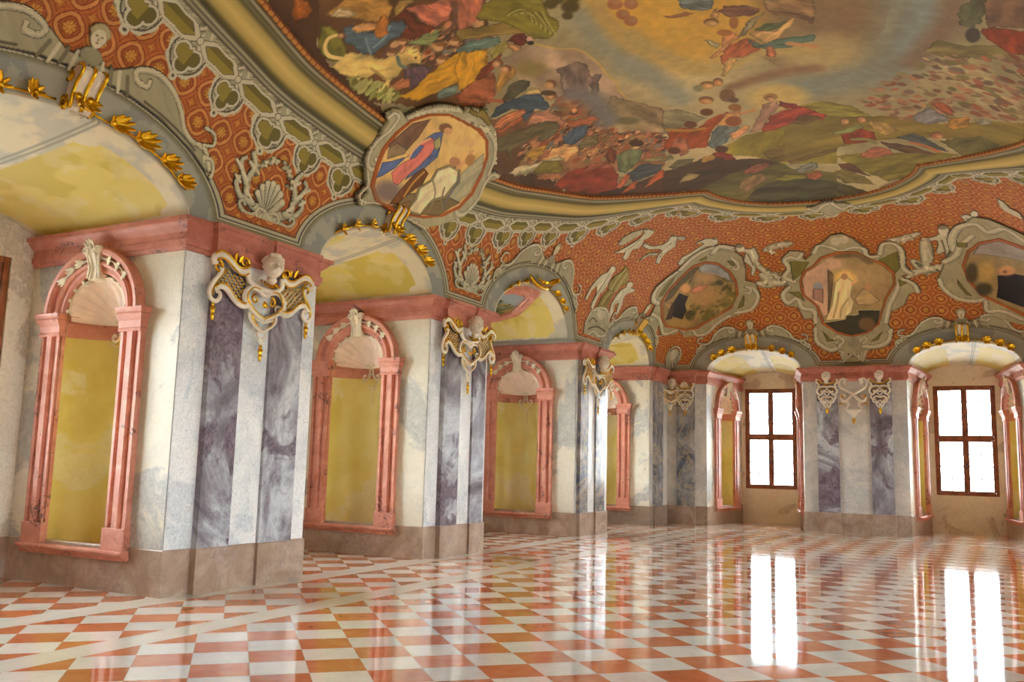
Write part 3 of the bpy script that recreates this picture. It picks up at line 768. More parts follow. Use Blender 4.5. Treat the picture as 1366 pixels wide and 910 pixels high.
# outlines of the painted decoration, in metres (or radians) on the vault itself
TRACED = {
'fresco': ('T', [
('P',(160,144,106),[[-6.984,6.33],[.891,10.033],[1.269,16.4],[-3.155,21.192],[-7.88,13.381]],{}),
('P',(112,92,66),[[-1.864,10.626],[-.686,10.736],[-1.046,12.803],[-1.429,13.563],[-1.564,14.25],[-2.526,14.199],[-3.682,11.526]],{}),
('E',(190,148,62),[-3.636,11.553],[1.0439,-.493,.5896,1.5662],.35),
('E',(194,152,62),[-4.005,10.872],[.5443,-.3265,.3517,.8962],.35),
('E',(140,122,86),[-1.762,13.667],[.9552,-.1126,.1316,.8074],.6),
('E',(124,100,70),[-1.591,12.164],[.7059,-.1265,.0964,.89],.6),
('E',(164,144,98),[-1.967,13.604],[.5477,-.1012,.1103,.6556],.5),
('S',(118,120,110),[[-.493,11.569],[-.69,12.768],[-1.11,14.094],[-1.808,14.599],[-2.744,14.777]],.4315,[1.021,.002,.0,1.0],.6,0),
('S',(124,130,128),[[-.36,11.538],[-.492,12.567],[-.745,13.556]],.1995,[1.056,.001,.0,1.0],.7,0),
('S',(118,96,78),[[-.119,11.462],[-.202,12.322],[-.457,13.085],[-.77,13.919]],.1849,[1.067,.001,.0,1.0],.7,0),
('P',(104,76,58),[[.098,11.287],[.777,10.817],[.828,11.908],[.217,12.303]],{}),
('P',(84,84,60),[[-.093,11.851],[.201,11.402],[.162,12.144],[.046,12.454],[-.108,12.43]],{}),
('P',(110,98,58),[[-.603,13.407],[-.369,13.002],[-.084,13.042],[.716,12.574],[.73,12.979],[-.31,13.596]],{}),
('P',(128,48,20),[[.123,12.411],[.309,12.265],[.699,12.097],[.725,12.824],[.428,12.911],[.236,12.693]],{}),
('E',(52,48,44),[.043,12.658],[.0883,-.0034,-.0493,.2333],.15),
('S',(134,132,112),[[-4.824,10.729],[-4.856,11.477],[-4.804,12.14],[-4.636,12.953]],.2049,[1.018,-.0,.0,1.0],.7,0),
('S',(168,140,84),[[-4.386,10.53],[-4.506,10.872],[-4.493,11.342],[-4.453,11.773],[-4.34,12.329]],.091,[1.01,-.0,.0,1.0],.7,0),
('P',(150,126,104),[[-5.597,10.882],[-5.393,11.256],[-5.163,11.504],[-5.1,11.856],[-5.123,12.335],[-5.083,12.856],[-5.174,13.209],[-5.114,13.865],[-5.033,14.073],[-5.213,14.58],[-5.743,13.918],[-5.606,13.287],[-5.95,12.454],[-6.105,11.455],[-6.045,10.753]],{}),
('P',(110,92,84),[[-5.612,11.727],[-5.308,11.833],[-5.247,12.05],[-5.352,12.456],[-5.553,12.768],[-5.78,12.698],[-5.863,12.467]],{}),
('P',(104,88,84),[[-5.245,12.362],[-5.168,12.445],[-5.462,12.995],[-5.603,13.052],[-5.414,12.602]],{}),
('S',(178,148,84),[[-5.583,10.854],[-5.393,11.256],[-5.17,11.52],[-5.096,12.057],[-5.12,12.549],[-5.082,12.912],[-5.158,13.169],[-5.116,13.741],[-4.985,13.937]],.0174,[1.032,-.001,.0,1.0],.4,0),
('E',(126,108,60),[-5.884,11.37],[.1572,-.0886,.2173,.1774],.5),
('S',(168,144,88),[[-4.424,11.704],[-4.311,12.254],[-4.149,12.713],[-3.898,13.289],[-3.529,13.504],[-3.045,13.235],[-2.648,13.256],[-2.086,13.383]],.1638,[1.001,-.0,.0,1.0],.6,0),
('S',(136,134,118),[[-4.744,12.443],[-4.574,13.006],[-4.484,13.743],[-4.418,14.263]],.2038,[1.012,-.001,.0,1.0],.7,0),
('S',(126,96,70),[[-3.548,14.252],[-3.037,14.113],[-2.599,14.024],[-2.196,14.044]],.1449,[1.0,.0,.0,1.0],.6,0),
('P',(136,106,74),[[-2.466,11.526],[-1.811,11.716],[-1.918,12.362],[-2.154,12.179],[-2.486,11.95]],{}),
('E',(184,158,94),[-2.941,14.994],[.471,-.109,.1931,.5375],.35),
('P',(120,112,84),[[-5.245,13.76],[-4.995,13.957],[-4.945,14.355],[-4.64,14.497],[-4.461,14.788],[-4.262,15.225],[-4.699,15.39],[-5.162,15.241],[-5.603,14.71]],{}),
('P',(128,112,38),[[-4.594,16.823],[-3.781,16.351],[-3.212,16.258],[-2.638,15.431],[-2.404,15.37],[-2.061,15.515],[-2.476,18.421],[-3.576,18.041],[-3.781,17.612],[-4.265,17.154]],{}),
('P',(102,80,36),[[-3.733,17.395],[-3.396,17.162],[-2.315,17.296],[-2.389,17.813],[-3.303,18.158],[-3.664,17.754]],{}),
('P',(120,110,42),[[-2.609,15.567],[-2.293,15.357],[-1.869,15.66],[-1.523,16.213],[-2.041,16.329],[-2.88,16.101]],{}),
('P',(112,94,36),[[-3.061,16.111],[-2.02,16.175],[-1.188,16.114],[-.417,16.341],[.969,14.994],[1.033,16.405],[-3.426,17.961]],{}),
('C',1,[[-1.708,15.454],[-1.042,14.405],[-.576,13.69],[-.305,13.478],[.723,12.774],[.808,15.191],[-.15,15.814],[-.936,16.298],[-1.514,16.136]],300,.075),
('P',(112,108,110),[[-.952,16.148],[-.636,15.612],[-.398,15.879],[-.356,16.082],[-.677,16.375],[-.882,16.284]],{}),
('P',(150,75,45),[[-.602,15.457],[-.4,15.303],[-.265,15.59],[-.297,15.827],[-.512,15.637]],{}),
('P',(158,112,45),[[-.466,16.288],[-.275,15.888],[-.052,15.748],[-.059,16.127],[-.318,16.444]],{}),
('P',(128,122,104),[[.019,15.844],[.14,15.601],[.28,15.695],[.137,15.973]],{}),
('P',(125,48,26),[[-2.203,16.868],[-1.856,16.672],[-1.598,16.928],[-1.603,17.257],[-1.945,17.408],[-2.194,17.459]],{}),
('P',(110,112,62),[[-2.388,16.911],[-2.123,16.718],[-1.808,16.516],[-1.742,16.681],[-2.127,16.965]],{}),
('P',(150,118,62),[[-1.65,16.367],[-1.325,16.437],[-1.193,16.818],[-1.385,17.083],[-1.618,16.846]],{}),
('E',(165,115,75),[-2.046,16.368],[.0786,-.021,.0122,.1558],.15),
('E',(165,115,75),[-1.757,16.322],[.078,-.0184,.0053,.1558],.15),
('P',(66,70,70),[[-1.277,17.154],[-.975,16.857],[-.819,16.975],[-.41,17.545],[-.745,17.61],[-1.061,17.283]],{}),
('S',(165,95,50),[[-1.01,17.354],[-.792,17.459],[-.581,17.671]],.0597,[1.038,.014,.0,1.001],.2,0),
('E',(160,95,60),[-.571,16.884],[.1089,-.0078,-.0469,.1639],.15),
('S',(118,116,66),[[-2.013,17.232],[-1.779,17.253],[-1.65,17.424]],.0598,[1.008,.007,.0,1.001],.2,0),
('P',(110,98,36),[[-2.458,18.013],[-1.886,17.925],[-1.194,17.895],[-.194,17.583],[-.939,18.443],[-1.205,19.215],[-1.605,19.44],[-2.062,18.885]],{}),
('P',(66,60,34),[[-3.515,18.763],[-2.768,19.208],[-2.057,19.979],[-2.809,20.41],[-3.809,20.275]],{}),
('P',(84,76,36),[[-.555,17.118],[.084,16.477],[.477,16.636],[-.196,17.669]],{}),
('P',(150,85,60),[[-2.028,18.087],[-1.668,17.591],[-1.447,17.754],[-1.411,18.009],[-1.798,18.236]],{}),
('P',(72,50,30),[[-1.612,17.339],[-1.022,17.522],[-.615,17.811],[-1.165,17.89],[-1.439,17.669]],{}),
('P',(90,58,40),[[-2.459,18.46],[-2.227,18.414],[-1.9,19.168],[-2.083,19.063],[-2.433,18.737]],{}),
('P',(135,75,50),[[-3.146,18.81],[-2.948,18.645],[-2.856,18.904],[-3.029,19.13]],{}),
('P',(92,94,84),[[-3.274,18.577],[-2.938,18.19],[-2.835,18.36],[-3.019,18.667]],{}),
('P',(96,84,44),[[-2.666,18.865],[-2.389,18.655],[-2.029,19.159],[-1.884,19.623],[-2.466,19.463]],{}),
('P',(84,76,36),[[-5.425,18.303],[-4.797,18.018],[-4.287,17.975],[-3.946,17.685],[-3.545,17.892],[-3.346,18.386],[-2.543,18.886],[-2.772,20.468],[-4.876,19.574],[-5.117,18.719]],{}),
('P',(62,58,36),[[-4.548,19.458],[-4.225,19.049],[-3.747,18.878],[-3.162,19.032],[-2.611,19.357],[-2.749,20.309],[-3.694,20.223],[-4.43,19.803]],{}),
('P',(60,42,24),[[-6.465,17.002],[-6.258,16.62],[-5.935,16.784],[-4.953,16.922],[-4.478,16.834],[-4.267,17.4],[-3.781,17.612],[-3.548,18.054],[-4.481,18.009],[-5.376,18.358]],{}),
('P',(122,114,46),[[-3.832,18.837],[-3.544,18.634],[-3.135,18.876],[-3.191,19.022],[-3.67,18.957]],{}),
('P',(120,92,58),[[-4.567,18.732],[-4.295,18.397],[-3.944,18.354],[-3.927,18.702],[-4.208,18.973],[-4.521,19.209]],{}),
('P',(120,66,46),[[-4.367,18.177],[-4.076,17.857],[-3.722,17.888],[-3.77,18.111],[-4.08,18.275]],{}),
('P',(104,104,92),[[-3.347,18.55],[-3.055,18.251],[-2.85,18.239],[-2.873,18.554],[-3.221,18.681]],{}),
('P',(140,75,45),[[-3.15,18.788],[-2.92,18.661],[-2.81,18.898],[-3.003,19.167],[-3.133,19.042]],{}),
('C',1,[[-5.623,14.762],[-5.143,15.184],[-5.354,15.987],[-5.685,15.565],[-5.801,15.235]],60,.05),
('P',(140,62,25),[[-5.088,14.938],[-5.016,15.317],[-4.769,15.252],[-4.52,15.543],[-4.155,15.229],[-3.878,15.197],[-3.785,15.252],[-4.146,15.599],[-4.407,15.937],[-4.616,16.478],[-4.915,16.291],[-5.398,15.852],[-5.032,15.456]],{}),
('P',(152,92,66),[[-5.206,15.991],[-4.965,15.602],[-4.806,15.833],[-4.973,16.482],[-5.117,16.461]],{}),
('E',(176,96,64),[-5.048,14.943],[.0521,-.0468,.054,.1391],.15),
('S',(160,110,40),[[-5.0,15.181],[-4.682,15.519],[-4.429,15.615]],.0538,[1.015,-.004,.0,1.0],.2,0),
('P',(186,132,82),[[-4.169,15.583],[-3.955,15.29],[-3.662,15.183],[-3.676,15.456],[-4.039,15.819]],{}),
('P',(95,104,104),[[-4.574,16.433],[-4.366,15.892],[-4.163,15.662],[-3.848,15.938],[-4.05,16.189],[-4.249,16.521],[-4.53,16.59]],{}),
('P',(180,125,85),[[-4.098,16.158],[-3.711,15.941],[-3.654,16.046],[-3.961,16.398],[-4.141,16.438]],{}),
('E',(120,65,30),[-3.882,15.638],[.1298,-.0557,.0785,.221],.15),
('S',(175,120,80),[[-3.684,15.38],[-3.436,15.336]],.0486,[1.001,-.001,.0,1.0],.2,0),
('P',(140,105,85),[[-3.765,16.285],[-3.43,15.654],[-3.248,15.186],[-2.976,15.103],[-2.979,15.37],[-3.2,15.689],[-3.473,16.213],[-3.666,16.338]],{}),
('P',(146,55,38),[[-3.2,15.689],[-2.91,15.534],[-2.602,15.51],[-2.306,16.002],[-2.391,16.224],[-2.67,15.897],[-2.925,16.158],[-3.289,16.372],[-3.527,16.335]],{}),
('P',(92,66,34),[[-2.742,15.872],[-2.476,15.957],[-2.405,16.15],[-2.752,16.365],[-2.987,16.205]],{}),
('E',(142,104,56),[-3.064,14.921],[.1147,-.0317,.0495,.15],.15),
('E',(165,120,80),[-3.086,15.024],[.0692,-.0256,.03,.1212],.15),
('P',(118,40,30),[[-2.976,15.103],[-2.607,15.541],[-2.91,15.534],[-3.003,15.36]],{}),
('E',(88,50,28),[-4.196,14.988],[.1008,-.0398,.0714,.1411],.15),
('E',(92,52,30),[-4.587,15.299],[.1,-.0428,.0843,.1424],.15),
('E',(130,82,38),[-3.713,15.072],[.1034,-.0362,.0585,.1447],.15),
('E',(66,40,24),[-4.393,16.736],[.1103,-.043,.0824,.1619],.15),
('E',(80,44,26),[-5.16,16.124],[.0996,-.0471,.1073,.1473],.15),
('E',(70,44,26),[-5.545,15.179],[.0894,-.0473,.1155,.1308],.15),
('P',(160,120,50),[[-4.901,17.056],[-4.776,16.833],[-4.539,16.95],[-4.687,17.162]],{}),
('P',(120,48,35),[[-4.576,16.756],[-4.272,17.067],[-4.267,17.4],[-4.445,17.272],[-4.582,16.998]],{}),
('P',(140,118,72),[[-5.538,17.61],[-5.254,17.307],[-5.058,17.6],[-5.285,17.723]],{}),
('P',(130,122,80),[[-5.807,15.988],[-5.501,15.891],[-5.244,16.198],[-5.301,16.47],[-5.706,16.219]],{}),
('P',(60,66,70),[[-6.072,16.29],[-5.788,16.104],[-5.494,16.498],[-5.661,16.813],[-6.016,16.656]],{}),
('P',(172,80,38),[[-6.113,17.016],[-5.767,16.756],[-5.555,16.684],[-5.649,16.919],[-5.989,17.121]],{}),
('P',(172,80,38),[[-6.401,16.833],[-6.117,16.584],[-6.077,16.65],[-6.294,16.891]],{}),
('P',(90,80,52),[[-5.491,16.677],[-5.212,16.571],[-4.938,16.767],[-5.044,16.918],[-5.421,16.939]],{}),
('P',(104,112,114),[[-3.508,11.09],[-3.059,11.315],[-3.144,11.629],[-3.418,11.533],[-3.528,11.393]],{}),
('P',(112,76,60),[[-3.033,11.561],[-2.753,11.686],[-2.512,11.9],[-2.756,12.008],[-3.002,11.942],[-3.081,11.74]],{}),
('P',(150,95,60),[[-3.827,11.487],[-3.565,11.515],[-3.396,11.585],[-3.571,11.657],[-3.773,11.561]],{}),
('P',(108,80,56),[[-2.486,11.95],[-2.224,12.077],[-1.911,12.322],[-1.944,12.523],[-2.168,12.257],[-2.409,12.099]],{}),
('E',(166,130,76),[-3.289,12.017],[.102,-.0314,.0507,.1134],.15),
('E',(140,92,52),[-2.989,12.116],[.0597,-.0481,.0272,.1915],.15),
('P',(168,130,84),[[-3.261,11.777],[-3.085,11.617],[-3.091,11.777],[-3.207,11.929]],{}),
('P',(126,116,88),[[-3.063,12.567],[-2.845,12.223],[-2.503,11.944],[-2.707,12.281],[-2.948,12.574]],{}),
('P',(160,150,110),[[-3.506,12.438],[-3.418,12.485],[-3.328,12.67],[-3.438,12.851],[-3.493,12.679]],{}),
('P',(182,126,82),[[-3.296,12.547],[-3.19,12.372],[-3.051,12.437],[-3.038,12.624],[-3.225,12.814],[-3.592,13.112],[-3.634,13.038],[-3.344,12.804]],{}),
('E',(150,96,48),[-3.188,12.364],[.1044,-.0249,.05,.0952],.15),
('P',(162,86,52),[[-3.429,13.05],[-3.214,12.773],[-2.95,12.664],[-2.862,12.793],[-2.84,13.131],[-3.111,13.255],[-3.324,13.202],[-3.49,13.395]],{}),
('P',(186,146,92),[[-3.599,13.729],[-3.444,13.343],[-3.24,13.194],[-3.227,13.35],[-3.44,13.655],[-3.564,13.802]],{}),
('P',(84,94,60),[[-2.778,12.425],[-2.492,12.32],[-2.311,12.339],[-2.385,12.528],[-2.621,12.575],[-2.761,12.52]],{}),
('P',(186,146,92),[[-2.893,12.508],[-2.752,12.479],[-2.515,12.614],[-2.202,12.247],[-2.157,12.343],[-2.452,12.77],[-2.702,12.952],[-2.808,12.725]],{}),
('P',(80,100,84),[[-2.914,12.679],[-2.783,12.966],[-2.469,12.854],[-1.999,12.855],[-2.035,13.071],[-2.438,13.188],[-2.721,13.132],[-2.911,13.006]],{}),
('S',(184,130,86),[[-2.394,13.062],[-2.239,13.156],[-2.066,13.257]],.0582,[1.003,.0,.0,1.0],.2,0),
('P',(170,100,66),[[-2.72,13.038],[-2.611,13.08],[-2.676,13.488],[-2.797,13.392]],{}),
('E',(168,124,72),[-3.909,14.014],[.1143,-.0377,.072,.134],.15),
('E',(166,110,62),[-3.723,13.987],[.0766,-.0387,.0445,.1439],.15),
('E',(166,116,66),[-4.087,14.565],[.1172,-.0399,.0796,.1411],.15),
('E',(104,74,46),[-3.71,14.534],[.1188,-.0632,.068,.2442],.15),
('E',(120,116,84),[-4.062,13.998],[.0756,-.036,.051,.1235],.15),
('E',(92,66,44),[-3.657,14.771],[.0804,-.0262,.0447,.1044],.15),
('P',(62,36,20),[[-7.004,7.09],[-6.608,7.808],[-6.739,7.928],[-6.946,7.893],[-7.089,7.999],[-7.204,8.119],[-7.314,8.412],[-7.348,8.888],[-7.378,9.272],[-7.449,9.862],[-7.407,10.673],[-7.626,9.993],[-7.468,8.1],[-7.251,7.156]],{}),
('P',(76,42,24),[[-7.345,8.718],[-7.222,9.915],[-6.867,11.059],[-6.746,11.493],[-6.428,10.925],[-6.967,9.663]],{}),
('P',(84,54,30),[[-6.769,7.6],[-5.509,9.361],[-6.696,11.486],[-7.222,10.386],[-7.431,9.405],[-7.165,8.095]],{}),
('C',0,[[-6.757,8.755],[-6.101,9.624],[-6.007,10.175],[-6.173,10.471],[-6.734,9.966],[-6.879,9.222]],70,.11),
('P',(150,80,25),[[-6.948,7.332],[-6.925,7.58],[-6.967,7.707],[-7.066,7.752],[-7.138,7.558]],{}),
('P',(104,98,36),[[-7.034,7.968],[-6.975,8.131],[-7.069,8.435],[-7.119,8.691],[-7.286,8.507],[-7.28,8.291],[-7.195,8.102]],{}),
('P',(166,120,56),[[-6.925,7.88],[-6.759,7.928],[-6.604,7.953],[-6.352,8.351],[-6.436,8.582],[-6.619,8.731],[-6.684,8.54],[-6.78,8.344],[-6.853,8.075]],{}),
('P',(176,152,112),[[-6.906,7.954],[-6.785,7.987],[-6.714,8.151],[-6.726,8.284],[-6.831,8.2],[-6.902,8.036]],{}),
('P',(66,82,94),[[-6.942,8.274],[-6.848,8.302],[-6.84,8.479],[-6.78,8.673],[-6.698,8.786],[-6.558,8.759],[-6.478,8.846],[-6.477,9.01],[-6.639,9.053],[-6.803,8.993],[-6.923,8.959],[-7.017,8.975],[-7.037,8.803],[-7.041,8.587],[-7.049,8.44]],{}),
('S',(110,128,138),[[-6.626,8.798],[-6.771,8.89],[-6.924,8.873]],.0184,[1.193,.002,.0,1.0],.5,0),
('S',(104,122,132),[[-6.89,8.657],[-6.956,8.804],[-6.999,8.921]],.0163,[1.235,.002,.0,1.0],.5,0),
('P',(182,132,82),[[-6.903,8.362],[-6.764,8.431],[-6.652,8.607],[-6.675,8.71],[-6.833,8.579],[-6.924,8.483]],{}),
('P',(160,98,40),[[-6.582,8.565],[-6.503,8.622],[-6.684,8.852],[-6.818,8.84],[-6.792,8.69]],{}),
('E',(176,110,76),[-7.017,8.319],[.0197,-.0249,.0424,.0326],.15),
('P',(92,40,22),[[-6.546,8.741],[-6.352,8.749],[-6.353,9.052],[-6.356,9.244],[-6.274,9.371],[-6.434,9.364],[-6.596,9.296],[-6.695,9.075],[-6.502,9.048],[-6.471,8.865]],{}),
('P',(180,102,80),[[-6.344,8.724],[-6.233,8.779],[-6.176,8.934],[-5.903,8.97],[-5.964,9.261],[-6.118,9.399],[-6.261,9.351],[-6.359,9.248],[-6.338,8.998]],{}),
('P',(162,94,72),[[-5.859,9.025],[-5.534,9.406],[-5.778,9.769],[-5.995,9.791],[-6.123,9.695],[-6.064,9.476]],{}),
('P',(188,142,98),[[-5.986,9.722],[-5.778,9.769],[-5.892,9.971],[-5.986,9.846]],{}),
('S',(96,66,50),[[-5.901,9.192],[-6.019,9.419],[-6.146,9.561],[-6.287,9.556]],.037,[1.091,.001,.0,1.0],.2,0),
('P',(150,118,60),[[-6.436,8.582],[-6.305,8.564],[-6.165,8.765],[-6.339,8.731],[-6.503,8.736]],{}),
('P',(120,126,78),[[-6.641,9.223],[-6.531,9.324],[-6.421,9.344],[-6.3,9.445],[-6.352,9.578],[-6.5,9.598],[-6.582,9.497],[-6.646,9.34]],{}),
('P',(84,62,72),[[-6.934,9.551],[-6.751,9.792],[-6.678,9.981],[-6.981,10.014],[-7.115,9.967]],{}),
('P',(150,88,56),[[-7.173,9.572],[-7.05,9.66],[-7.0,9.826],[-7.085,9.94],[-7.21,9.705]],{}),
('P',(190,160,92),[[-7.343,8.533],[-7.225,8.56],[-7.12,8.638],[-7.052,8.795],[-7.023,8.954],[-6.944,9.136],[-6.837,9.221],[-6.826,9.329],[-6.715,9.288],[-6.634,9.386],[-6.652,9.579],[-6.737,9.73],[-6.822,9.704],[-6.894,9.554],[-7.042,9.584],[-7.131,9.558],[-7.214,9.647],[-7.217,9.491],[-7.146,9.426],[-7.172,9.221],[-7.246,9.177],[-7.299,8.99],[-7.327,8.776]],{}),
('S',(206,176,112),[[-7.04,8.253],[-7.114,8.194],[-7.208,8.25],[-7.249,8.393],[-7.205,8.588]],.0271,[1.305,.004,.0,1.0],.2,0),
('S',(84,96,90),[[-6.856,9.311],[-6.914,9.458],[-6.906,9.588]],.0262,[1.221,.001,.0,1.0],.2,0),
('S',(150,118,64),[[-7.129,9.102],[-7.13,9.281],[-7.139,9.445]],.015,[1.294,.001,.0,1.0],.5,0),
('E',(60,52,40),[-6.823,9.672],[.0436,-.0205,.0894,.0312],.15),
('E',(60,46,30),[-6.74,9.579],[.0093,-.0115,.0181,.0176],.15),
('S',(150,118,64),[[-6.628,9.407],[-6.647,9.501],[-6.71,9.469]],.0109,[1.17,.001,.0,1.0],.5,0),
('E',(186,140,96),[-6.473,9.721],[.049,-.0502,.0831,.0801],.15),
('E',(120,76,40),[-6.428,9.698],[.0396,-.0201,.0656,.0322],.5),
('E',(186,140,96),[-6.585,9.97],[.0453,-.0427,.0824,.0687],.15),
('E',(120,76,40),[-6.546,9.953],[.0366,-.0171,.0652,.0276],.5),
('E',(186,140,96),[-6.294,9.84],[.0475,-.0455,.0741,.0753],.15),
('E',(120,76,40),[-6.252,9.817],[.0383,-.0182,.0586,.0302],.5),
('E',(186,140,96),[-6.692,9.162],[.0412,-.03,.0764,.0443],.15),
('E',(120,76,40),[-6.662,9.158],[.0333,-.012,.0607,.0178],.5),
('E',(186,140,96),[-6.875,9.186],[.0344,-.0295,.0709,.0427],.15),
('E',(120,76,40),[-6.847,9.182],[.0278,-.0118,.0564,.0172],.5),
('E',(186,140,96),[-6.342,10.025],[.0432,-.0325,.0696,.0543],.15),
('E',(120,76,40),[-6.31,10.013],[.0348,-.013,.0552,.0218],.5),
('P',(132,132,68),[[-7.33,8.849],[-7.287,9.059],[-7.225,9.295],[-7.212,9.52],[-7.195,9.826],[-7.22,9.929],[-7.335,9.824],[-7.342,9.584],[-7.366,9.315],[-7.39,9.1]],{}),
('C',2,[[-7.324,8.911],[-7.231,9.303],[-7.195,9.826],[-7.329,9.815],[-7.364,9.312]],50,.05),
('P',(184,132,30),[[-7.203,9.822],[-7.088,10.009],[-6.85,10.013],[-6.555,10.024],[-6.383,10.093],[-6.23,10.269],[-6.164,10.531],[-6.371,10.823],[-6.601,10.837],[-6.684,10.598],[-6.87,10.465],[-7.003,10.393],[-7.137,10.254],[-7.197,10.008]],{}),
('P',(104,122,114),[[-6.912,10.424],[-6.718,10.581],[-6.642,10.733],[-6.71,10.83],[-6.907,10.67],[-6.976,10.563]],{}),
('P',(96,126,122),[[-6.257,10.006],[-6.0,10.163],[-6.111,10.359],[-6.297,10.165]],{}),
('P',(132,60,30),[[-6.842,10.788],[-6.616,10.861],[-6.371,10.823],[-6.761,11.519],[-6.88,11.083]],{}),
('P',(130,106,50),[[-6.151,9.676],[-5.797,9.989],[-5.467,10.135],[-5.242,10.497],[-5.432,10.718],[-5.769,10.318],[-6.271,9.875]],{}),
('P',(122,112,38),[[-5.848,9.682],[-5.683,9.534],[-5.435,9.514],[-5.01,9.936],[-5.121,10.413],[-5.076,10.662],[-5.198,10.837],[-5.357,10.91],[-5.514,10.8],[-5.577,10.509],[-5.647,10.09],[-5.841,9.812]],{}),
('S',(92,84,26),[[-5.58,9.966],[-5.375,9.957],[-5.323,10.129],[-5.363,10.329]],.0116,[1.042,.0,.0,1.0],.4,0),
('S',(160,146,70),[[-5.544,9.996],[-5.362,10.017],[-5.318,10.198],[-5.358,10.384]],.0117,[1.041,.0,.0,1.0],.4,0),
('S',(92,84,26),[[-5.507,10.026],[-5.349,10.078],[-5.312,10.268],[-5.352,10.439]],.0117,[1.04,.0,.0,1.0],.4,0),
('S',(160,146,70),[[-5.47,10.055],[-5.336,10.139],[-5.307,10.339],[-5.347,10.495]],.0118,[1.04,.0,.0,1.0],.4,0),
('S',(92,84,26),[[-5.432,10.084],[-5.323,10.201],[-5.301,10.41],[-5.342,10.551]],.0119,[1.039,.0,.0,1.0],.4,0),
('S',(160,146,70),[[-5.395,10.113],[-5.31,10.263],[-5.296,10.482],[-5.336,10.607]],.0119,[1.038,.0,.0,1.0],.4,0),
('S',(92,84,26),[[-5.357,10.141],[-5.296,10.326],[-5.29,10.555],[-5.331,10.664]],.012,[1.037,.0,.0,1.0],.4,0),
('S',(160,146,70),[[-5.319,10.169],[-5.283,10.389],[-5.285,10.628],[-5.326,10.721]],.0121,[1.037,.0,.0,1.0],.4,0),
('S',(92,84,26),[[-5.281,10.197],[-5.269,10.452],[-5.279,10.702],[-5.32,10.779]],.0121,[1.036,.0,.0,1.0],.4,0),
('S',(160,146,70),[[-5.242,10.224],[-5.255,10.516],[-5.273,10.777],[-5.315,10.837]],.0122,[1.035,-.0,.0,1.0],.4,0),
('S',(92,84,26),[[-5.203,10.252],[-5.241,10.58],[-5.267,10.852],[-5.309,10.896]],.0123,[1.034,-.0,.0,1.0],.4,0),
('S',(160,146,70),[[-5.164,10.278],[-5.227,10.645],[-5.262,10.928],[-5.303,10.955]],.0123,[1.034,-.0,.0,1.0],.4,0),
('E',(72,60,20),[-5.004,10.208],[.0753,-.0492,.0698,.1037],.3),
('E',(72,60,20),[-4.82,10.452],[.0993,-.0623,.0865,.1388],.3),
('E',(72,60,20),[-4.939,10.626],[.0597,-.0384,.0547,.0849],.3),
('E',(72,60,20),[-4.704,10.28],[.0849,-.0519,.0705,.1166],.3),
('E',(72,60,20),[-4.884,10.163],[.0829,-.0528,.0734,.1132],.3),
('E',(150,96,62),[-4.297,10.789],[.0907,-.0541,.0655,.138],.15),
('E',(150,112,76),[-4.27,10.769],[.0453,-.0251,.0324,.0643],.5),
('E',(150,96,62),[-4.114,10.917],[.0847,-.0484,.0572,.13],.15),
('E',(150,112,76),[-4.087,10.896],[.0423,-.0224,.0283,.0605],.5),
('E',(150,96,62),[-4.302,11.107],[.0803,-.048,.0585,.1256],.15),
('E',(150,112,76),[-4.274,11.086],[.0402,-.0222,.0289,.0585],.5),
('E',(150,96,62),[-4.27,11.339],[.0818,-.0485,.0591,.1302],.15),
('E',(150,112,76),[-4.242,11.317],[.0409,-.0225,.0292,.0607],.5),
('P',(96,122,112),[[-6.338,9.988],[-6.232,10.022],[-6.064,10.096],[-5.832,10.28],[-5.891,10.466],[-6.067,10.4],[-6.379,10.055]],{}),
('P',(140,126,60),[[-6.109,10.475],[-5.915,10.433],[-5.787,10.469],[-5.824,10.599],[-6.029,10.683],[-6.181,10.645]],{}),
('P',(162,116,76),[[-5.829,10.548],[-5.714,10.694],[-5.798,10.814],[-5.902,10.768]],{}),
('P',(92,35,28),[[-5.781,10.477],[-5.666,10.438],[-5.562,10.561],[-5.601,10.742],[-5.709,10.767],[-5.792,10.559]],{}),
('E',(190,150,130),[-5.575,10.72],[.0317,-.0279,.0374,.0556],.15),
('E',(40,34,26),[-5.604,10.811],[.0344,-.0225,.0413,.045],.15),
('P',(110,45,25),[[-6.284,10.673],[-6.055,10.692],[-5.95,10.656],[-6.22,10.873],[-6.424,10.882],[-6.526,10.749]],{}),
('P',(182,130,30),[[-6.379,10.055],[-6.1,10.42],[-6.227,10.669],[-6.333,10.643],[-6.554,10.798],[-6.702,10.821],[-6.79,10.742]],{}),
('P',(142,76,46),[[-6.817,10.789],[-6.435,10.862],[-6.275,10.933],[-6.47,11.373],[-6.643,11.48],[-6.928,10.974]],{}),
('P',(166,120,56),[[-6.187,10.975],[-6.016,11.069],[-6.063,11.264],[-6.3,11.352],[-6.462,11.442],[-6.402,11.228]],{}),
('E',(172,120,86),[-6.15,11.031],[.0485,-.0435,.0746,.0814],.15),
('E',(170,118,84),[-6.165,10.813],[.0453,-.0486,.0694,.0892],.15),
('S',(150,80,50),[[-6.614,11.427],[-6.505,11.695]],.0351,[1.152,-.0,.0,1.0],.2,0),
('P',(70,66,48),[[-6.491,11.582],[-6.251,11.432],[-6.097,11.483],[-6.043,11.654],[-6.17,11.806],[-6.365,11.782],[-6.535,11.751]],{}),
('P',(176,150,96),[[-6.348,11.839],[-6.098,11.892],[-6.008,12.085],[-6.116,12.115],[-6.327,11.933]],{}),
('E',(178,132,82),[-5.893,12.035],[.0601,-.0523,.0855,.1102],.15),
('P',(140,118,86),[[-5.322,13.192],[-4.79,14.407],[-5.101,15.347],[-5.689,14.566],[-5.696,13.825]],{}),
('E',(100,92,60),[-5.417,14.249],[.1699,-.0503,.2061,.134],.3),
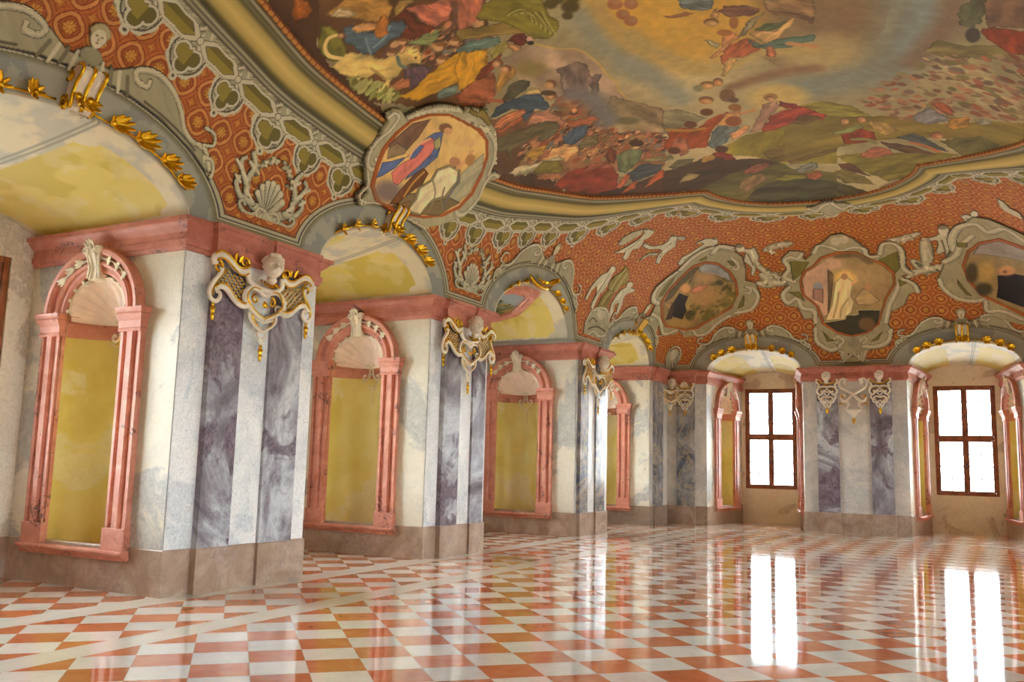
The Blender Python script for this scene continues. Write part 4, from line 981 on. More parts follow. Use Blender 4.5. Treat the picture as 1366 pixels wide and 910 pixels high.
('P',(98,66,42),[[-6.874,11.828],[-6.455,12.109],[-6.137,13.034],[-6.642,14.727],[-6.966,14.728],[-7.41,12.988]],{}),
('P',(126,84,54),[[-5.952,12.426],[-5.798,12.706],[-5.653,13.079],[-5.694,13.7],[-5.669,14.255],[-5.671,14.522],[-5.068,15.245],[-5.525,16.624],[-6.224,15.885],[-6.386,15.263],[-6.65,14.867],[-7.137,13.443],[-6.704,12.986],[-6.421,12.912]],{}),
('C',0,[[-5.995,12.419],[-5.798,12.706],[-5.653,13.079],[-5.694,13.7],[-5.669,14.255],[-5.671,14.522],[-5.068,15.245],[-5.38,16.188],[-6.078,15.507],[-6.314,15.089],[-6.545,14.628],[-6.558,13.301]],260,.065),
('C',0,[[-7.075,13.322],[-6.857,13.041],[-6.415,13.315],[-6.408,13.737],[-6.714,13.955],[-6.999,13.685]],50,.09),
('S',(104,100,100),[[-5.765,12.579],[-5.618,12.832],[-5.592,13.218],[-5.645,13.639],[-5.666,13.995]],.1723,[1.056,-.002,.0,1.0],.7,0),
('P',(52,66,80),[[-6.822,11.798],[-6.648,11.674],[-6.459,11.756],[-6.245,11.88],[-6.106,12.066],[-6.09,12.273],[-6.14,12.601],[-6.222,12.598],[-6.314,12.395],[-6.463,12.455],[-6.57,12.524],[-6.53,12.326],[-6.407,12.2],[-6.515,11.996],[-6.704,11.908]],{}),
('E',(160,104,62),[-6.021,12.334],[.0597,-.0471,.0911,.0995],.15),
('E',(74,50,28),[-5.987,12.204],[.0813,-.0311,.1216,.0655],.15),
('P',(188,112,72),[[-6.874,11.981],[-6.633,11.997],[-6.408,12.156],[-6.423,12.289],[-6.575,12.297],[-6.754,12.226],[-6.918,12.171]],{}),
('P',(150,78,48),[[-6.918,12.171],[-6.732,12.275],[-6.524,12.337],[-6.574,12.484],[-6.778,12.362],[-6.916,12.258]],{}),
('P',(168,112,88),[[-6.611,12.629],[-6.338,12.443],[-6.192,12.636],[-6.149,12.953],[-6.13,13.204],[-6.241,13.369],[-6.321,12.906],[-6.489,12.749]],{}),
('P',(84,74,48),[[-7.009,12.316],[-6.802,12.501],[-6.537,12.749],[-6.344,12.852],[-6.238,13.148],[-6.296,13.338],[-6.402,13.287],[-6.6,13.078],[-6.825,12.979],[-6.975,12.88],[-7.091,13.057],[-7.116,12.984],[-7.057,12.798],[-7.179,12.585]],{}),
('P',(98,92,62),[[-6.588,13.103],[-6.296,13.273],[-6.413,13.419],[-6.624,13.333],[-6.693,13.216]],{}),
('P',(160,118,46),[[-6.971,13.318],[-6.785,13.353],[-6.615,13.526],[-6.779,13.655],[-6.968,13.621]],{}),
('P',(62,76,94),[[-6.365,13.614],[-6.112,13.524],[-5.926,13.753],[-6.059,13.978],[-6.349,14.061],[-6.457,13.817]],{}),
('P',(160,90,56),[[-6.227,13.394],[-6.074,13.327],[-5.911,13.516],[-5.771,13.53],[-5.711,13.74],[-5.933,13.742],[-6.157,13.514]],{}),
('P',(206,150,96),[[-6.873,13.718],[-6.668,13.693],[-6.472,13.878],[-6.331,14.166],[-6.415,14.33],[-6.683,14.402],[-6.671,14.088],[-6.812,13.944]],{}),
('P',(160,90,60),[[-6.911,13.77],[-6.738,13.678],[-6.614,13.741],[-6.763,13.839]],{}),
('P',(110,96,62),[[-6.338,14.153],[-6.148,14.07],[-5.963,14.234],[-6.036,14.537],[-6.193,14.416],[-6.378,14.365]],{}),
('P',(186,132,84),[[-6.262,14.582],[-6.071,14.623],[-6.19,14.786],[-6.318,14.777]],{}),
('P',(66,40,22),[[-7.388,12.994],[-7.258,13.681],[-7.089,13.973],[-7.029,14.632],[-7.052,15.159],[-6.463,16.429],[-5.709,17.182],[-5.975,17.984],[-6.858,16.137],[-7.257,14.77],[-7.457,13.122]],{}),
('P',(122,46,28),[[-7.106,14.739],[-6.747,14.722],[-6.503,15.027],[-6.222,15.53],[-6.253,15.996],[-6.472,16.454],[-6.794,16.12],[-7.005,15.426]],{}),
('P',(150,80,56),[[-6.648,15.112],[-6.41,15.06],[-6.157,15.296],[-6.249,15.599],[-6.404,15.307]],{}),
('P',(100,52,34),[[-6.181,15.025],[-5.962,14.871],[-5.934,15.134],[-6.163,15.517]],{}),
('P',(166,152,118),[[-7.306,13.321],[-7.09,13.504],[-6.939,13.773],[-6.66,14.062],[-6.656,14.311],[-6.877,13.971],[-7.094,13.878],[-7.283,13.578]],{}),
('P',(112,98,36),[[-7.076,13.868],[-6.891,13.836],[-6.73,14.216],[-6.783,14.594],[-6.897,14.521],[-7.086,14.021]],{}),
('P',(176,110,70),[[-7.136,14.07],[-6.977,14.292],[-6.841,14.691],[-6.966,14.728],[-7.103,14.333]],{}),
('P',(58,40,22),[[-7.273,13.711],[-7.11,13.91],[-7.245,14.295],[-7.32,14.12]],{}),
('P',(96,104,72),[[-6.023,15.33],[-5.867,15.236],[-5.606,15.458],[-5.669,15.744],[-5.876,15.981],[-6.169,16.104],[-6.207,15.876]],{}),
('E',(58,38,22),[-5.589,15.192],[.0984,-.0458,.1296,.1256],.15),
('P',(56,60,66),[[-6.126,16.137],[-5.805,16.087],[-5.488,16.514],[-5.722,16.718],[-6.091,16.648],[-6.215,16.602]],{}),
('P',(128,122,78),[[-5.769,15.985],[-5.513,16.025],[-5.371,16.161],[-5.452,16.405]],{}),
('P',(172,80,40),[[-6.534,16.762],[-6.261,16.647],[-6.082,16.663],[-6.23,16.873]],{}),
('P',(172,82,42),[[-6.105,17.045],[-5.75,16.8],[-5.561,16.734],[-5.663,17.041],[-5.994,17.097]],{}),
('P',(168,84,52),[[-6.47,16.413],[-6.178,16.128],[-6.129,16.295],[-6.398,16.558]],{}),
]),
'ovalframe': ('T', [
('P',(176,168,128),[[-7.923,9.978],[-7.781,9.885],[-7.63,9.93],[-7.491,9.917],[-7.432,9.794],[-7.35,9.864],[-7.321,10.013],[-7.365,10.197],[-7.211,10.326],[-7.074,10.528],[-6.959,10.776],[-6.918,11.068],[-6.862,11.065],[-6.726,11.497],[-6.839,11.803],[-6.89,12.049],[-7.035,12.37],[-7.247,12.652],[-7.388,12.694],[-7.346,12.889],[-7.402,13.049],[-7.485,12.869],[-7.621,12.844],[-7.774,12.849],[-7.914,12.78],[-7.948,12.633],[-8.011,12.54],[-8.083,12.171],[-8.131,11.83],[-8.115,11.401],[-8.094,11.15],[-8.101,10.79],[-8.122,10.388],[-8.149,10.24],[-8.122,10.124],[-8.077,10.243],[-8.006,10.1]],{}),
('S',(204,196,158),[[-7.451,9.859],[-7.378,9.904],[-7.398,10.03],[-7.549,10.04],[-7.71,9.933],[-7.841,9.935],[-7.915,10.024],[-7.918,10.159],[-7.861,10.19],[-7.84,10.083]],.0358,[1.676,-.0,.0,1.0],.2,1),
('S',(204,196,158),[[-7.342,10.203],[-7.202,10.352],[-7.032,10.632],[-6.933,11.001]],.0377,[1.295,-.0,.0,1.0],.2,1),
('S',(204,196,158),[[-6.953,11.605],[-6.95,11.901],[-7.059,12.306],[-7.246,12.57],[-7.431,12.716]],.0407,[1.294,-.001,.0,1.0],.2,1),
('S',(204,196,158),[[-7.382,12.984],[-7.393,12.81],[-7.528,12.784],[-7.732,12.881],[-7.902,12.759],[-7.942,12.572],[-7.902,12.452],[-7.841,12.549]],.046,[1.703,-.002,.0,1.0],.2,1),
('S',(204,196,158),[[-8.139,10.187],[-8.101,10.092],[-8.037,10.183],[-7.947,10.051]],.0252,[2.647,-.001,.0,1.0],.2,1),
('S',(204,196,158),[[-8.122,10.124],[-8.124,10.277],[-8.096,10.621]],.0229,[3.049,-.001,.0,1.0],.2,1),
('S',(204,196,158),[[-8.127,11.87],[-8.118,11.672],[-8.111,11.35]],.0259,[3.09,-.001,.0,1.0],.2,1),
('P',(150,128,56),[[-6.895,11.122],[-6.827,11.145],[-6.812,11.309],[-6.729,11.356],[-6.76,11.559],[-6.839,11.803],[-6.893,11.748],[-6.856,11.483],[-6.882,11.287]],{}),
('E',(206,198,160),[-7.316,10.243],[.0134,-.0172,.0399,.0261],.3),
('E',(206,198,160),[-7.261,10.313],[.0139,-.0175,.0398,.0269],.3),
('E',(206,198,160),[-7.208,10.386],[.0144,-.0179,.0396,.0277],.3),
('E',(206,198,160),[-7.156,10.463],[.0148,-.0182,.0395,.0286],.3),
('E',(206,198,160),[-7.107,10.546],[.0153,-.0185,.0394,.0294],.3),
('E',(206,198,160),[-7.06,10.634],[.0157,-.0187,.0394,.0302],.3),
('E',(206,198,160),[-7.016,10.728],[.0161,-.019,.0395,.031],.3),
('E',(206,198,160),[-6.975,10.828],[.0165,-.0193,.0395,.0318],.3),
('E',(206,198,160),[-6.937,10.935],[.0169,-.0195,.0397,.0327],.3),
('E',(206,198,160),[-6.919,12.052],[.0159,-.021,.0388,.0383],.3),
('E',(206,198,160),[-6.972,12.163],[.0156,-.0209,.0398,.0383],.3),
('E',(206,198,160),[-7.031,12.256],[.0153,-.0208,.0408,.0381],.3),
('E',(206,198,160),[-7.083,12.367],[.0151,-.0207,.0418,.0381],.3),
('E',(206,198,160),[-7.141,12.458],[.0147,-.0206,.0428,.0378],.3),
('E',(206,198,160),[-7.193,12.569],[.0144,-.0205,.0439,.0377],.3),
('E',(206,198,160),[-7.25,12.659],[.0141,-.0203,.045,.0373],.3),
('E',(196,186,150),[-6.972,11.347],[.0456,-.0498,.1119,.0858],.3),
('E',(130,120,84),[-6.977,11.404],[.016,-.02,.0395,.0345],.3),
]),
'ovalpicture': ('T', [
('P',(142,74,24),[[-8.033,10.215],[-7.872,10.13],[-7.738,10.086],[-7.539,10.141],[-7.325,10.256],[-7.156,10.488],[-7.022,10.833],[-6.989,11.235],[-6.963,11.723],[-7.036,12.056],[-7.228,12.377],[-7.484,12.599],[-7.713,12.687],[-7.896,12.543],[-8.014,12.199],[-8.079,11.743],[-8.1,11.375],[-8.114,10.932],[-8.101,10.433]],{}),
('P',(188,156,92),[[-8.021,10.311],[-7.882,10.221],[-7.749,10.179],[-7.558,10.208],[-7.353,10.299],[-7.183,10.531],[-7.061,10.853],[-7.033,11.263],[-7.026,11.635],[-7.071,11.964],[-7.238,12.264],[-7.472,12.471],[-7.7,12.561],[-7.873,12.451],[-7.994,12.116],[-8.057,11.707],[-8.076,11.424],[-8.084,10.967],[-8.088,10.569]],{}),
('P',(104,76,54),[[-7.688,10.167],[-7.367,10.321],[-7.213,10.579],[-7.46,10.628],[-7.643,10.577],[-7.746,10.41]],{}),
('P',(124,104,70),[[-7.712,10.203],[-7.622,10.304],[-7.617,10.538],[-7.675,10.585],[-7.8,10.293]],{}),
('P',(150,142,108),[[-7.6,12.034],[-7.216,12.172],[-7.405,12.458],[-7.722,12.546],[-7.891,12.331],[-7.925,11.904]],{}),
('E',(112,96,86),[-8.01,10.648],[.0386,-.0633,.3023,.0969],.5),
('P',(110,92,56),[[-8.011,10.894],[-7.833,11.752],[-7.842,12.448],[-8.018,12.061],[-8.084,11.349],[-8.087,10.848]],{}),
('P',(78,92,128),[[-7.967,10.269],[-7.839,10.235],[-7.794,10.401],[-7.693,10.654],[-7.516,10.713],[-7.329,10.848],[-7.257,10.996],[-7.426,11.18],[-7.56,11.217],[-7.7,11.087],[-7.693,10.654],[-7.838,10.548],[-7.933,10.374]],{}),
('P',(78,90,120),[[-7.663,10.942],[-7.546,11.195],[-7.426,11.18],[-7.544,11.281],[-7.699,11.173],[-7.813,11.006],[-7.892,10.876]],{}),
('P',(186,104,88),[[-7.884,10.518],[-7.762,10.635],[-7.651,10.839],[-7.519,10.846],[-7.537,10.705],[-7.391,10.86],[-7.4,11.048],[-7.548,11.109],[-7.714,11.022],[-7.831,10.906],[-7.944,10.79],[-7.949,10.675]],{}),
('S',(196,148,104),[[-7.699,10.704],[-7.614,10.697],[-7.508,10.743],[-7.415,10.854]],.0266,[1.535,-.0,.0,1.0],.2,0),
('E',(110,78,46),[-7.212,10.976],[.0418,-.0494,.1192,.0805],.15),
('E',(186,140,96),[-7.227,11.072],[.0258,-.0372,.0749,.0609],.15),
('P',(150,140,90),[[-7.426,10.959],[-7.322,11.012],[-7.426,11.18],[-7.499,11.142]],{}),
('P',(96,58,24),[[-8.086,10.765],[-7.939,10.907],[-7.813,11.006],[-7.706,11.14],[-7.736,11.321],[-7.846,11.319],[-7.955,11.143],[-8.056,10.964]],{}),
('S',(168,120,44),[[-7.994,11.034],[-7.87,11.095],[-7.744,11.2]],.0214,[1.966,-.001,.0,1.0],.4,0),
('P',(130,92,50),[[-8.06,11.013],[-8.008,11.185],[-8.014,11.324],[-8.07,11.198]],{}),
('P',(120,104,64),[[-8.094,11.194],[-7.985,11.278],[-7.886,11.251],[-7.779,11.435],[-7.661,11.426],[-7.542,11.647],[-7.538,11.952],[-7.67,12.154],[-7.873,12.057],[-7.946,11.753],[-8.073,11.598]],{}),
('P',(196,182,138),[[-8.075,11.248],[-7.976,11.35],[-7.892,11.304],[-7.785,11.49],[-7.667,11.481],[-7.563,11.682],[-7.565,11.925],[-7.672,12.058],[-7.856,11.979],[-7.925,11.717],[-8.061,11.577]],{}),
('E',(160,112,72),[-7.494,11.71],[.0314,-.0472,.1193,.0792],.15),
('S',(182,134,90),[[-7.536,11.876],[-7.416,11.917],[-7.283,11.885]],.0427,[1.428,-.001,.0,1.0],.2,0),
('E',(150,108,54),[-7.38,12.003],[.0026,-.0734,.1182,.0314],.2),
('E',(186,150,96),[-7.207,11.655],[.0573,-.0549,.1687,.0942],.5),
('S',(96,92,92),[[-7.628,12.082],[-7.806,12.089],[-7.958,12.054]],.0201,[1.829,-.001,.0,1.0],.4,0),
('S',(120,108,74),[[-7.76,11.45],[-7.868,11.717],[-8.017,11.777]],.0161,[1.994,-.001,.0,1.0],.4,0),
('S',(110,100,70),[[-7.782,11.857],[-7.891,11.943],[-7.952,12.094]],.0166,[1.971,-.001,.0,1.0],.4,0),
]),
'frame1': ('A', [
('P',(166,154,112),[[-.713,.272],[-.756,.294],[-.758,.339],[-.707,.386],[-.673,.411],[-.673,.458],[-.616,.507],[-.563,.54],[-.481,.537],[-.401,.478],[-.371,.416],[-.36,.362],[-.321,.35],[-.299,.302],[-.316,.253],[-.368,.225],[-.397,.215],[-.427,.188],[-.473,.156],[-.532,.148],[-.557,.167],[-.572,.154],[-.625,.156],[-.672,.202],[-.715,.231]],{}),
('S',(198,188,148),[[-.699,.267],[-.737,.283],[-.747,.322],[-.717,.368],[-.683,.405]],.0765,[7.451,-2.733,.0,8.466],.2,1),
('S',(198,188,148),[[-.67,.418],[-.642,.478],[-.596,.521],[-.534,.535],[-.461,.517]],.0827,[5.683,-1.521,.0,8.364],.2,1),
('S',(198,188,148),[[-.425,.418],[-.407,.411],[-.408,.437],[-.447,.472]],.0525,[6.27,-1.188,.0,9.79],.2,1),
('S',(198,188,148),[[-.356,.334],[-.325,.323],[-.308,.292],[-.326,.248],[-.378,.234]],.0648,[7.666,.137,.0,10.676],.2,1),
('S',(198,188,148),[[-.357,.313],[-.342,.307],[-.335,.323],[-.356,.334]],.0402,[7.35,-.273,.0,10.802],.2,1),
('S',(198,188,148),[[-.394,.224],[-.429,.201],[-.458,.165],[-.49,.156],[-.511,.173],[-.537,.168]],.0603,[8.625,.218,.0,11.419],.2,1),
('S',(198,188,148),[[-.537,.168],[-.561,.18],[-.577,.167],[-.619,.157],[-.643,.183],[-.67,.211],[-.712,.226]],.0692,[10.135,-4.547,.0,10.381],.2,1),
('S',(198,188,148),[[-.547,.505],[-.536,.539],[-.472,.529]],.0964,[5.423,-1.216,.0,8.322],.2,1),
('P',(118,110,44),[[-.722,.293],[-.706,.35],[-.682,.392],[-.678,.361],[-.696,.299]],{}),
('P',(118,110,44),[[-.375,.248],[-.36,.302],[-.354,.292],[-.354,.258]],{}),
('P',(118,110,44),[[-.466,.459],[-.437,.458],[-.418,.431],[-.435,.431]],{}),
('P',(118,110,44),[[-.603,.47],[-.574,.491],[-.563,.469],[-.591,.459]],{}),
]),
'picture1': ('A', [
('P',(142,76,26),[[-.695,.272],[-.687,.318],[-.656,.382],[-.621,.44],[-.566,.462],[-.5,.452],[-.431,.408],[-.393,.36],[-.377,.307],[-.391,.25],[-.433,.221],[-.466,.198],[-.494,.177],[-.537,.168],[-.581,.178],[-.622,.179],[-.658,.211]],{}),
('P',(128,104,60),[[-.681,.272],[-.675,.315],[-.646,.376],[-.612,.429],[-.561,.45],[-.498,.44],[-.437,.4],[-.4,.354],[-.387,.307],[-.399,.257],[-.439,.229],[-.474,.206],[-.5,.184],[-.54,.177],[-.582,.187],[-.62,.187],[-.647,.211]],{}),
('P',(124,124,116),[[-.589,.429],[-.561,.45],[-.498,.44],[-.439,.399],[-.415,.357],[-.475,.382],[-.564,.402]],{}),
('P',(78,66,36),[[-.674,.272],[-.672,.315],[-.646,.376],[-.612,.429],[-.579,.435],[-.595,.39],[-.631,.337],[-.646,.293]],{}),
('C',3,[[-.595,.39],[-.488,.388],[-.412,.346],[-.393,.302],[-.412,.252],[-.476,.214],[-.529,.204],[-.569,.282]],90,.12),
('E',(150,116,66),[-.513,.302],[.0684,.015,-.0003,-.0427],.6),
('E',(150,118,76),[-.529,.377],[.0522,.0097,-.001,-.0244],.6),
('P',(150,118,66),[[-.672,.266],[-.642,.272],[-.618,.261],[-.635,.246]],{}),
('E',(144,116,60),[-.572,.196],[.0476,.005,.0008,-.0128],.3),
('P',(38,34,34),[[-.622,.231],[-.629,.271],[-.621,.312],[-.573,.298],[-.574,.266],[-.556,.241],[-.563,.211],[-.604,.219]],{}),
('E',(184,134,84),[-.601,.332],[.0232,.0094,-.0004,-.0195],.5),
('P',(172,112,82),[[-.577,.325],[-.549,.342],[-.507,.347],[-.524,.319],[-.558,.308]],{}),
('E',(64,62,44),[-.464,.355],[.016,.0035,-.0002,-.0116],.4),
('P',(70,52,36),[[-.635,.207],[-.635,.272],[-.623,.271],[-.607,.212]],{}),
]),
'frame2': ('A', [
('P',(168,156,114),[[-.1,.483],[-.081,.518],[-.058,.534],[-.013,.574],[.04,.578],[.078,.539],[.103,.491],[.101,.447],[.142,.441],[.171,.494],[.219,.509],[.24,.461],[.221,.39],[.227,.351],[.191,.343],[.228,.307],[.227,.28],[.193,.275],[.169,.239],[.123,.218],[.109,.187],[.122,.16],[.111,.113],[.071,.107],[.038,.092],[.029,.061],[-.031,.062],[-.043,.095],[-.107,.119],[-.123,.165],[-.113,.212],[-.152,.208],[-.172,.251],[-.216,.26],[-.229,.3],[-.2,.33],[-.227,.38],[-.206,.417],[-.237,.454],[-.201,.5],[-.149,.492],[-.138,.448]],{}),
('S',(198,188,148),[[-.1,.479],[-.074,.517],[-.028,.503],[.007,.482],[.063,.492],[.099,.479],[.102,.441],[.14,.436]],.0661,[5.899,.009,.0,9.367],.2,1),
('S',(198,188,148),[[-.15,.479],[-.167,.454],[-.194,.464],[-.22,.449],[-.2,.409],[-.218,.373],[-.182,.351]],.0728,[6.389,-.132,.0,9.895],.2,1),
('S',(198,188,148),[[.151,.446],[.183,.492],[.227,.485],[.233,.442],[.207,.378],[.223,.348]],.069,[6.34,.206,.0,9.865],.2,1),
('S',(198,188,148),[[-.2,.328],[-.222,.3],[-.205,.269],[-.172,.286],[-.156,.25],[-.119,.238],[-.115,.198]],.068,[7.753,.391,.0,9.359],.2,1),
('S',(198,188,148),[[.22,.281],[.214,.311],[.183,.328],[.155,.288],[.125,.245],[.104,.187]],.064,[7.703,-.363,.0,9.418],.2,1),
('S',(198,188,148),[[-.116,.176],[-.112,.133],[-.071,.104],[-.04,.114]],.0612,[8.22,.014,.0,8.267],.2,1),
('S',(198,188,148),[[-.05,.125],[-.06,.136],[-.044,.147],[-.029,.13],[-.045,.114]],.0347,[8.182,.006,.0,8.246],.2,1),
('S',(198,188,148),[[.116,.16],[.106,.124],[.071,.11],[.031,.111]],.0589,[8.224,-.003,.0,8.263],.2,1),
('S',(198,188,148),[[.031,.122],[.045,.132],[.033,.143],[.022,.128]],.034,[8.174,-.003,.0,8.241],.2,1),
('S',(196,186,146),[[-.0,.08],[-.041,.098]],.0302,[8.199,-.008,.0,8.241],.2,1),
('S',(196,186,146),[[-.0,.08],[.04,.095]],.0299,[8.2,.009,.0,8.24],.2,1),
('S',(196,186,146),[[-.0,.083],[-.039,.091]],.0302,[8.199,-.008,.0,8.24],.2,1),
('S',(196,186,146),[[-.0,.083],[.038,.089]],.0299,[8.2,.009,.0,8.24],.2,1),
('S',(196,186,146),[[-.0,.085],[-.037,.085]],.0302,[8.199,-.008,.0,8.24],.2,1),
('S',(196,186,146),[[-.0,.085],[.036,.082]],.0299,[8.2,.009,.0,8.239],.2,1),
('S',(196,186,146),[[-.0,.087],[-.035,.078]],.0302,[8.2,-.008,.0,8.239],.2,1),
('S',(196,186,146),[[-.0,.087],[.034,.076]],.0299,[8.2,.008,.0,8.239],.2,1),
('S',(196,186,146),[[-.0,.089],[-.033,.072]],.0302,[8.2,-.007,.0,8.238],.2,1),
('S',(196,186,146),[[-.0,.089],[.032,.07]],.0299,[8.2,.008,.0,8.238],.2,1),
('S',(196,186,146),[[.0,.091],[-.031,.065]],.0302,[8.2,-.007,.0,8.237],.2,1),
('S',(196,186,146),[[.0,.091],[.029,.063]],.0299,[8.2,.008,.0,8.237],.2,1),
('E',(150,140,110),[.001,.126],[.0173,-.0008,-.0007,-.0204],.3),
('E',(198,188,148),[-.001,.536],[.0207,-.0057,-.0025,-.0244],.3),
('E',(198,188,148),[.037,.542],[.0192,-.0064,-.0026,-.0226],.3),
('P',(118,110,42),[[-.2,.447],[-.12,.438],[-.154,.384],[-.188,.354]],{}),
('P',(118,110,42),[[.135,.421],[.223,.452],[.199,.379],[.171,.355]],{}),
('P',(118,110,42),[[-.205,.312],[-.165,.311],[-.144,.273],[-.177,.293]],{}),
('P',(118,110,42),[[.174,.335],[.2,.316],[.17,.305]],{}),
('P',(118,110,42),[[-.095,.17],[-.07,.142],[-.05,.133],[-.081,.132]],{}),
('P',(118,110,42),[[.094,.161],[.077,.131],[.052,.126]],{}),
]),
'picture2': ('A', [
('P',(142,76,28),[[-.167,.353],[-.15,.4],[-.115,.419],[-.079,.46],[-.006,.483],[.071,.474],[.114,.431],[.153,.406],[.175,.362],[.162,.315],[.124,.268],[.103,.225],[.085,.18],[.048,.153],[-.003,.144],[-.046,.155],[-.097,.192],[-.113,.255],[-.157,.295]],{}),
('P',(136,112,68),[[-.157,.355],[-.141,.395],[-.109,.413],[-.074,.449],[-.005,.469],[.066,.461],[.105,.422],[.144,.395],[.165,.357],[.155,.319],[.117,.273],[.097,.228],[.079,.185],[.044,.162],[-.003,.153],[-.041,.164],[-.088,.197],[-.104,.257],[-.149,.299]],{}),
('P',(172,136,104),[[-.155,.36],[-.138,.394],[-.106,.411],[-.058,.446],[-.055,.4],[-.072,.225],[-.09,.214],[-.104,.257],[-.149,.301]],{}),
('P',(92,70,42),[[-.057,.407],[-.038,.377],[-.063,.258],[-.075,.213]],{}),
('E',(172,138,104),[-.03,.424],[.0367,-.0053,-.0033,-.0303],.5),
('E',(150,124,80),[.064,.361],[.0671,-.0128,-.0068,-.0527],.6),
('S',(96,78,48),[[-.011,.458],[.065,.454],[.103,.417]],.0918,[6.22,.003,.0,9.645],.6,0),
('E',(132,132,130),[-.099,.33],[.0171,-.0015,-.0009,-.018],.1),
('P',(140,104,84),[[-.118,.322],[-.081,.32],[-.086,.265],[-.121,.285]],{}),
('E',(206,170,92),[-.001,.359],[.0365,-.0055,-.003,-.0306],.6),
('P',(196,172,118),[[-.04,.34],[-.002,.378],[.025,.338],[.008,.287],[.016,.265],[.005,.231],[-.025,.205],[-.084,.204],[-.059,.258]],{}),
('E',(156,114,74),[-.002,.364],[.0115,-.0024,-.001,-.0134],.2),
('S',(150,126,78),[[-.031,.304],[-.042,.257],[-.056,.213]],.0232,[7.733,.115,.0,8.97],.5,0),
('S',(150,126,78),[[-.002,.278],[-.027,.245],[-.035,.212]],.0228,[7.8,.058,.0,8.818],.5,0),
('S',(196,150,100),[[.018,.332],[.034,.344]],.035,[7.145,-.05,.0,9.718],.2,0),
('P',(156,130,84),[[.017,.277],[.053,.313],[.074,.296],[.099,.262],[.063,.248],[.022,.254]],{}),
('E',(160,116,76),[.07,.316],[.0118,-.0029,-.0011,-.0134],.2),
('P',(48,44,26),[[-.086,.196],[-.02,.204],[-.013,.219],[.023,.219],[.025,.234],[.091,.23],[.079,.184],[.044,.16],[-.003,.151],[-.048,.166]],{}),
('E',(96,70,42),[.046,.186],[.0253,-.002,-.0015,-.0225],.2),
('S',(150,140,100),[[-.086,.198],[-.021,.207],[-.018,.219],[.022,.22],[.025,.235],[.09,.231]],.0111,[7.928,-.003,.0,8.561],.3,0),
]),
'frame3': ('A', [
('P',(166,154,112),[[.297,.32],[.325,.348],[.363,.391],[.416,.421],[.447,.466],[.53,.526],[.672,.566],[.733,.538],[.814,.419],[.481,.136],[.432,.156],[.391,.183],[.395,.226],[.346,.231],[.302,.266]],{}),
('S',(198,188,148),[[.302,.313],[.299,.283],[.323,.246],[.364,.23],[.397,.231]],.0691,[7.903,-.399,.0,10.452],.2,1),
('S',(198,188,148),[[.422,.42],[.457,.473],[.543,.523],[.635,.526],[.642,.477],[.742,.479],[.759,.394]],.0949,[5.91,1.726,.0,8.53],.2,1),
('S',(198,188,148),[[.355,.378],[.411,.398],[.464,.437],[.553,.474]],.0814,[6.4,1.363,.0,9.887],.2,1),
('S',(198,188,148),[[.399,.225],[.391,.195],[.428,.19],[.467,.161]],.0605,[8.559,-.747,.0,10.608],.2,1),
('P',(118,110,44),[[.459,.455],[.502,.447],[.481,.426],[.446,.432]],{}),
('P',(118,110,44),[[.356,.311],[.36,.275],[.37,.245],[.355,.253],[.347,.288]],{}),
]),
'picture3': ('A', [
('P',(142,76,28),[[.399,.357],[.463,.413],[.547,.444],[.656,.448],[.747,.381],[.489,.154],[.441,.199],[.39,.245],[.38,.301]],{}),
('P',(128,108,66),[[.41,.355],[.467,.404],[.542,.432],[.639,.436],[.726,.369],[.496,.167],[.446,.208],[.4,.252],[.393,.306]],{}),
('P',(128,118,104),[[.537,.431],[.639,.436],[.726,.369],[.671,.333],[.582,.365],[.521,.388],[.474,.396]],{}),
('E',(60,50,28),[.418,.327],[.0205,-.0249,-.0032,-.035],.4),
('E',(56,48,28),[.416,.266],[.0233,-.0126,-.0034,-.021],.4),
('E',(156,126,62),[.47,.326],[.0266,-.029,-.004,-.0348],.6),
('P',(26,24,30),[[.49,.304],[.554,.302],[.603,.283],[.507,.185],[.48,.203],[.435,.235]],{}),
('E',(178,130,80),[.538,.317],[.029,-.0174,-.0039,-.0171],.4),
('E',(120,80,50),[.527,.314],[.0079,-.0056,-.0011,-.0057],.3),
]),
'putti_left': ('A', [
('P',(178,168,128),[[-1.225,.531],[-1.233,.568],[-1.19,.609],[-1.125,.634],[-1.102,.599],[-1.145,.559],[-1.186,.525]],{}),
('P',(178,168,128),[[-.831,.596],[-.811,.605],[-.763,.605],[-.751,.584],[-.787,.576]],{}),
('P',(170,160,120),[[-.963,.455],[-.954,.486],[-.926,.507],[-.862,.508],[-.862,.488],[-.917,.487]],{}),
('P',(200,192,154),[[-1.213,.484],[-1.178,.5],[-1.145,.522],[-1.111,.551],[-1.091,.572],[-1.087,.6],[-1.102,.63],[-1.078,.638],[-1.027,.634],[-1.013,.618],[-1.018,.585],[-1.04,.572],[-1.025,.546],[-1.036,.515],[-1.056,.521],[-1.071,.513],[-1.062,.481],[-1.068,.457],[-1.103,.466],[-1.116,.498],[-1.152,.489]],{}),
('P',(200,192,154),[[-1.019,.538],[-1.015,.559],[-.94,.542],[-.882,.551],[-.863,.571],[-.869,.602],[-.849,.611],[-.813,.596],[-.799,.572],[-.783,.544],[-.797,.525],[-.815,.504],[-.82,.481],[-.81,.443],[-.842,.452],[-.856,.488],[-.852,.517],[-.887,.526],[-.959,.521]],{}),
('P',(200,192,154),[[-.704,.445],[-.701,.48],[-.671,.502],[-.644,.53],[-.624,.554],[-.643,.566],[-.662,.548],[-.671,.563],[-.633,.588],[-.589,.59],[-.552,.574],[-.546,.555],[-.563,.54],[-.592,.541],[-.62,.515],[-.646,.484],[-.665,.456],[-.681,.435]],{}),
('S',(110,100,72),[[-1.125,.505],[-1.094,.537],[-1.076,.569]],.016,[4.653,-.597,.0,5.732],.3,0),
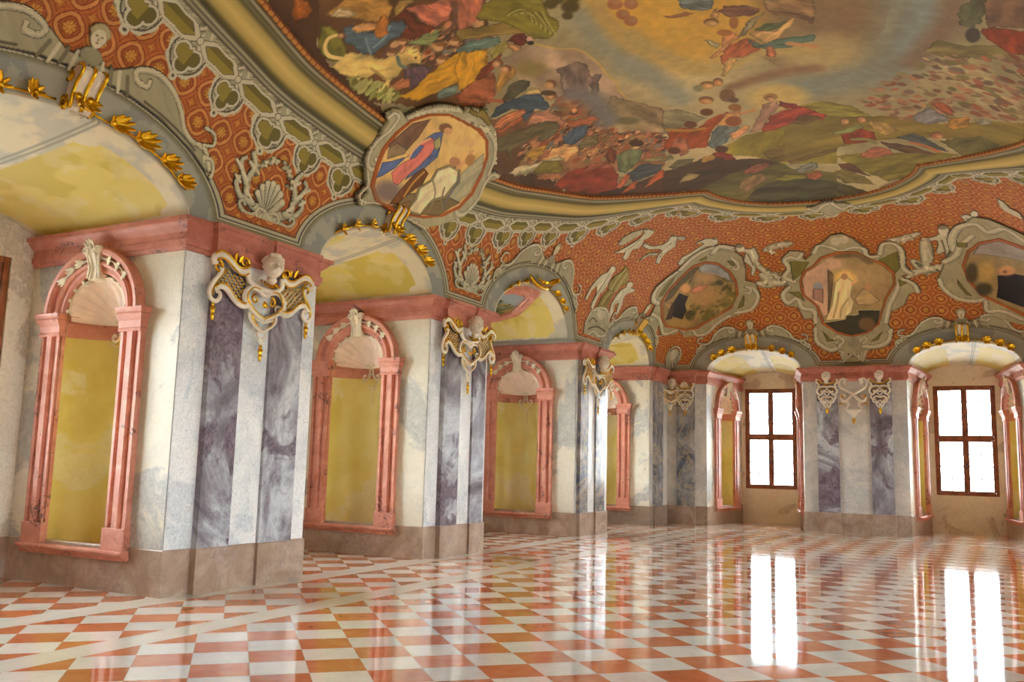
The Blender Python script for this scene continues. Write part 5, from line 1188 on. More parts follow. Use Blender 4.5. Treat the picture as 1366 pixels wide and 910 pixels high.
('S',(110,100,72),[[-.839,.481],[-.832,.525],[-.829,.564]],.0167,[5.17,-1.208,.0,6.752],.3,0),
('S',(110,100,72),[[-.677,.465],[-.643,.504],[-.606,.541]],.017,[5.553,-1.52,.0,7.914],.3,0),
('S',(228,222,190),[[-1.126,.516],[-1.088,.56]],.0182,[4.633,-.578,.0,5.707],.4,0),
('S',(228,222,190),[[-.835,.508],[-.825,.548]],.0191,[5.13,-1.19,.0,6.739],.4,0),
('E',(212,202,164),[-.841,.598],[.0182,.0125,.0003,-.0139],.2),
('E',(120,108,76),[-.853,.607],[.0147,.0053,.0003,-.0058],.4),
('E',(212,202,164),[-1.089,.626],[.0209,.0167,.002,-.0127],.2),
('E',(120,108,76),[-1.104,.634],[.0169,.007,.0017,-.0052],.4),
('E',(212,202,164),[-.573,.577],[.0147,.0072,-.0005,-.0144],.2),
('E',(120,108,76),[-.581,.586],[.012,.0031,-.0004,-.006],.4),
]),
'putto_garland': ('A', [
('P',(200,192,154),[[-.4,.518],[-.375,.517],[-.356,.526],[-.337,.496],[-.324,.467],[-.329,.447],[-.335,.434],[-.328,.403],[-.334,.378],[-.347,.384],[-.349,.416],[-.369,.434],[-.39,.45],[-.391,.477],[-.39,.497],[-.408,.503]],{}),
('E',(214,204,168),[-.422,.521],[.0213,.0063,-.0009,-.0216],.2),
('E',(130,118,84),[-.431,.536],[.0192,.0034,-.0009,-.0111],.4),
('S',(120,108,78),[[-.381,.491],[-.363,.462],[-.343,.428]],.0189,[6.035,-.839,.0,9.583],.3,0),
('S',(230,224,192),[[-.367,.505],[-.348,.468]],.0284,[5.794,-.788,.0,9.262],.4,0),
('S',(190,180,140),[[-.336,.448],[-.306,.408],[-.248,.371],[-.209,.358]],.0885,[6.649,-.307,.0,10.22],.2,2),
('S',(190,180,140),[[-.314,.347],[-.275,.338],[-.237,.348]],.1264,[7.116,-.059,.0,10.423],.2,2),
('C',4,[[-.34,.454],[-.302,.414],[-.209,.375],[-.209,.342],[-.307,.333],[-.267,.36]],50,.05),
]),
'caryatids': ('A', [
('P',(150,134,60),[[-1.099,.343],[-1.079,.379],[-1.041,.404],[-1.04,.434],[-1.001,.412],[-.956,.372],[-.959,.349],[-.984,.34],[-.997,.319],[-1.023,.301],[-1.075,.308]],{}),
('P',(132,112,44),[[-1.126,.237],[-1.108,.287],[-1.077,.317],[-1.03,.316],[-1.025,.286],[-1.033,.259],[-1.031,.236]],{}),
('S',(184,170,96),[[-1.056,.317],[-1.049,.357],[-1.028,.411]],.0201,[5.838,-.848,.0,6.096],.4,0),
('S',(184,170,96),[[-1.013,.314],[-1.005,.353],[-.993,.394]],.0203,[6.046,-.999,.0,6.266],.4,0),
('S',(184,170,96),[[-1.094,.25],[-1.073,.283],[-1.048,.307]],.0203,[6.175,-.605,.0,5.978],.4,0),
('S',(92,80,28),[[-1.039,.315],[-1.029,.358],[-1.013,.405]],.0157,[5.916,-.91,.0,6.165],.4,0),
('S',(92,80,28),[[-1.08,.333],[-1.068,.367]],.0155,[5.787,-.729,.0,5.98],.4,0),
('S',(92,80,28),[[-1.07,.246],[-1.049,.279]],.016,[6.321,-.593,.0,6.013],.4,0),
('P',(200,192,154),[[-1.258,.252],[-1.248,.304],[-1.224,.344],[-1.197,.376],[-1.159,.392],[-1.153,.42],[-1.127,.426],[-1.097,.408],[-1.105,.384],[-1.102,.364],[-1.101,.33],[-1.111,.307],[-1.134,.295],[-1.148,.25],[-1.158,.22],[-1.183,.23],[-1.178,.271],[-1.17,.297],[-1.195,.325],[-1.218,.299],[-1.229,.266]],{}),
('P',(200,192,154),[[-.995,.184],[-1.013,.214],[-1.013,.26],[-.999,.293],[-.98,.319],[-.953,.333],[-.958,.355],[-.929,.361],[-.904,.347],[-.91,.331],[-.88,.327],[-.875,.313],[-.918,.305],[-.932,.289],[-.923,.258],[-.932,.225],[-.953,.202],[-.955,.237],[-.958,.263],[-.98,.256],[-.977,.225]],{}),
('S',(118,108,80),[[-1.172,.266],[-1.156,.305],[-1.14,.351],[-1.13,.387]],.0153,[5.641,-.489,.0,5.753],.3,0),
('S',(118,108,80),[[-.99,.246],[-.978,.283],[-.954,.313]],.0163,[6.707,-1.007,.0,6.388],.3,0),
('S',(230,224,192),[[-1.175,.315],[-1.15,.351]],.0196,[5.561,-.459,.0,5.71],.4,0),
('S',(230,224,192),[[-.981,.277],[-.961,.31]],.0208,[6.621,-1.055,.0,6.405],.4,0),
('E',(212,202,164),[-1.129,.41],[.0182,.0116,.0013,-.0113],.2),
('E',(212,202,164),[-.934,.345],[.0179,.0074,.0004,-.0094],.2),
('P',(166,158,122),[[-1.212,.093],[-1.206,.172],[-1.165,.216],[-1.109,.237],[-1.046,.233],[-.999,.199],[-.992,.154],[-.987,.1],[-1.118,.101]],{}),
('S',(200,190,152),[[-1.201,.157],[-1.164,.213],[-1.106,.233],[-1.039,.23],[-.999,.194],[-.991,.145]],.037,[6.478,-.284,.0,5.921],.2,1),
('S',(200,190,152),[[-1.178,.107],[-1.123,.133],[-1.062,.119],[-1.009,.128],[-1.005,.154]],.0427,[6.682,-.009,.0,5.932],.2,1),
('S',(200,190,152),[[-1.132,.195],[-1.134,.221],[-1.055,.221],[-1.032,.197]],.0276,[6.388,-.317,.0,5.899],.2,1),
('E',(194,186,150),[-1.079,.207],[.0301,.0092,.0021,-.019],.3),
('S',(96,88,64),[[-1.172,.139],[-1.095,.157],[-1.012,.143]],.0211,[6.528,-.063,.0,5.877],.4,0),
('S',(96,88,64),[[-1.169,.171],[-1.141,.189],[-1.102,.176]],.0183,[6.194,-.125,.0,5.751],.4,0),
]),
'putto_right': ('A', [
('P',(200,192,154),[[.418,.503],[.465,.501],[.448,.473],[.434,.449],[.397,.414],[.371,.394],[.378,.418],[.355,.406],[.349,.423],[.38,.452],[.391,.474],[.361,.474],[.368,.491],[.403,.496]],{}),
('E',(214,204,168),[.459,.517],[.0222,-.0218,-.0043,-.0233],.2),
('E',(130,118,84),[.473,.535],[.0201,-.0116,-.004,-.012],.4),
('S',(120,108,78),[[.411,.472],[.396,.441],[.38,.411]],.0217,[6.212,1.06,.0,9.75],.3,0),
('S',(190,180,140),[[.353,.487],[.323,.437],[.301,.387]],.1356,[6.27,.679,.0,9.889],.2,2),
('S',(190,180,140),[[.252,.394],[.278,.355],[.343,.359]],.1417,[6.888,.304,.0,10.403],.2,2),
('S',(190,180,140),[[.203,.333],[.241,.347],[.278,.355]],.0804,[7.113,-.028,.0,10.271],.2,2),
('S',(190,180,140),[[.346,.365],[.37,.348]],.0712,[7.005,.661,.0,10.658],.2,2),
('C',4,[[.338,.486],[.368,.48],[.312,.385],[.348,.358],[.27,.337],[.243,.388],[.283,.397]],44,.06),
]),
'putti_right': ('A', [
('P',(200,192,154),[[.612,.578],[.656,.583],[.668,.563],[.675,.541],[.699,.516],[.725,.493],[.72,.452],[.711,.406],[.68,.403],[.676,.444],[.659,.478],[.624,.497],[.6,.512],[.6,.543]],{}),
('P',(200,192,154),[[.5,.504],[.555,.526],[.612,.522],[.621,.499],[.573,.49],[.517,.484]],{}),
('P',(200,192,154),[[.965,.625],[.969,.598],[.941,.561],[.957,.528],[.912,.495],[.892,.527],[.878,.56],[.901,.589]],{}),
('S',(110,100,72),[[.623,.559],[.65,.523],[.688,.483],[.703,.441]],.0224,[5.568,1.573,.0,7.783],.3,0),
('E',(212,202,164),[.696,.575],[.0192,-.0255,-.004,-.0168],.2),
]),
'garland_left_of_centre': ('A', [
('S',(190,180,140),[[-.305,.383],[-.253,.346],[-.206,.345]],.1264,[6.996,-.058,.0,10.325],.2,2),
('C',4,[[-.306,.39],[-.206,.358],[-.205,.331],[-.302,.354]],24,.06),
]),
'garland_upper': ('A', [
('S',(190,180,140),[[-.3,.506],[-.259,.527],[-.201,.537]],.1472,[5.487,-.403,.0,8.925],.2,2),
('C',4,[[-.303,.525],[-.202,.557],[-.201,.509],[-.276,.478]],24,.06),
]),
'garland_right_of_centre': ('A', [
('S',(190,180,140),[[.217,.505],[.278,.504],[.345,.52]],.1133,[5.606,.519,.0,9.059],.2,2),
('S',(190,180,140),[[.207,.351],[.252,.351],[.324,.36]],.1045,[7.029,.088,.0,10.348],.2,2),
('S',(190,180,140),[[.334,.475],[.305,.414],[.281,.36]],.1035,[6.465,.546,.0,10.095],.2,2),
('C',4,[[.221,.514],[.351,.528],[.327,.495],[.216,.478]],24,.06),
]),
'ring_cartouche': ('T', [
('P',(170,160,124),[[-3.428,20.42],[-3.232,20.341],[-2.988,20.176],[-2.79,20.275],[-2.452,20.39],[-2.639,20.725],[-2.867,21.045],[-3.045,21.002],[-3.179,20.687]],{}),
('S',(206,196,158),[[-3.394,20.432],[-3.234,20.577],[-3.051,20.347],[-2.893,20.249]],.0517,[1.0,-.0,.0,1.01],.2,1),
('S',(206,196,158),[[-2.458,20.435],[-2.662,20.628],[-2.782,20.463],[-2.858,20.258]],.0512,[1.0,.004,.0,1.01],.2,1),
('S',(206,196,158),[[-3.102,20.895],[-2.973,21.02],[-2.805,20.875]],.0403,[1.0,.001,.0,1.013],.2,1),
]),
}
# ---------------------------------------------------------------- the painted vault
EXPOSURE = 2.4
Q = 1.0          # fineness of the painted grid
def arc_table(R, p, n=6001):
    t = np.linspace(1e-4, pi/2, n)
    u = R*(1-np.cos(t)**(2/p)); z = HC*np.sin(t)**(2/p)
    return u, z, np.concatenate([[0], np.cumsum(np.hypot(np.diff(u), np.diff(z)))])
UX, ZX, LX = arc_table(RX, PE); UY, ZY, LY = arc_table(RY, QE)

def resample(L, dens):
    """sample positions along arc length L with spacing dens(l)"""
    l = [0.]
    while l[-1] < L: l.append(l[-1]+dens(l[-1])*Q)
    l = np.array(l); return l*L/l[-1]
lx = resample(LX[-1], lambda l: .0095 if l < 2.75 else .0155)            # left wall to crown
xs = X0+np.interp(lx, LX, UX)
lr = resample(LX[-1], lambda l: .016 if l > LX[-1]-4.3 else .10)         # crown to right wall (from the wall)
xr = X1-np.interp(lr, LX, UX)
XS = np.concatenate([xs, xr[::-1][1:]])
SL = np.concatenate([lx, 2*LX[-1]-lr[::-1][1:]])
ly = resample(LY[-1], lambda l: .0135 if l < 9 else .0095)               # far wall to the middle
ys = Y1-np.interp(ly, LY, UY)
ln = resample(LY[-1], lambda l: .0088 if l > LY[-1]-8.0 else .12)        # near half
yn = Y0+np.interp(ln, LY, UY)
YS = np.concatenate([yn, ys[::-1][1:]])
SB = np.concatenate([2*LY[-1]-ln, ly[::-1][1:]])
XX, YY = np.meshgrid(XS, YS, indexing='ij')
AA, BB = fa(XS), fb(YS)
ZZ = ZS+HC*AA[:, None]*BB[None, :]
NI, NJ = XX.shape
# normals that point into the hall
dxa = np.stack([np.gradient(XS)[:, None]*np.ones((1, NJ)), np.zeros((NI, NJ)), np.gradient(ZZ, axis=0)], -1)
dya = np.stack([np.zeros((NI, NJ)), np.gradient(YS)[None, :]*np.ones((NI, 1)), np.gradient(ZZ, axis=1)], -1)
NN = -np.cross(dxa, dya); NN /= np.maximum(np.linalg.norm(NN, axis=-1, keepdims=True), 1e-12)

# ---- the curved outline of the ceiling painting, symmetric about both axes of the hall
q1 = [(-7.50, 11), (-7.48, 12), (-7.42, 12.94), (-7.34, 13.8), (-7.20, 14.54), (-6.99, 15.5), (-6.77, 16.26), (-6.38, 17.05), (-5.93, 17.7), (-5.5, 18.15), (-5.16, 18.44)]
q2 = [(-5.16, 18.44), (-5.04, 18.87), (-4.71, 19.45), (-4.3, 19.85), (-3.81, 20.1), (-3.09, 20.25)]
h1 = [p[:2] for p in smooth_path([(a, b, 0) for a, b in q1], 8)]+[p[:2] for p in smooth_path([(a, b, 0) for a, b in q2], 8)][1:]
h1 = np.array(h1)
half = np.concatenate([h1, [[2*XC-a, b] for a, b in h1[::-1][1:]]])
RING = np.concatenate([half, [[a, 2*YC-b] for a, b in half[::-1][1:-1]]])      # closed
RING3 = np.stack([RING[:, 0], RING[:, 1], vz(RING[:, 0], RING[:, 1])], -1)
seg = np.linalg.norm(np.diff(np.concatenate([RING3, RING3[:1]]), axis=0), axis=1)
RS = np.concatenate([[0], np.cumsum(seg)])
def in_poly(px, py, poly):
    c = np.zeros(px.shape, bool); n = len(poly)
    for i in range(n):
        x1, y1 = poly[i]; x2, y2 = poly[(i+1) % n]
        if y1 == y2: continue
        m = ((y1 > py) != (y2 > py))
        c ^= m & (px < (x2-x1)*(py-y1)/(y2-y1)+x1)
    return c
# distance field of that outline, worked out on a coarse grid and interpolated
ci = np.unique(np.concatenate([np.arange(0, NI, 3), [NI-1]])); cj = np.unique(np.concatenate([np.arange(0, NJ, 3), [NJ-1]]))
PX = XX[np.ix_(ci, cj)]; PY = YY[np.ix_(ci, cj)]; PZ = ZZ[np.ix_(ci, cj)]
PP = np.stack([PX.ravel(), PY.ravel(), PZ.ravel()], -1)
best = np.full(len(PP), 1e9); bs = np.zeros(len(PP))
R3 = np.concatenate([RING3, RING3[:1]])
for k in range(len(R3)-1):
    a, b = R3[k], R3[k+1]; d = b-a; L2 = d @ d
    t = np.clip(((PP-a) @ d)/L2, 0, 1)
    dd = ((PP-a-t[:, None]*d)**2).sum(1)
    m = dd < best; best[m] = dd[m]; bs[m] = RS[k]+t[m]*(RS[k+1]-RS[k])
DC = np.sqrt(best)*np.where(in_poly(PP[:, 0], PP[:, 1], RING), -1, 1)
DC = DC.reshape(PX.shape); SC = bs.reshape(PX.shape)
def upsample(F):
    out = np.empty((len(ci), NJ)); J = np.arange(NJ)
    for r in range(len(ci)): out[r] = np.interp(J, cj, F[r])
    k = np.clip(np.searchsorted(ci, np.arange(NI), side='right')-1, 0, len(ci)-2)
    t = ((np.arange(NI)-ci[k])/(ci[k+1]-ci[k]))[:, None]
    return out[k]*(1-t)+out[k+1]*t
DR = upsample(DC); SR = upsample(SC)

# ---- arches
def arch_rho(A, Bz, arches, da=0., dh=0.):
    r = np.full(A.shape, 9.)
    for uc, a, h in arches: r = np.minimum(r, np.sqrt(((A-uc)/(a+da))**2+((Bz-ZS)/(h+dh))**2))
    return r
low = ZZ < 6.5
isL = (XX < -7.0); isF = (YY > 22.0); isR = XX > X1-1.2
farside = (Y1-YY)*1.0 < (XX-X0)*1.0
RHO = np.full(XX.shape, 9.); RHO2 = np.full(XX.shape, 9.)
for m, A, arr in ((isL & low, YY, ARCH_L), (isF & low, XX, ARCH_B), (isR & low, YY, ARCH_L)):
    RHO[m] = np.minimum(RHO[m], arch_rho(A[m], ZZ[m], arr)); RHO2[m] = np.minimum(RHO2[m], arch_rho(A[m], ZZ[m], arr, .46, .38))

# ---------------------------------------------------------------- paint box
class Paint:
    """a block of the grid with its own colour and cover"""
    def __init__(s, i0, i1, j0, j1, chart, base=None):
        s.w = (i0, i1, j0, j1); sl = np.s_[i0:i1, j0:j1]; s.sl = sl
        s.chart = chart
        X, Y, Z = XX[sl], YY[sl], ZZ[sl]; s.X, s.Y, s.Z = X, Y, Z
        if chart == 'T': s.A, s.B = X, Y
        elif chart == 'L': s.A, s.B = Y, np.broadcast_to(SL[i0:i1, None], X.shape)
        elif chart == 'WL': s.A, s.B = Y, Z
        elif chart == 'WB': s.A, s.B = X, Z
        else: s.A = np.arctan2(X-XC, Y-17.0); s.B = np.arctan2(Z-4.0, np.hypot(X-XC, Y-17.0))
        s.c = np.zeros(X.shape+(3,), np.float32)
        if base is not None: s.c[:] = base
        s.a = np.zeros(X.shape, np.float32); s.h = np.zeros(X.shape, np.float32)
        s.ar, s.br = s.A, s.B
        s.gain = 1.
        n = 24; s.bi = [(k, min(k+n, X.shape[0])) for k in range(0, X.shape[0], n)]; s.bj = [(k, min(k+n, X.shape[1])) for k in range(0, X.shape[1], n)]
        s.box = [(a, b, c, d, s.A[a:b, c:d].min(), s.A[a:b, c:d].max(), s.B[a:b, c:d].min(), s.B[a:b, c:d].max()) for a, b in s.bi for c, d in s.bj]
        s.bx = np.array([q[4:] for q in s.box])
    def blocks(s, x0, x1, y0, y1):
        m = (s.bx[:, 0] <= x1) & (s.bx[:, 1] >= x0) & (s.bx[:, 2] <= y1) & (s.bx[:, 3] >= y0)
        ids = np.nonzero(m)[0]
        if not len(ids): return None
        b = [s.box[k] for k in ids]
        return np.s_[min(q[0] for q in b):max(q[1] for q in b), min(q[2] for q in b):max(q[3] for q in b)]
    def put(s, sl, k, col):
        col = np.asarray(col, np.float32)*s.gain
        k = k[..., None] if k.ndim == 2 else k
        s.c[sl] = s.c[sl]*(1-k)+col*k
        s.a[sl] = np.maximum(s.a[sl], k[..., 0])
    rim = 0.
    def poly(s, col, pts, wob=0., fold=0., seed=0):
        P = np.array(pts); lo, hi = P.min(0), P.max(0)
        sl = s.blocks(lo[0]-.03, hi[0]+.03, lo[1]-.03, hi[1]+.03)
        if sl is None: return
        A, B = s.A[sl], s.B[sl]
        if wob:
            A = A+wob*(vnoise(s.X[sl], s.Y[sl]+s.Z[sl], 7, seed, 3)-.5); B = B+wob*(vnoise(s.X[sl], s.Y[sl]+s.Z[sl], 7, seed+50, 3)-.5)
        k = in_poly(A, B, P).astype(np.float32)
        col = np.array(col, float)
        if fold:
            c = P-P.mean(0); w, v = np.linalg.eigh(c.T @ c); d = v[:, 1]; sz = sqrt(w[1]/len(P))+1e-6
            u = (A-P[:, 0].mean())*d[0]+(B-P[:, 1].mean())*d[1]; t = -(A-P[:, 0].mean())*d[1]+(B-P[:, 1].mean())*d[0]
            n = vnoise(u/sz*1.1, t/sz*4.2, 1., seed, 3)
            col = col*(1+fold*2.6*(n[..., None]-.5))
        ar_ = abs(np.dot(P[:, 0], np.roll(P[:, 1], 1))-np.dot(P[:, 1], np.roll(P[:, 0], 1)))/2 if s.chart == 'T' else 0
        if s.rim and min(k.shape) > 4 and ar_ < 1.3:
            e = k.copy()
            for _ in range(2):
                g = e.copy(); g[1:] = np.minimum(g[1:], e[:-1]); g[:-1] = np.minimum(g[:-1], e[1:]); g[:, 1:] = np.minimum(g[:, 1:], e[:, :-1]); g[:, :-1] = np.minimum(g[:, :-1], e[:, 1:])
                e = g
                col = col*(1-s.rim*.5*((k > .5) & (e < .5))[..., None])
        s.put(sl, k, col)
    def ell(s, col, c, M4, soft=.15):
        M2 = np.array(M4).reshape(2, 2)
        e = np.abs(M2).sum(1)*(1+soft)
        sl = s.blocks(c[0]-e[0], c[0]+e[0], c[1]-e[1], c[1]+e[1])
        if sl is None: return
        I = np.linalg.inv(M2); a = s.A[sl]-c[0]; b = s.B[sl]-c[1]
        r = np.hypot(I[0, 0]*a+I[0, 1]*b, I[1, 0]*a+I[1, 1]*b)
        k = np.clip((1+soft-r)/(2*soft+1e-6), 0, 1); k = k*k*(3-2*k)
        s.put(sl, k.astype(np.float32), col)
    def stroke(s, col, pts, w, G=(1, 0, 0, 1), soft=.2, kind=0, taper=0.):
        P = np.array(smooth_path([(a, b, 0) for a, b in pts], 5) if len(pts) > 2 else [(a, b, 0) for a, b in pts])[:, :2]
        G = np.array(G).reshape(2, 2); Gi = np.linalg.inv(G)
        e = np.abs(Gi).sum(1)*w*1.6; lo, hi = P.min(0)-e, P.max(0)+e
        sl = s.blocks(lo[0], hi[0], lo[1], hi[1])
        if sl is None: return
        a, b = s.A[sl], s.B[sl]; U = G[0, 0]*a+G[0, 1]*b; V = G[1, 0]*a+G[1, 1]*b
        PM = P @ G.T; best = np.full(U.shape, 1e9); side = np.zeros(U.shape); n = len(PM)-1
        for k in range(n):
            p, q = PM[k], PM[k+1]; d = q-p; L2 = d @ d
            if L2 < 1e-12: continue
            du, dv = U-p[0], V-p[1]; t = np.clip((du*d[0]+dv*d[1])/L2, 0, 1)
            ww = w*(1-taper*(k+.5)/n)*(1. if kind != 2 else .62+.5*sin(pi*(k+.5)/n))
            eu, ev = du-t*d[0], dv-t*d[1]
            r = np.hypot(eu, ev)/ww
            m = r < best; best[m] = r[m]; side[m] = (ev/ww)[m]
        col = np.array(col, float)
        if kind == 2:
            k = (best < 1.0).astype(np.float32); sh = 1.06-.42*np.clip(best, 0, 1)**2.2+.12*side
            sh *= .90+.2*vnoise(s.X[sl]*6, (s.Y[sl]+s.Z[sl])*6, 3, 5, 3)
            s.put(sl, k, col*sh[..., None])
        elif kind == 0:
            k = np.clip((1+soft-best)/(2*soft), 0, 1)
            s.put(sl, k.astype(np.float32), col)
        else:      # modelled scroll: dark edge, light body, groove
            k = (best < 1.12).astype(np.float32)
            sh = np.where(best > .86, .50, np.where(best > .72, 1.06, np.where(best > .5, .80, 1.0)))
            sh = np.where((best < .86), sh*(1+.10*side), sh)
            s.put(sl, k, col*sh[..., None])
    def crowd(s, pal, pts, n, size, seed):
        rng = np.random.RandomState(seed); P = np.array(pts); lo, hi = P.min(0), P.max(0)
        pals = {0: [(186, 128, 84), (160, 96, 62), (130, 70, 44), (90, 60, 44), (176, 110, 80), (104, 98, 92), (120, 100, 60), (66, 44, 30), (150, 70, 40), (198, 150, 104)],
                1: [(146, 100, 72), (136, 80, 58), (158, 114, 80), (112, 78, 60), (140, 112, 84), (104, 88, 74), (126, 72, 50), (150, 124, 90), (108, 100, 60)],
                2: [(150, 150, 84), (120, 120, 56), (170, 160, 96), (104, 96, 40)],
                3: [(110, 92, 44), (90, 80, 36), (134, 110, 56), (74, 66, 32), (120, 104, 60)],
                4: [(206, 198, 160), (150, 140, 100), (176, 166, 128), (120, 110, 78), (190, 170, 140)]}[pal]
        g = 1. if s.chart == 'T' else 1/8.2
        done = 0
        pts_ = []
        while done < n:
            p = lo+(hi-lo)*rng.rand(2)
            if not in_poly(np.array([p[0]]), np.array([p[1]]), P)[0]: continue
            done += 1; pts_.append(p)
        pts_.sort(key=lambda p: -p[1])
        for p in pts_:
            c = np.array(pals[rng.randint(len(pals))], float)*(.85+.3*rng.rand()); r = size*(.6+.9*rng.rand())*g; an = rng.rand()*3
            a, b = r, r*(.45+.4*rng.rand())
            s.ell(c, p, (a*cos(an), -b*sin(an), a*sin(an), b*cos(an)), .25)
            if pal == 0 and rng.rand() < .5:
                q = p+np.array([r*.5*(rng.rand()-.5), r*.7]); h = size*.42*g
                s.ell((188*(.8+.3*rng.rand()), 130, 86), q, (h, 0, 0, h*1.1), .2)
                s.ell((74, 48, 30), q+np.array([0, h*.5]), (h*1.0, 0, 0, h*.6), .3)
    def run(s, items, wob=0., fold=0.):
        for n, it in enumerate(items):
            if it[0] == 'P': s.poly(it[1], it[2], wob, fold, n)
            elif it[0] == 'E':
                R_, G_c, B_c = it[1]; sz = sqrt(abs(it[3][0]*it[3][3]-it[3][1]*it[3][2]))
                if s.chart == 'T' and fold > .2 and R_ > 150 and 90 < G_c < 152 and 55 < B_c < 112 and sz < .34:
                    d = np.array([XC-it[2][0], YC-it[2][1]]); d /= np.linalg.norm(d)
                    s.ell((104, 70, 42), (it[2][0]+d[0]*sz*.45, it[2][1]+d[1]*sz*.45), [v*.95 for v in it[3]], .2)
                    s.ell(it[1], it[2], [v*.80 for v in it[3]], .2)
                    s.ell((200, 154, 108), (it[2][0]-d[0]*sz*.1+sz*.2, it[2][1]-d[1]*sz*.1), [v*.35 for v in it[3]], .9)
                else: s.ell(it[1], it[2], it[3], it[4])
            elif it[0] == 'S': s.stroke(it[1], it[2], it[3], it[4], it[5], it[6])
            elif it[0] == 'C': s.crowd(it[1], it[2], it[3], it[4], n)

def grisaille_scroll(p, pts, w, taper=0.): p.stroke((198, 190, 152), pts, w, (1, 0, 0, 1), .2, 1, taper)

# ---------------------------------------------------------------- base coat of the whole vault
RGB = np.empty(XX.shape+(3,), np.float32)
# damask
su = np.where(farside, XX, YY); sv = np.where(farside, np.broadcast_to(SB[None, :], XX.shape), np.broadcast_to(SL[:, None], XX.shape))
pt = .365
fu = (su/pt) % 1-.5; fv = (sv/pt+.35) % 1-.5
r = np.hypot(fu, fv); an = np.arctan2(fv, fu)
gu = ((su/pt+.5) % 1)-.5; gv = ((sv/pt+.85) % 1)-.5
r2 = np.hypot(gu, gv); an2 = np.arctan2(gv, gu)
base = np.array([170, 88, 28.]); tan = np.array([214, 142, 68.]); red = np.array([142, 60, 24.]); gold = np.array([216, 160, 60.]); mid = np.array([190, 104, 40.])
RGB[:] = mid
Rq = .375+.02*np.cos(4*an)
RGB[np.abs(r-Rq) < .06] = tan
RGB[(np.abs(r-Rq+.075) < .022) | (np.abs(r-Rq-.075) < .020)] = red
m = r < Rq-.10; RGB[m] = base
m = r < .215+.02*np.cos(8*an); RGB[m] = red
m = (r < .195+.022*np.cos(8*an)); RGB[m] = gold
m = m & (np.sin(an*8+r*40) > .35); RGB[m] = base
RGB[r < .045] = gold
star = np.abs(gu)**.62+np.abs(gv)**.62
RGB[star < .50] = red; RGB[star < .44] = mid; RGB[(star < .30) & (np.sin(an2*8) > 0)] = gold
del gu, gv, r2, an2, star
nz = vnoise(su, sv, 14, 3, 3); RGB *= (.92+.16*nz)[..., None]

# lattice band outside the moulding
cir = RS[-1]; s_ = np.where(SR > cir/2, SR-cir, SR)     # arc length from the middle of the left side
up = s_ > 0
pp = np.where(up, (s_-1.95)/.785, (-s_-3.03)/.735)
width = np.clip(.70-.16*np.clip((YY-17.2)/2.2, 0, 1), .5, .7)
WR = DR/width*.70
per = .76
c0 = (pp+.5) % 1-.5                       # slots centred on 0
c5 = pp % 1-.5                            # trefoils centred on 0 here (half a period on)
u0 = c0*per; u5 = c5*per; d = WR
greyc = np.array([176, 168, 132.]); lightc = np.array([210, 202, 166.]); darkc = np.array([92, 84, 66.]); olive = np.array([150, 134, 48.]); olived = np.array([112, 100, 36.])
dt = np.hypot(u5, d-1.06)
inside = (d > .70) & ((d < 1.02) | (dt < .285+.012*np.cos(9*np.arctan2(d-1.06, u5))) | (np.hypot(u5, d-1.36) < .055) )
cover = inside & (d < 1.5)
RGB[cover] = greyc*.98
nzl = vnoise(u0, d, 16, 9, 3)
m = cover & (nzl > .62); RGB[m] = lightc
m = cover & (nzl < .34); RGB[m] = greyc*.72
edge = cover & (d > 1.0) & (np.abs(dt-.265) < .018); RGB[edge] = lightc
edge = cover & (d > 1.0) & (np.abs(dt-.235) < .012); RGB[edge] = darkc
# slots
sd = np.maximum(np.abs(u0)/.285+np.abs(d-.865)/.19, np.abs(d-.865)/.085+.04*np.cos(u0*26))
RGB[cover & (sd < 1.42)] = darkc; RGB[cover & (sd < 1.36)] = lightc; RGB[cover & (sd < 1.02)] = darkc; RGB[cover & (sd < .96)] = olive
RGB[cover & (sd < .96) & (d < .85)] = olived
# links between the slots
lk = np.abs(np.abs(u5)-.06-.10*np.abs(np.sin((d-.72)*9))) < .022
RGB[cover & (d < 1.0) & lk & (sd > 1.42)] = lightc
kn = np.hypot(u5, d-.865); RGB[cover & (kn < .05)] = darkc; RGB[cover & (kn < .04)] = lightc
kn = np.hypot(u5, d-.985); RGB[cover & (kn < .042)] = darkc; RGB[cover & (kn < .03)] = lightc
# trefoils
tre = np.minimum(np.minimum(np.hypot(u5-.095, d-1.075)-.072, np.hypot(u5+.095, d-1.075)-.072), np.hypot(u5, d-1.20)-.07)
tre = np.minimum(tre, np.maximum(np.abs(u5)*1.2+np.abs(d-1.12)-.12, -1))
m = cover & (tre < .052); RGB[m] = darkc
m = cover & (tre < .044); RGB[m] = lightc
m = cover & (tre < .014); RGB[m] = darkc
m = cover & (tre < .006); RGB[m] = olive
RGB[m & ((u5 < -.03) | (d > 1.19))] = olived
fl = np.hypot(u5, d-1.36); RGB[cover & (fl < .055)] = lightc; RGB[cover & (fl < .02)] = darkc

# moulding bands; the cove's shading is painted into their colours
bands = [(.0, .012, (120, 56, 24)), (.012, .085, (176, 100, 38)), (.085, .10, (96, 84, 60)), (.10, .145, (186, 178, 140)), (.145, .165, (104, 98, 66)), (.165, .20, (134, 126, 82)),
         (.20, .225, (96, 88, 50)), (.225, .30, (184, 160, 84)), (.30, .44, (220, 194, 108)), (.44, .50, (190, 166, 88)), (.50, .56, (104, 98, 54)), (.56, .585, (78, 74, 48)), (.585, .63, (190, 182, 140)), (.63, .642, (90, 84, 66)),
         (.642, .68, (180, 172, 134)), (.68, .70, (84, 78, 62))]
ed = np.array([b[0] for b in bands]+[.70]); cc = np.array([b[2] for b in bands], float)
mm = (WR >= 0) & (WR < .70)
mids = (ed[:-1]+ed[1:])/2
w_ = WR[mm]
RGB[mm] = np.stack([np.interp(w_, mids, cc[:, k]) for k in range(3)], -1)
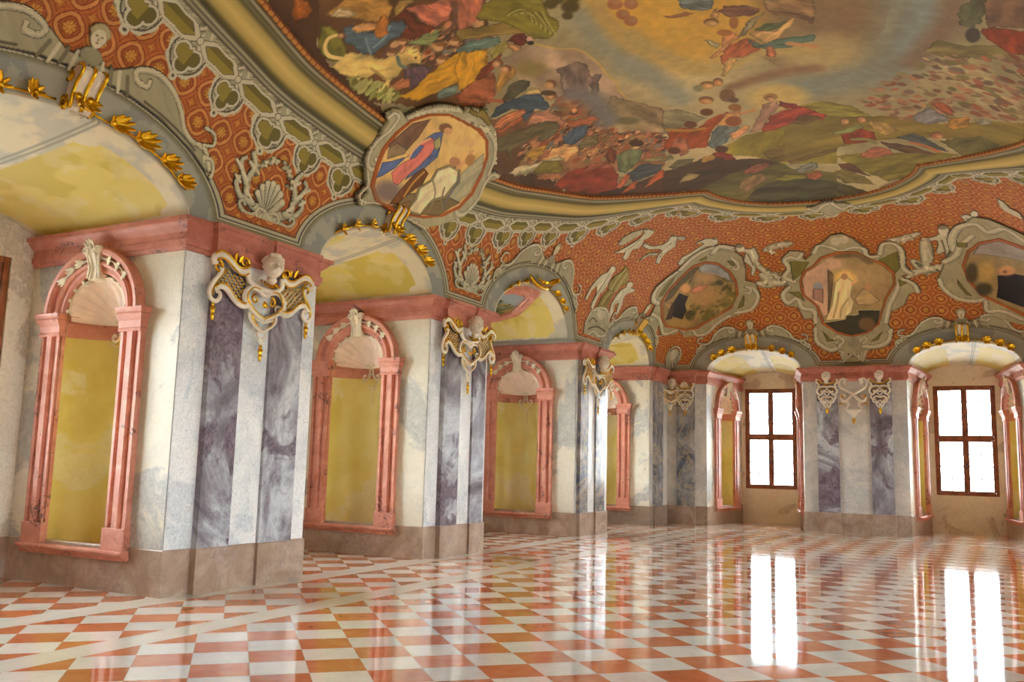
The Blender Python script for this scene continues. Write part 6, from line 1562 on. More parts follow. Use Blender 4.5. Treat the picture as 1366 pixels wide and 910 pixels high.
egg = (WR > .012) & (WR < .085)
ev = np.abs(((s_/.11) % 1)-.5); RGB[egg & ((ev*.16-.03)**2+(WR-.05)**2 < .0011)] = (200, 136, 62)
# relief of the moulding
hx = [0, .01, .03, .07, .09, .11, .14, .16, .20, .26, .34, .42, .50, .56, .60, .64, .70, .72]
hy = [0, .02, .05, .05, .02, .05, .06, .04, .03, .055, .08, .085, .07, .035, .045, .04, .02, 0]
REL = np.where((WR > -.01) & (WR < .73), np.interp(WR, hx, hy), 0.)

# fields round the arches
gq = np.where((RHO2 < 8), (RHO2-1)*1.25, 9.)
zlim = np.where(farside & (YY > 23), 4.50, 4.50)
gz = (ZZ-zlim)*1.0
walls = ((XX < -7.0) | (YY > 23.0) | (XX > X1-1.2))
G_ = np.where(walls, np.minimum(gq, gz), 9.)
pl = vnoise(su, sv, 2.0, 12, 5)
plc = np.where((pl > .52)[..., None], np.array([150, 152, 140.]), np.array([172, 170, 150.]))
m = G_ < -.0; RGB[m] = plc[m]
m = (G_ > -.07) & (G_ < 0); t = ((G_[m]+.07)/.07)[:, None]; RGB[m] = plc[m]*(1-t)+np.array([116, 112, 76])*t
m = (G_ < 9) & (gz < 0) & (gq > .0); RGB[m] = (132, 128, 92)
for a, b, c in ((0, .016, (196, 188, 150)), (.016, .036, (78, 76, 78)), (.036, .075, (188, 180, 142)), (.075, .09, (96, 62, 36))):
    m = (G_ >= a) & (G_ < b); RGB[m] = c
print('vault grid', XX.shape)

# ---------------------------------------------------------------- objects made of pieces of the grid
def block(x0, x1, y0, y1):
    i = np.searchsorted(XS, [x0, x1]); j = np.searchsorted(YS, [y0, y1])
    return max(i[0]-1, 0), min(i[1]+1, NI), max(j[0]-1, 0), min(j[1]+1, NJ)

def grid_object(name, w, keep, rgb, off=0., parent=None, material=None, origin=None):
    """mesh from a block of the vault grid: keep is a mask of quads"""
    i0, i1, j0, j1 = w; sl = np.s_[i0:i1, j0:j1]
    P = np.stack([SX[sl], SY[sl], SZ[sl]], -1)+NN[sl]*(off[..., None] if hasattr(off, 'shape') else off)
    ni, nj = P.shape[:2]; idx = np.arange(ni*nj).reshape(ni, nj)
    q = np.stack([idx[:-1, :-1], idx[1:, :-1], idx[1:, 1:], idx[:-1, 1:]], -1)[keep]
    used = np.zeros(ni*nj, bool); used[q.ravel()] = True
    mp = np.cumsum(used)-1; q = mp[q]; v = P.reshape(-1, 3)[used]; c = rgb.reshape(-1, 3)[used]
    if origin is not None: v = v-np.array(origin)
    me = bpy.data.meshes.new(name); me.vertices.add(len(v)); me.vertices.foreach_set('co', v.astype(np.float32).ravel())
    me.loops.add(len(q)*4); me.loops.foreach_set('vertex_index', q.astype(np.int32).ravel())
    me.polygons.add(len(q)); me.polygons.foreach_set('loop_start', np.arange(0, len(q)*4, 4, dtype=np.int32))
    me.polygons.foreach_set('use_smooth', np.ones(len(q), bool))
    me.update(); me.validate()
    me.materials.append(material or M['paint']); paint_attr(me, np.clip(c, 0, 250))
    o = bpy.data.objects.new(name, me); col.objects.link(o)
    if parent: o.parent = parent
    return o

# snap the grid to the arches so their edges are clean
SX, SY, SZ = XX.copy(), YY.copy(), ZZ.copy()
def snap(m, A, arr, vfun_set):
    for uc, a, h in arr:
        k = m & (np.abs(A-uc) < a+.05) & (ZZ < ZS+h+.08)
        ii, jj = np.nonzero(k)
        if not len(ii): continue
        u = A[ii, jj]; z = ZZ[ii, jj]; rr = np.sqrt(((u-uc)/a)**2+((z-ZS)/h)**2)
        gx = (u-uc)/a**2/np.maximum(rr, 1e-6); gz_ = (z-ZS)/h**2/np.maximum(rr, 1e-6); gn = np.hypot(gx, gz_)
        dist = (rr-1)/gn
        near = np.abs(dist) < .0105*Q
        ii, jj, u, z = ii[near], jj[near], u[near]-dist[near]*gx[near]/gn[near], z[near]-dist[near]*gz_[near]/gn[near]
        vfun_set(ii, jj, u, np.maximum(z, ZS))
        RHO[ii, jj] = 1.
def setL(i, j, u, z): SY[i, j] = u; SZ[i, j] = z; SX[i, j] = X0+left_v(u, z)
def setF(i, j, u, z): SX[i, j] = u; SZ[i, j] = z; SY[i, j] = Y1-far_v(u, z)
def setR(i, j, u, z): SY[i, j] = u; SZ[i, j] = z; SX[i, j] = X1-left_v(u, z)
snap(isL & low, YY, ARCH_L, setL); snap(isF & low, XX, ARCH_B, setF)
openm = RHO >= 1-1e-6
ok = openm[:-1, :-1] & openm[1:, :-1] & openm[1:, 1:] & openm[:-1, 1:]
qd = (WR[:-1, :-1]+WR[1:, 1:])/2
full = (0, NI, 0, NJ)
o = grid_object('ceiling', full, ok & (qd >= .70), RGB, REL); tag(o, kind='structure')
o = grid_object('trim_1', full, ok & (qd >= 0) & (qd < .70), RGB, REL); tag(o, kind='structure')

# the ceiling painting
w = block(-7.6, X1, -2.0, 20.4)
fr = Paint(*w, 'T', (122, 104, 76)); fr.gain = 1.0; fr.rim = .30
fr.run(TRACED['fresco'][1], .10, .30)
fr.c *= (.90+.2*vnoise(fr.X*3, fr.Y*3, 3, 77, 5))[..., None]
sl = fr.sl; fq = qd[w[0]:w[1]-1, w[2]:w[3]-1]
fr.c = fr.c*.90+.10*np.array([140, 120, 82.]); fr.c *= np.array([.99, 1.0, .95])
o = grid_object('ceiling_fresco', w, fq < 0, fr.c*1.24, REL[sl], origin=(XC, YC, 7.5))
o.location = (XC, YC, 7.5)
tag(o, 'vast ceiling painting of crowds on hills under a golden sky', 'painting')
del fr

def patch(root_label, cat, group, pieces, w, name='painted_ornament', off=.012, gain=1.05, origin=None, root_name=None):
    """painted pieces standing a finger proud of the vault; pieces: (part name, traced key or painter function, extra offset)"""
    sl = np.s_[w[0]:w[1], w[2]:w[3]]
    if origin is None:
        origin = (float(SX[sl].mean()), float(SY[sl].mean()), float(SZ[sl].min()))
    multi = len(pieces) > 1
    root = empty(root_name or name, origin, 0, root_label, cat, group) if multi else None
    for pn, src, ex, ch in pieces:
        p = Paint(*w, ch)
        p.rim = .45
        if callable(src): src(p)
        else: p.run(TRACED[src][1], 0.0, .10 if 'picture' in src else .05)
        a = p.a > .5
        k = (a[:-1, :-1].astype(int)+a[1:, :-1]+a[1:, 1:]+a[:-1, 1:]) >= 2
        if not k.any(): print('empty patch', pn, root_label); continue
        # rounded relief: falls to the wall at the rim
        offs = np.where(a, off+ex, .0)
        for _ in range(2):
            offs[1:-1, 1:-1] = (offs[1:-1, 1:-1]+offs[:-2, 1:-1]+offs[2:, 1:-1]+offs[1:-1, :-2]+offs[1:-1, 2:])/5
        lum = p.c.mean(-1)/200*.006
        o = grid_object(pn, w, k, p.c*gain*(1.22 if 'picture' in pn else 1.)*(.92+.16*vnoise(p.X*4, (p.Y+p.Z)*4, 3, 5, 3))[..., None], offs+lum+.004, root, origin=origin)
        if not multi:
            o.location = origin; tag(o, root_label, cat, group)
    return root

# ---- oval over the second bay
w = block(-8.25, -6.2, 9.0, 13.6)
patch('oval ceiling medallion with a robed blue-and-pink woman above a kneeling white-robed figure', 'painting', None,
      [('frame', 'ovalframe', .10, 'T'), ('picture', 'ovalpicture', .118, 'T')], w, root_name='oval_medallion')
# ---- far wall cartouches
for k, lab, (xa, xb) in ((1, 'tilted oval wall painting of a dark-robed figure in a landscape, in a scrolled frame', (-8.27, -4.9)),
                         (2, 'lobed wall painting of two pale-robed monks on steps, centred between the far windows', (-5.0, -1.2)),
                         (3, 'wall painting of a black-robed figure, cut by the right picture edge', (-1.9, 1.5))):
    w = block(xa, xb, 19.5, Y1)
    patch(lab, 'painting', None, [('frame', 'frame%d' % k, .02, 'A'), ('picture', 'picture%d' % k, .034, 'A')], w, root_name='painted_cartouche')
gp = 'grisaille figures painted on the far vault'
for key, lab, cat, bl in (('putti_left', 'grey-white flying putti painted above the tilted oval, on orange damask', 'painted figures', (-8.27, -5.0, 15.5, Y1)),
                     ('putto_garland', 'grey-white putto with flower garland right of the tilted oval painting', 'painted figure', (-7.0, -3.5, 18.5, Y1)),
                     ('caryatids', 'pair of grey-white figures with a gold drape above a scrolled pedestal, over the third pier', 'painted figures', (-8.27, -6.6, 16.5, Y1)),
                     ('putto_right', 'grey-white putto with garland left of the black-robed painting', 'painted figure', (-2.6, .3, 19.0, Y1)),
                     ('putti_right', 'grey-white putti sprawled along the top of the rightmost painting', 'painted figures', (-2.0, 2.0, 15.0, Y1)),
                     ('garland_left_of_centre', 'flower garland painted left of the two-monks painting, at its middle height', 'garland', (-5.6, -3.0, 19.0, Y1)),
                     ('garland_upper', 'flower garland painted at the upper left of the two-monks painting', 'garland', (-5.6, -3.0, 19.0, Y1)),
                     ('garland_right_of_centre', 'flower garlands painted right of the two-monks painting', 'garland', (-3.2, -.6, 19.0, Y1))):
    patch(lab, cat, None, [(key, key, .004, 'A')], block(*bl), off=.008)
w = block(-4.3, -1.9, 19.3, 21.6)
patch('small pale scrolled cartouche on the ring moulding above the two-monks painting', 'ornament', None, [('ring_cartouche', 'ring_cartouche', .05, 'T')], w, off=.04)

# ---- scrolled crests over the arches
def crest(uc, a, h, mirror=1):
    def f(p):
        def at(t, o):      # t: angle from the crown, o: distance outside the arch
            A = a+.46+o*(1.25 if a > 1.6 else 1.); H = h+.38+o*(1.25 if a > 1.6 else 1.)
            return (uc+A*sin(t), ZS+H*cos(t))
        for sg in (-1, 1):
            p.poly((164, 156, 120), [at(sg*t, o) for t, o in ((0, .03), (.25, .03), (.5, .03), (.8, .03), (1.0, .03), (.92, .12), (.80, .13), (.70, .10), (.60, .14), (.50, .24), (.40, .30), (.30, .32), (.20, .24), (.12, .14), (0, .12))])
            grisaille_scroll(p, [at(sg*t, o) for t, o in ((.98, .08), (.84, .16), (.74, .10), (.64, .12), (.54, .22), (.42, .30), (.31, .31), (.23, .24), (.25, .17), (.31, .17), (.31, .22))], .034)
            grisaille_scroll(p, [at(sg*t, o) for t, o in ((1.05, .05), (1.0, .12), (.93, .16), (.88, .11), (.91, .07))], .028)
            grisaille_scroll(p, [at(sg*t, o) for t, o in ((.80, .17), (.84, .27), (.78, .34), (.72, .30))], .022)
            for k in range(5): p.stroke((204, 196, 158) if k % 2 else (120, 112, 82), [at(sg*(.02+k*.045), .15), at(sg*(.03+k*.055), .02-.02*(k % 2))], .022, (1, 0, 0, 1), .3)
            p.stroke((96, 90, 66), [at(sg*t, .06) for t in (.35, .5, .65, .8)], .014, (1, 0, 0, 1), .3)
        c = at(0, .30)
        p.ell((150, 142, 108), at(0, .16), (.13, 0, 0, .08), .1)
        p.ell((120, 108, 74), (c[0], c[1]+.03), (.105, 0, 0, .105), .08); p.ell((208, 198, 160), c, (.085, 0, 0, .10), .1)
        for k in range(7): p.ell((170, 158, 112), (c[0]+.10*sin(-1.2+k*.4), c[1]+.02+.09*cos(-1.2+k*.4)), (.03, 0, 0, .03), .3)
        for dx in (-.03, .03): p.ell((96, 84, 60), (c[0]+dx, c[1]+.015), (.014, 0, 0, .008), .3)
        p.ell((130, 84, 60), (c[0], c[1]-.045), (.02, 0, 0, .008), .3); p.ell((160, 140, 100), (c[0], c[1]-.015), (.010, 0, 0, .018), .4)
    return f
for i, (b, lab) in enumerate(((BAYS_L[1], 'grey scrolled crest with putto head over the nearest arch'), (BAYS_L[3], 'grey scrolled crest over the third arch'),
                              (BAYS_L[4], 'small grey scrolled crest over the fourth, corner arch'))):
    w = block(X0+.01, -7.3, b[4]-b[5]-.6, b[4]+b[5]+.6)
    patch(lab, 'ornament', 'painted crests over the arches', [('painted_crest', crest(b[4], b[5], b[6]), .012, 'WL')], w)
for b, lab in ((BAYS_B[0], 'grey scrolled crest with putto head over the first far window arch'), (BAYS_B[1], 'grey scrolled crest with putto head over the second far window arch')):
    w = block(b[4]-b[5]-.6, b[4]+b[5]+.6, 23.2, Y1)
    patch(lab, 'ornament', 'painted crests over the arches', [('painted_crest', crest(b[4], b[5], b[6]), .012, 'WB')], w)

# ---- shells with acanthus over the piers
def shell_orn(uc, zc, k=1., plain_shell=False):
    def f(p):
        def at(x, z): return (uc+x*k, zc+z*k*(1.7 if plain_shell else 1.))
        if not plain_shell:
            for sg in (-1, 1):
                for pts, wd in (([(.12, .12), (.28, .10), (.42, .22), (.44, .42), (.38, .60), (.46, .74)], .062), ([(.30, .14), (.50, .16), (.62, .30), (.60, .40)], .052),
                                ([(.42, .30), (.56, .48), (.62, .60), (.56, .66)], .045), ([(.16, .04), (.30, -.02), (.44, .0), (.52, .08), (.46, .13), (.42, .08)], .036)):
                    p.stroke((190, 184, 148), [at(sg*x, z) for x, z in pts], wd*k, (1, 0, 0, 1), .2, 1, .35)
                for x, z in ((.34, .20), (.46, .40), (.38, .56), (.56, .34), (.60, .52)):
                    p.stroke((206, 198, 162), [at(sg*x, z), at(sg*(x+.10), z+.07)], .036*k, (1, 0, 0, 1), .3, 0, .6)
            rng = np.random.RandomState(3)
            for t in range(46):
                a_ = -1.0+2.0*t/45; x, z = .42*sin(a_), .22+.56*cos(a_)
                p.ell([(200, 190, 150), (120, 112, 84), (176, 164, 124)][t % 3], at(x+.03*rng.randn(), z+.02*rng.randn()), (.035*k, 0, 0, .026*k), .3)
            for t in range(7):
                a_ = -1.05+2.1*t/6
                p.stroke((196, 190, 154), [at(.05*sin(a_), .08), at(.26*sin(a_), .10+.36*cos(a_))], .056*k, (1, 0, 0, 1), .25, 1)
                p.ell((204, 196, 160), at(.27*sin(a_), .10+.38*cos(a_)), (.05*k, 0, 0, .045*k), .2)
        # lower shell
        n = 9
        p.ell((140, 136, 104), at(0, -.12 if not plain_shell else .05), (.235*k, 0, 0, (.21 if not plain_shell else .30)*k), .04)
        for t in range(n):
            a_ = -1.35+2.7*t/(n-1)
            if plain_shell: q = [at(.05*sin(a_), .20), at(.22*sin(a_), .18-.28*cos(a_)*1.1)]
            else: q = [at(.03*sin(a_), .05), at(.20*sin(a_), .04-.30*cos(a_))]
            p.stroke((188, 182, 148), q, .030*k, (1, 0, 0, 1), .3, 0); p.stroke((84, 80, 60), [((q[0][0]+q[1][0])/2+.012*k, (q[0][1]+q[1][1])/2), (q[1][0]+.014*k, q[1][1])], .009*k, (1, 0, 0, 1), .3)
        if plain_shell:
            p.stroke((198, 190, 154), [at(.24*sin(a_), .10+.16*cos(a_)) for a_ in np.linspace(-2.0, 2.0, 12)], .022*k, (1, 0, 0, 1), .2, 1)
        else:
            for sg in (-1, 1): p.stroke((200, 192, 156), [at(sg*.05, .08), at(sg*.16, .10), at(sg*.22, .02), at(sg*.16, -.04), at(sg*.12, .02)], .026*k, (1, 0, 0, 1), .2, 1)
    return f
gs = 'shell ornaments painted over the piers'
w = block(X0+.01, -7.2, 7.3, 9.7)
patch('large grey shell with acanthus scrolls painted over the nearest pier', 'ornament', gs, [('painted_shell', shell_orn(8.50, 4.70, .98), .012, 'WL')], w)
w = block(X0+.01, -7.2, 12.7, 14.8)
patch('grey shell with acanthus scrolls painted over the second pier', 'ornament', gs, [('painted_shell', shell_orn(13.72, 4.70, .98), .012, 'WL')], w)
w = block(-8.27, -6.9, 23.6, Y1)
def corner_shell(p):
    # drawn across the corner: distance along the diagonal
    p.A = (p.X+p.Y)/sqrt(2); p.bx[:, 0] = -99; p.bx[:, 1] = 99
    shell_orn((-7.98+24.9)/sqrt(2)+.0, 4.64, 1.0, True)(p)
patch('plain grey shell painted in the far left corner', 'ornament', gs, [('painted_shell', corner_shell, .012, 'WL')], w)
# ---------------------------------------------------------------- stucco and gilding
def putto_head(mb, c, r=.11, turn=.3):
    """a modelled child's head with curls, seen from the front (-y)"""
    cx, cy, cz = c
    R_ = np.array([[cos(turn), -sin(turn), 0], [sin(turn), cos(turn), 0], [0, 0, 1]])
    def P(x, y, z): q = R_ @ np.array([x, y, z])*r; return (cx+q[0], cy+q[1], cz+q[2])
    rows = []
    for i in range(49):
        a = pi*i/48; row = []
        for j in range(56):
            b = 2*pi*j/56
            x, y, z = sin(a)*cos(b), sin(a)*sin(b), cos(a)*1.12
            f = max(0, -y)
            x *= 1-.12*max(0, -z)                                   # jaw narrows
            g_ = lambda cx_, cz_, sx_, sz_: math.exp(-((abs(x)-cx_)/sx_)**2-((z-cz_)/sz_)**2)
            y -= f*(.36*g_(0, -.26, .15, .20)+.12*g_(.0, .02, .12, .3)+.14*g_(.45, -.38, .22, .2)+.10*g_(.30, .22, .3, .08)+.16*g_(0, -.56, .20, .05)+.12*g_(0, -.70, .17, .05)+.16*g_(0, -.90, .25, .10))
            y += f*(.34*g_(.36, .02, .17, .12)+.16*g_(0, -.63, .24, .035)+.10*g_(0, -.78, .25, .04))
            row.append(P(x, y, z))
        rows.append(row)
    mb.grid(rows, closed=True, flip=True)
    rng = random.Random(5)
    for k in range(46):
        a = rng.uniform(0, 2*pi); e = rng.uniform(.15, 1.5)
        x, y, z = cos(e)*cos(a), cos(e)*sin(a), .15+sin(e)
        if y < -.35 and z < .85: continue
        mb.ball(P(x*1.02, y*1.02, z*1.02), r*rng.uniform(.16, .26), 7, 5)
    for sg in (-1, 1): mb.ball(P(sg*.33, -.76, .0), (r*.11, r*.11, r*.085), 8, 6)
    for sg in (-1, 1): mb.ball(P(sg*1.0, .05, -.12), (r*.1, r*.16, r*.2), 7, 5)
    mb.ball(P(0, .25, -1.25), (r*.5, r*.5, r*.5), 10, 6)

def drop(mb, x, z, L, y=-.03, k=1.):
    mb.tube([(x, y, z), (x, y, z-L)], .007*k, 5)
    mb.ball((x, y, z-L*.12), (.022*k, .02*k, .03*k), 7, 5)
    for sg in (-1, 1):
        mb.leaf((x, y, z-L*.30), (sg, 0, -.4), (0, -1, 0), .055*k, .022*k, .1, lobes=1)
        mb.leaf((x, y, z-L*.62), (sg*.8, 0, -.8), (0, -1, 0), .045*k, .02*k, .1, lobes=1)
    mb.ball((x, y, z-L*.48), (.03*k, .022*k, .045*k), 7, 6); mb.ball((x, y, z-L*.82), (.024*k, .02*k, .05*k), 7, 6); mb.ball((x, y, z-L), (.016*k, .016*k, .02*k), 6, 4)

def capital(loc, rot, label, group, k=1.):
    root = empty('stucco_capital', loc, rot, label, 'stucco ornament', group)
    B = 1.2     # height of the hanging part above the root
    T = lambda pts, y=-.03: [(x*k, y*k, (z+B)*k) for x, z in pts]
    wt_, gd = MB(), MB()
    for s in (-1, 1):
        lat, latg = MB(), MB()
        def A(mb, pts, r, y=-.03, flat=.8, taper=0):
            q = smooth_path([(s*x*k, y*k, (z+B)*k) for x, z in pts], 4)
            n = len(q); mb.tube(q, [r*k*(1-taper*i/n) for i in range(n)], 8, flat)
        def spr(mb, cx, cz, r0, r1, a0, tn, rad, y=-.03):
            q = [(s*x*k, y*k, (z+B)*k) for x, _, z in spiral(cx, cz, r0, r1, a0, tn)]
            mb.tube(q, [rad*k*(1-.45*i/len(q)) for i in range(len(q))], 7)
        sh = [(-.86, -.12), (-.88, -.04), (-.80, .015), (-.70, .01), (-.60, -.05), (-.50, -.11), (-.40, -.12), (-.31, -.07)]
        A(wt_, sh, .043, -.06); A(gd, [(x, z+.045) for x, z in sh[1:]], .011, -.085); A(gd, [(x+.01, z-.045) for x, z in sh[1:]], .009, -.08)
        spr(gd, -.38, -.0, .085, .02, -1.3, 1.3, .020, -.06); spr(gd, -.79, -.13, .075, .02, 1.6, -1.2, .018, -.05)
        S2 = [(-.74, -.14), (-.76, -.22), (-.84, -.31), (-.90, -.41), (-.91, -.49), (-.86, -.55), (-.79, -.555), (-.74, -.50), (-.75, -.44), (-.80, -.44)]
        A(wt_, S2, .034, -.05, taper=.3); A(gd, [(x+.035, z) for x, z in S2[:5]], .009, -.07)
        S3 = [(-.84, -.43), (-.76, -.37), (-.66, -.38), (-.57, -.45), (-.48, -.52), (-.37, -.55), (-.27, -.52)]
        A(wt_, S3, .036, -.06); A(gd, [(x, z+.04) for x, z in S3], .010, -.08)
        H = [(0, -.37), (-.12, -.30), (-.24, -.29), (-.34, -.36), (-.35, -.46), (-.27, -.54), (-.14, -.61), (0, -.67)]
        A(wt_, H, .032, -.065); A(gd, [(x*.88, z*.98-.0) for x, z in H[1:]], .009, -.085)
        spr(gd, -.15, -.42, .065, .015, 1.4, 1.1, .014, -.05); spr(wt_, -.26, -.50, .06, .015, 3., -1.1, .018, -.05)
        A(wt_, [(-.24, -.60), (-.22, -.68), (-.12, -.76), (0, -.82)], .024, -.05); A(gd, [(-.20, -.62), (-.17, -.70), (-.08, -.76)], .008, -.065)
        A(wt_, [(-.24, -.62), (-.12, -.67), (0, -.70)], .018, -.05)
        A(wt_, [(0, -.80), (-.075, -.86), (0, -.92), (.05, -.885)], .018, -.045); A(wt_, [(.0, -.90), (-.05, -.94), (0, -.985)], .014, -.045)
        A(wt_, [(-.30, -.08), (-.30, -.18), (-.20, -.26), (-.06, -.29), (0, -.29)], .040, -.06)
        # acanthus sprigs
        for bx, bz, dx, dz, L in ((-.53, -.02, -.2, 1, .13), (-.47, -.02, .3, 1, .10), (-.60, -.03, -.6, .8, .09)):
            gd.leaf((s*bx*k, -.06*k, (bz+B)*k), (s*dx, -.1, dz), (0, -1, 0), L*k, .03*k, .25, lobes=2)
        for t in range(4):
            a = -.25+t*.27
            gd.leaf((s*.20*sin(a)*k, -.10*k, (-.10-.08*cos(a)+B)*k), (s*sin(a), -.2, -cos(a)*.8), (0, -1, 0), .10*k, .032*k, .4, lobes=1)
        # trellis with gilt studs
        poly = [(-.74, -.10), (-.62, -.13), (-.50, -.18), (-.36, -.18), (-.34, -.30), (-.38, -.50), (-.50, -.49), (-.60, -.40), (-.70, -.35), (-.82, -.36), (-.78, -.24)]
        P_ = np.array(poly)
        st = .078
        for i in range(-14, 15):
            for dsl in (1, -1):
                seg_ = []
                for q in np.linspace(-1.2, 1.2, 180):
                    x = q; z = dsl*q+i*st*1.0-(.3 if dsl == 1 else .9)*1.0
                    inn = in_poly(np.array([x]), np.array([z]), P_)[0]
                    if inn: seg_.append((x, z))
                if len(seg_) > 2:
                    lat.tube([(s*seg_[0][0]*k, -.02*k, (seg_[0][1]+B)*k), (s*seg_[-1][0]*k, -.02*k, (seg_[-1][1]+B)*k)], .010*k, 5)
        for i in range(-20, 21):
            for j in range(-20, 21):
                x = -.55+(i+j)*st/2; z = -.30+(i-j)*st/2
                if in_poly(np.array([x]), np.array([z]), P_)[0]: latg.ball((s*x*k, -.035*k, (z+B)*k), .017*k, 6, 4)
        l = lat.build('trellis', M['white'], root, smooth=True); latg.build('gilt_studs', M['gold'], l, smooth=True)
    gd.ball((0, -.07*k, (-.47+B)*k), (.03*k, .02*k, .045*k), 8, 6)
    for sg in (-1, 1): gd.leaf((0, -.07*k, (-.46+B)*k), (sg*.7, 0, -.5), (0, -1, 0), .07*k, .025*k, .2, lobes=1)
    wt_.build('scrollwork', M['white'], root, smooth=True); g = gd.build('gilded_scrolls', M['gold'], root, smooth=True, solid=.004)
    h = MB(); putto_head(h, (0, -.18*k, (.015+B)*k), .132*k, -.45); h.build('putto_head', M['white'], root, smooth=True)
    for x, z, L in ((0, -.985, .20), (-.83, -.57, .21), (.83, -.57, .21)):
        d = MB(); drop(d, x*k, (z+B)*k, L*k, -.04*k, k); d.build('gilt_pendant', M['gold'], root, smooth=True, solid=.003)
    return root
gc = 'white and gold stucco capitals on the piers of the left wall'
c0_ = capital(FL.P(8.42, .10, 2.80), FL.rot, 'largest white-and-gold stucco capital with putto head, on the nearest pier', gc)
for u, lab in ((13.58, 'white-and-gold stucco capital with putto head on the second pier'), (19.62, 'white-and-gold stucco capital with putto head on the third pier')):
    c = copy_tree(c0_); c.location = FL.P(u, .10, 2.80); c['label'] = lab
cc_ = capital((X0+.16, Y1-.24, 4.0-1.2*.78), radians(45), 'small stucco capital with putto head folded into the far left corner', 'stucco capitals of the far wall', .78)

def pendant_capital(loc, rot, label, group, head=True, gold='gold'):
    root = empty('stucco_pendant', loc, rot, label, 'stucco ornament', group)
    B = .86; w_, g_ = MB(), MB()
    for s in (-1, 1):
        def A(mb, pts, r, y=-.03, taper=0):
            q = smooth_path([(s*x, y, z+B) for x, z in pts], 4); n = len(q)
            mb.tube(q, [r*(1-taper*i/n) for i in range(n)], 7, .8)
        A(w_, [(0, -.05), (.10, -.06), (.20, .0), (.26, .05), (.25, -.04), (.20, -.10), (.25, -.16)], .026)
        A(w_, [(0, -.16), (.10, -.14), (.20, -.17), (.25, -.24), (.24, -.32), (.17, -.36), (.12, -.31), (.16, -.27)], .026)
        A(w_, [(0, -.30), (.08, -.26), (.13, -.34), (.22, -.40), (.19, -.48), (.10, -.50)], .022)
        A(w_, [(0, -.44), (.08, -.42), (.15, -.46), (.17, -.54), (.11, -.58), (.08, -.54)], .022)
        A(w_, [(.12, -.50), (0, -.64), (-.02, -.68)], .016); A(w_, [(.0, -.52), (.09, -.62), (0, -.74)], .018)
        A(w_, [(0, -.20), (.07, -.30), (0, -.40)], .014)
        A(g_, [(0, -.085), (.10, -.07), (.19, -.02), (.24, .02)], .02, -.06); A(g_, [(.05, -.22), (.12, -.20), (.18, -.24)], .012, -.05); A(g_, [(.03, -.47), (.08, -.46), (.12, -.50)], .010, -.05)
        if not head:
            for t in range(4): w_.leaf((0, -.04, -.06+B), (s*sin(t*.45), -.15, cos(t*.45)), (0, -1, 0), .19-.015*t, .05, .25, lobes=1)
    w_.build('scrollwork', M['white' if head else 'cream'], root, smooth=True, solid=.003); g_.build('gilded_scrolls', M[gold], root, smooth=True)
    if head:
        h = MB(); putto_head(h, (0, -.16, .11+B), .105, .15); h.build('putto_head', M['white'], root, smooth=True)
    d = MB(); drop(d, 0, -.72+B, .14, -.03); d.build('gilt_pendant', M[gold], root, smooth=True, solid=.003)
    return root
gp_ = 'stucco pendants on the far wall'
yb = Y1-.10
p0 = pendant_capital((-3.115-.66, yb, 3.14), 0, 'white stucco pendant with putto head on left dark strip of the far pier', gp_)
p1 = pendant_capital((-3.115+.66, yb, 3.14), 0, 'white stucco pendant with putto head on right dark strip of the far pier', gp_)
p2 = pendant_capital((-7.70, yb, 3.10), 0, 'cream shell-topped stucco pendant on the slate strip by the far left corner', gp_, head=False)

root = empty('stucco_pendant', (-3.115, Y1-.06, 2.88), 0, 'crossed white stucco scrolls with cup, between the two putto heads', 'stucco ornament', gp_)
B = 1.12; w_, g_ = MB(), MB()
for s in (-1, 1):
    def A(mb, pts, r, y=-.03, taper=.0):
        q = smooth_path([(s*x, y, z+B) for x, z in pts], 5); n = len(q)
        mb.tube(q, [r*(1-taper*i/n) for i in range(n)], 8, .8)
    A(w_, [(-.16, -.08), (-.21, -.06), (-.22, .0), (-.17, .03), (-.26, .06), (-.34, .0), (-.35, -.10), (-.29, -.19), (-.16, -.26), (0, -.36), (.10, -.46), (.16, -.52), (.26, -.53), (.31, -.46), (.27, -.40), (.20, -.41)], .036)
    A(w_, [(.18, -.54), (.12, -.62), (.16, -.70), (.21, -.74)], .024); g_ = MB(); A(g_, [(.34, -.62), (.30, -.60), (.25, -.62), (.20, -.66)], .014, -.04); g_.ball((s*.34, -.04, -.62+B), .028, 8, 6)
    g_.build('gilded_scroll', M['gold_dull'], root, smooth=True); g_ = MB()
    g_.leaf((s*.24, -.05, -.45+B), (s*.6, 0, .5), (0, -1, 0), .11, .035, .3, lobes=2); g_.build('gilded_leaf', M['gold_dull'], root, smooth=True, solid=.003)
w_.build('scrollwork', M['white'], root, smooth=True)
cup = MB(); cup.grid([[(r*cos(2*pi*j/20), -.03-abs(r)*.0+r*.6*sin(2*pi*j/20), z+B) for j in range(20)] for r, z in ((.0, -.99), (.03, -.98), (.045, -.93), (.09, -.88), (.16, -.83), (.19, -.79), (.20, -.76), (.18, -.76), (.14, -.80), (0, -.82))], closed=True, flip=True)
cup.build('cup', M['white'], root, smooth=True)
d = MB(); drop(d, 0, -.97+B, .16, -.03, 1.2); d.build('gilt_pendant', M['gold_dull'], root, smooth=True, solid=.003)

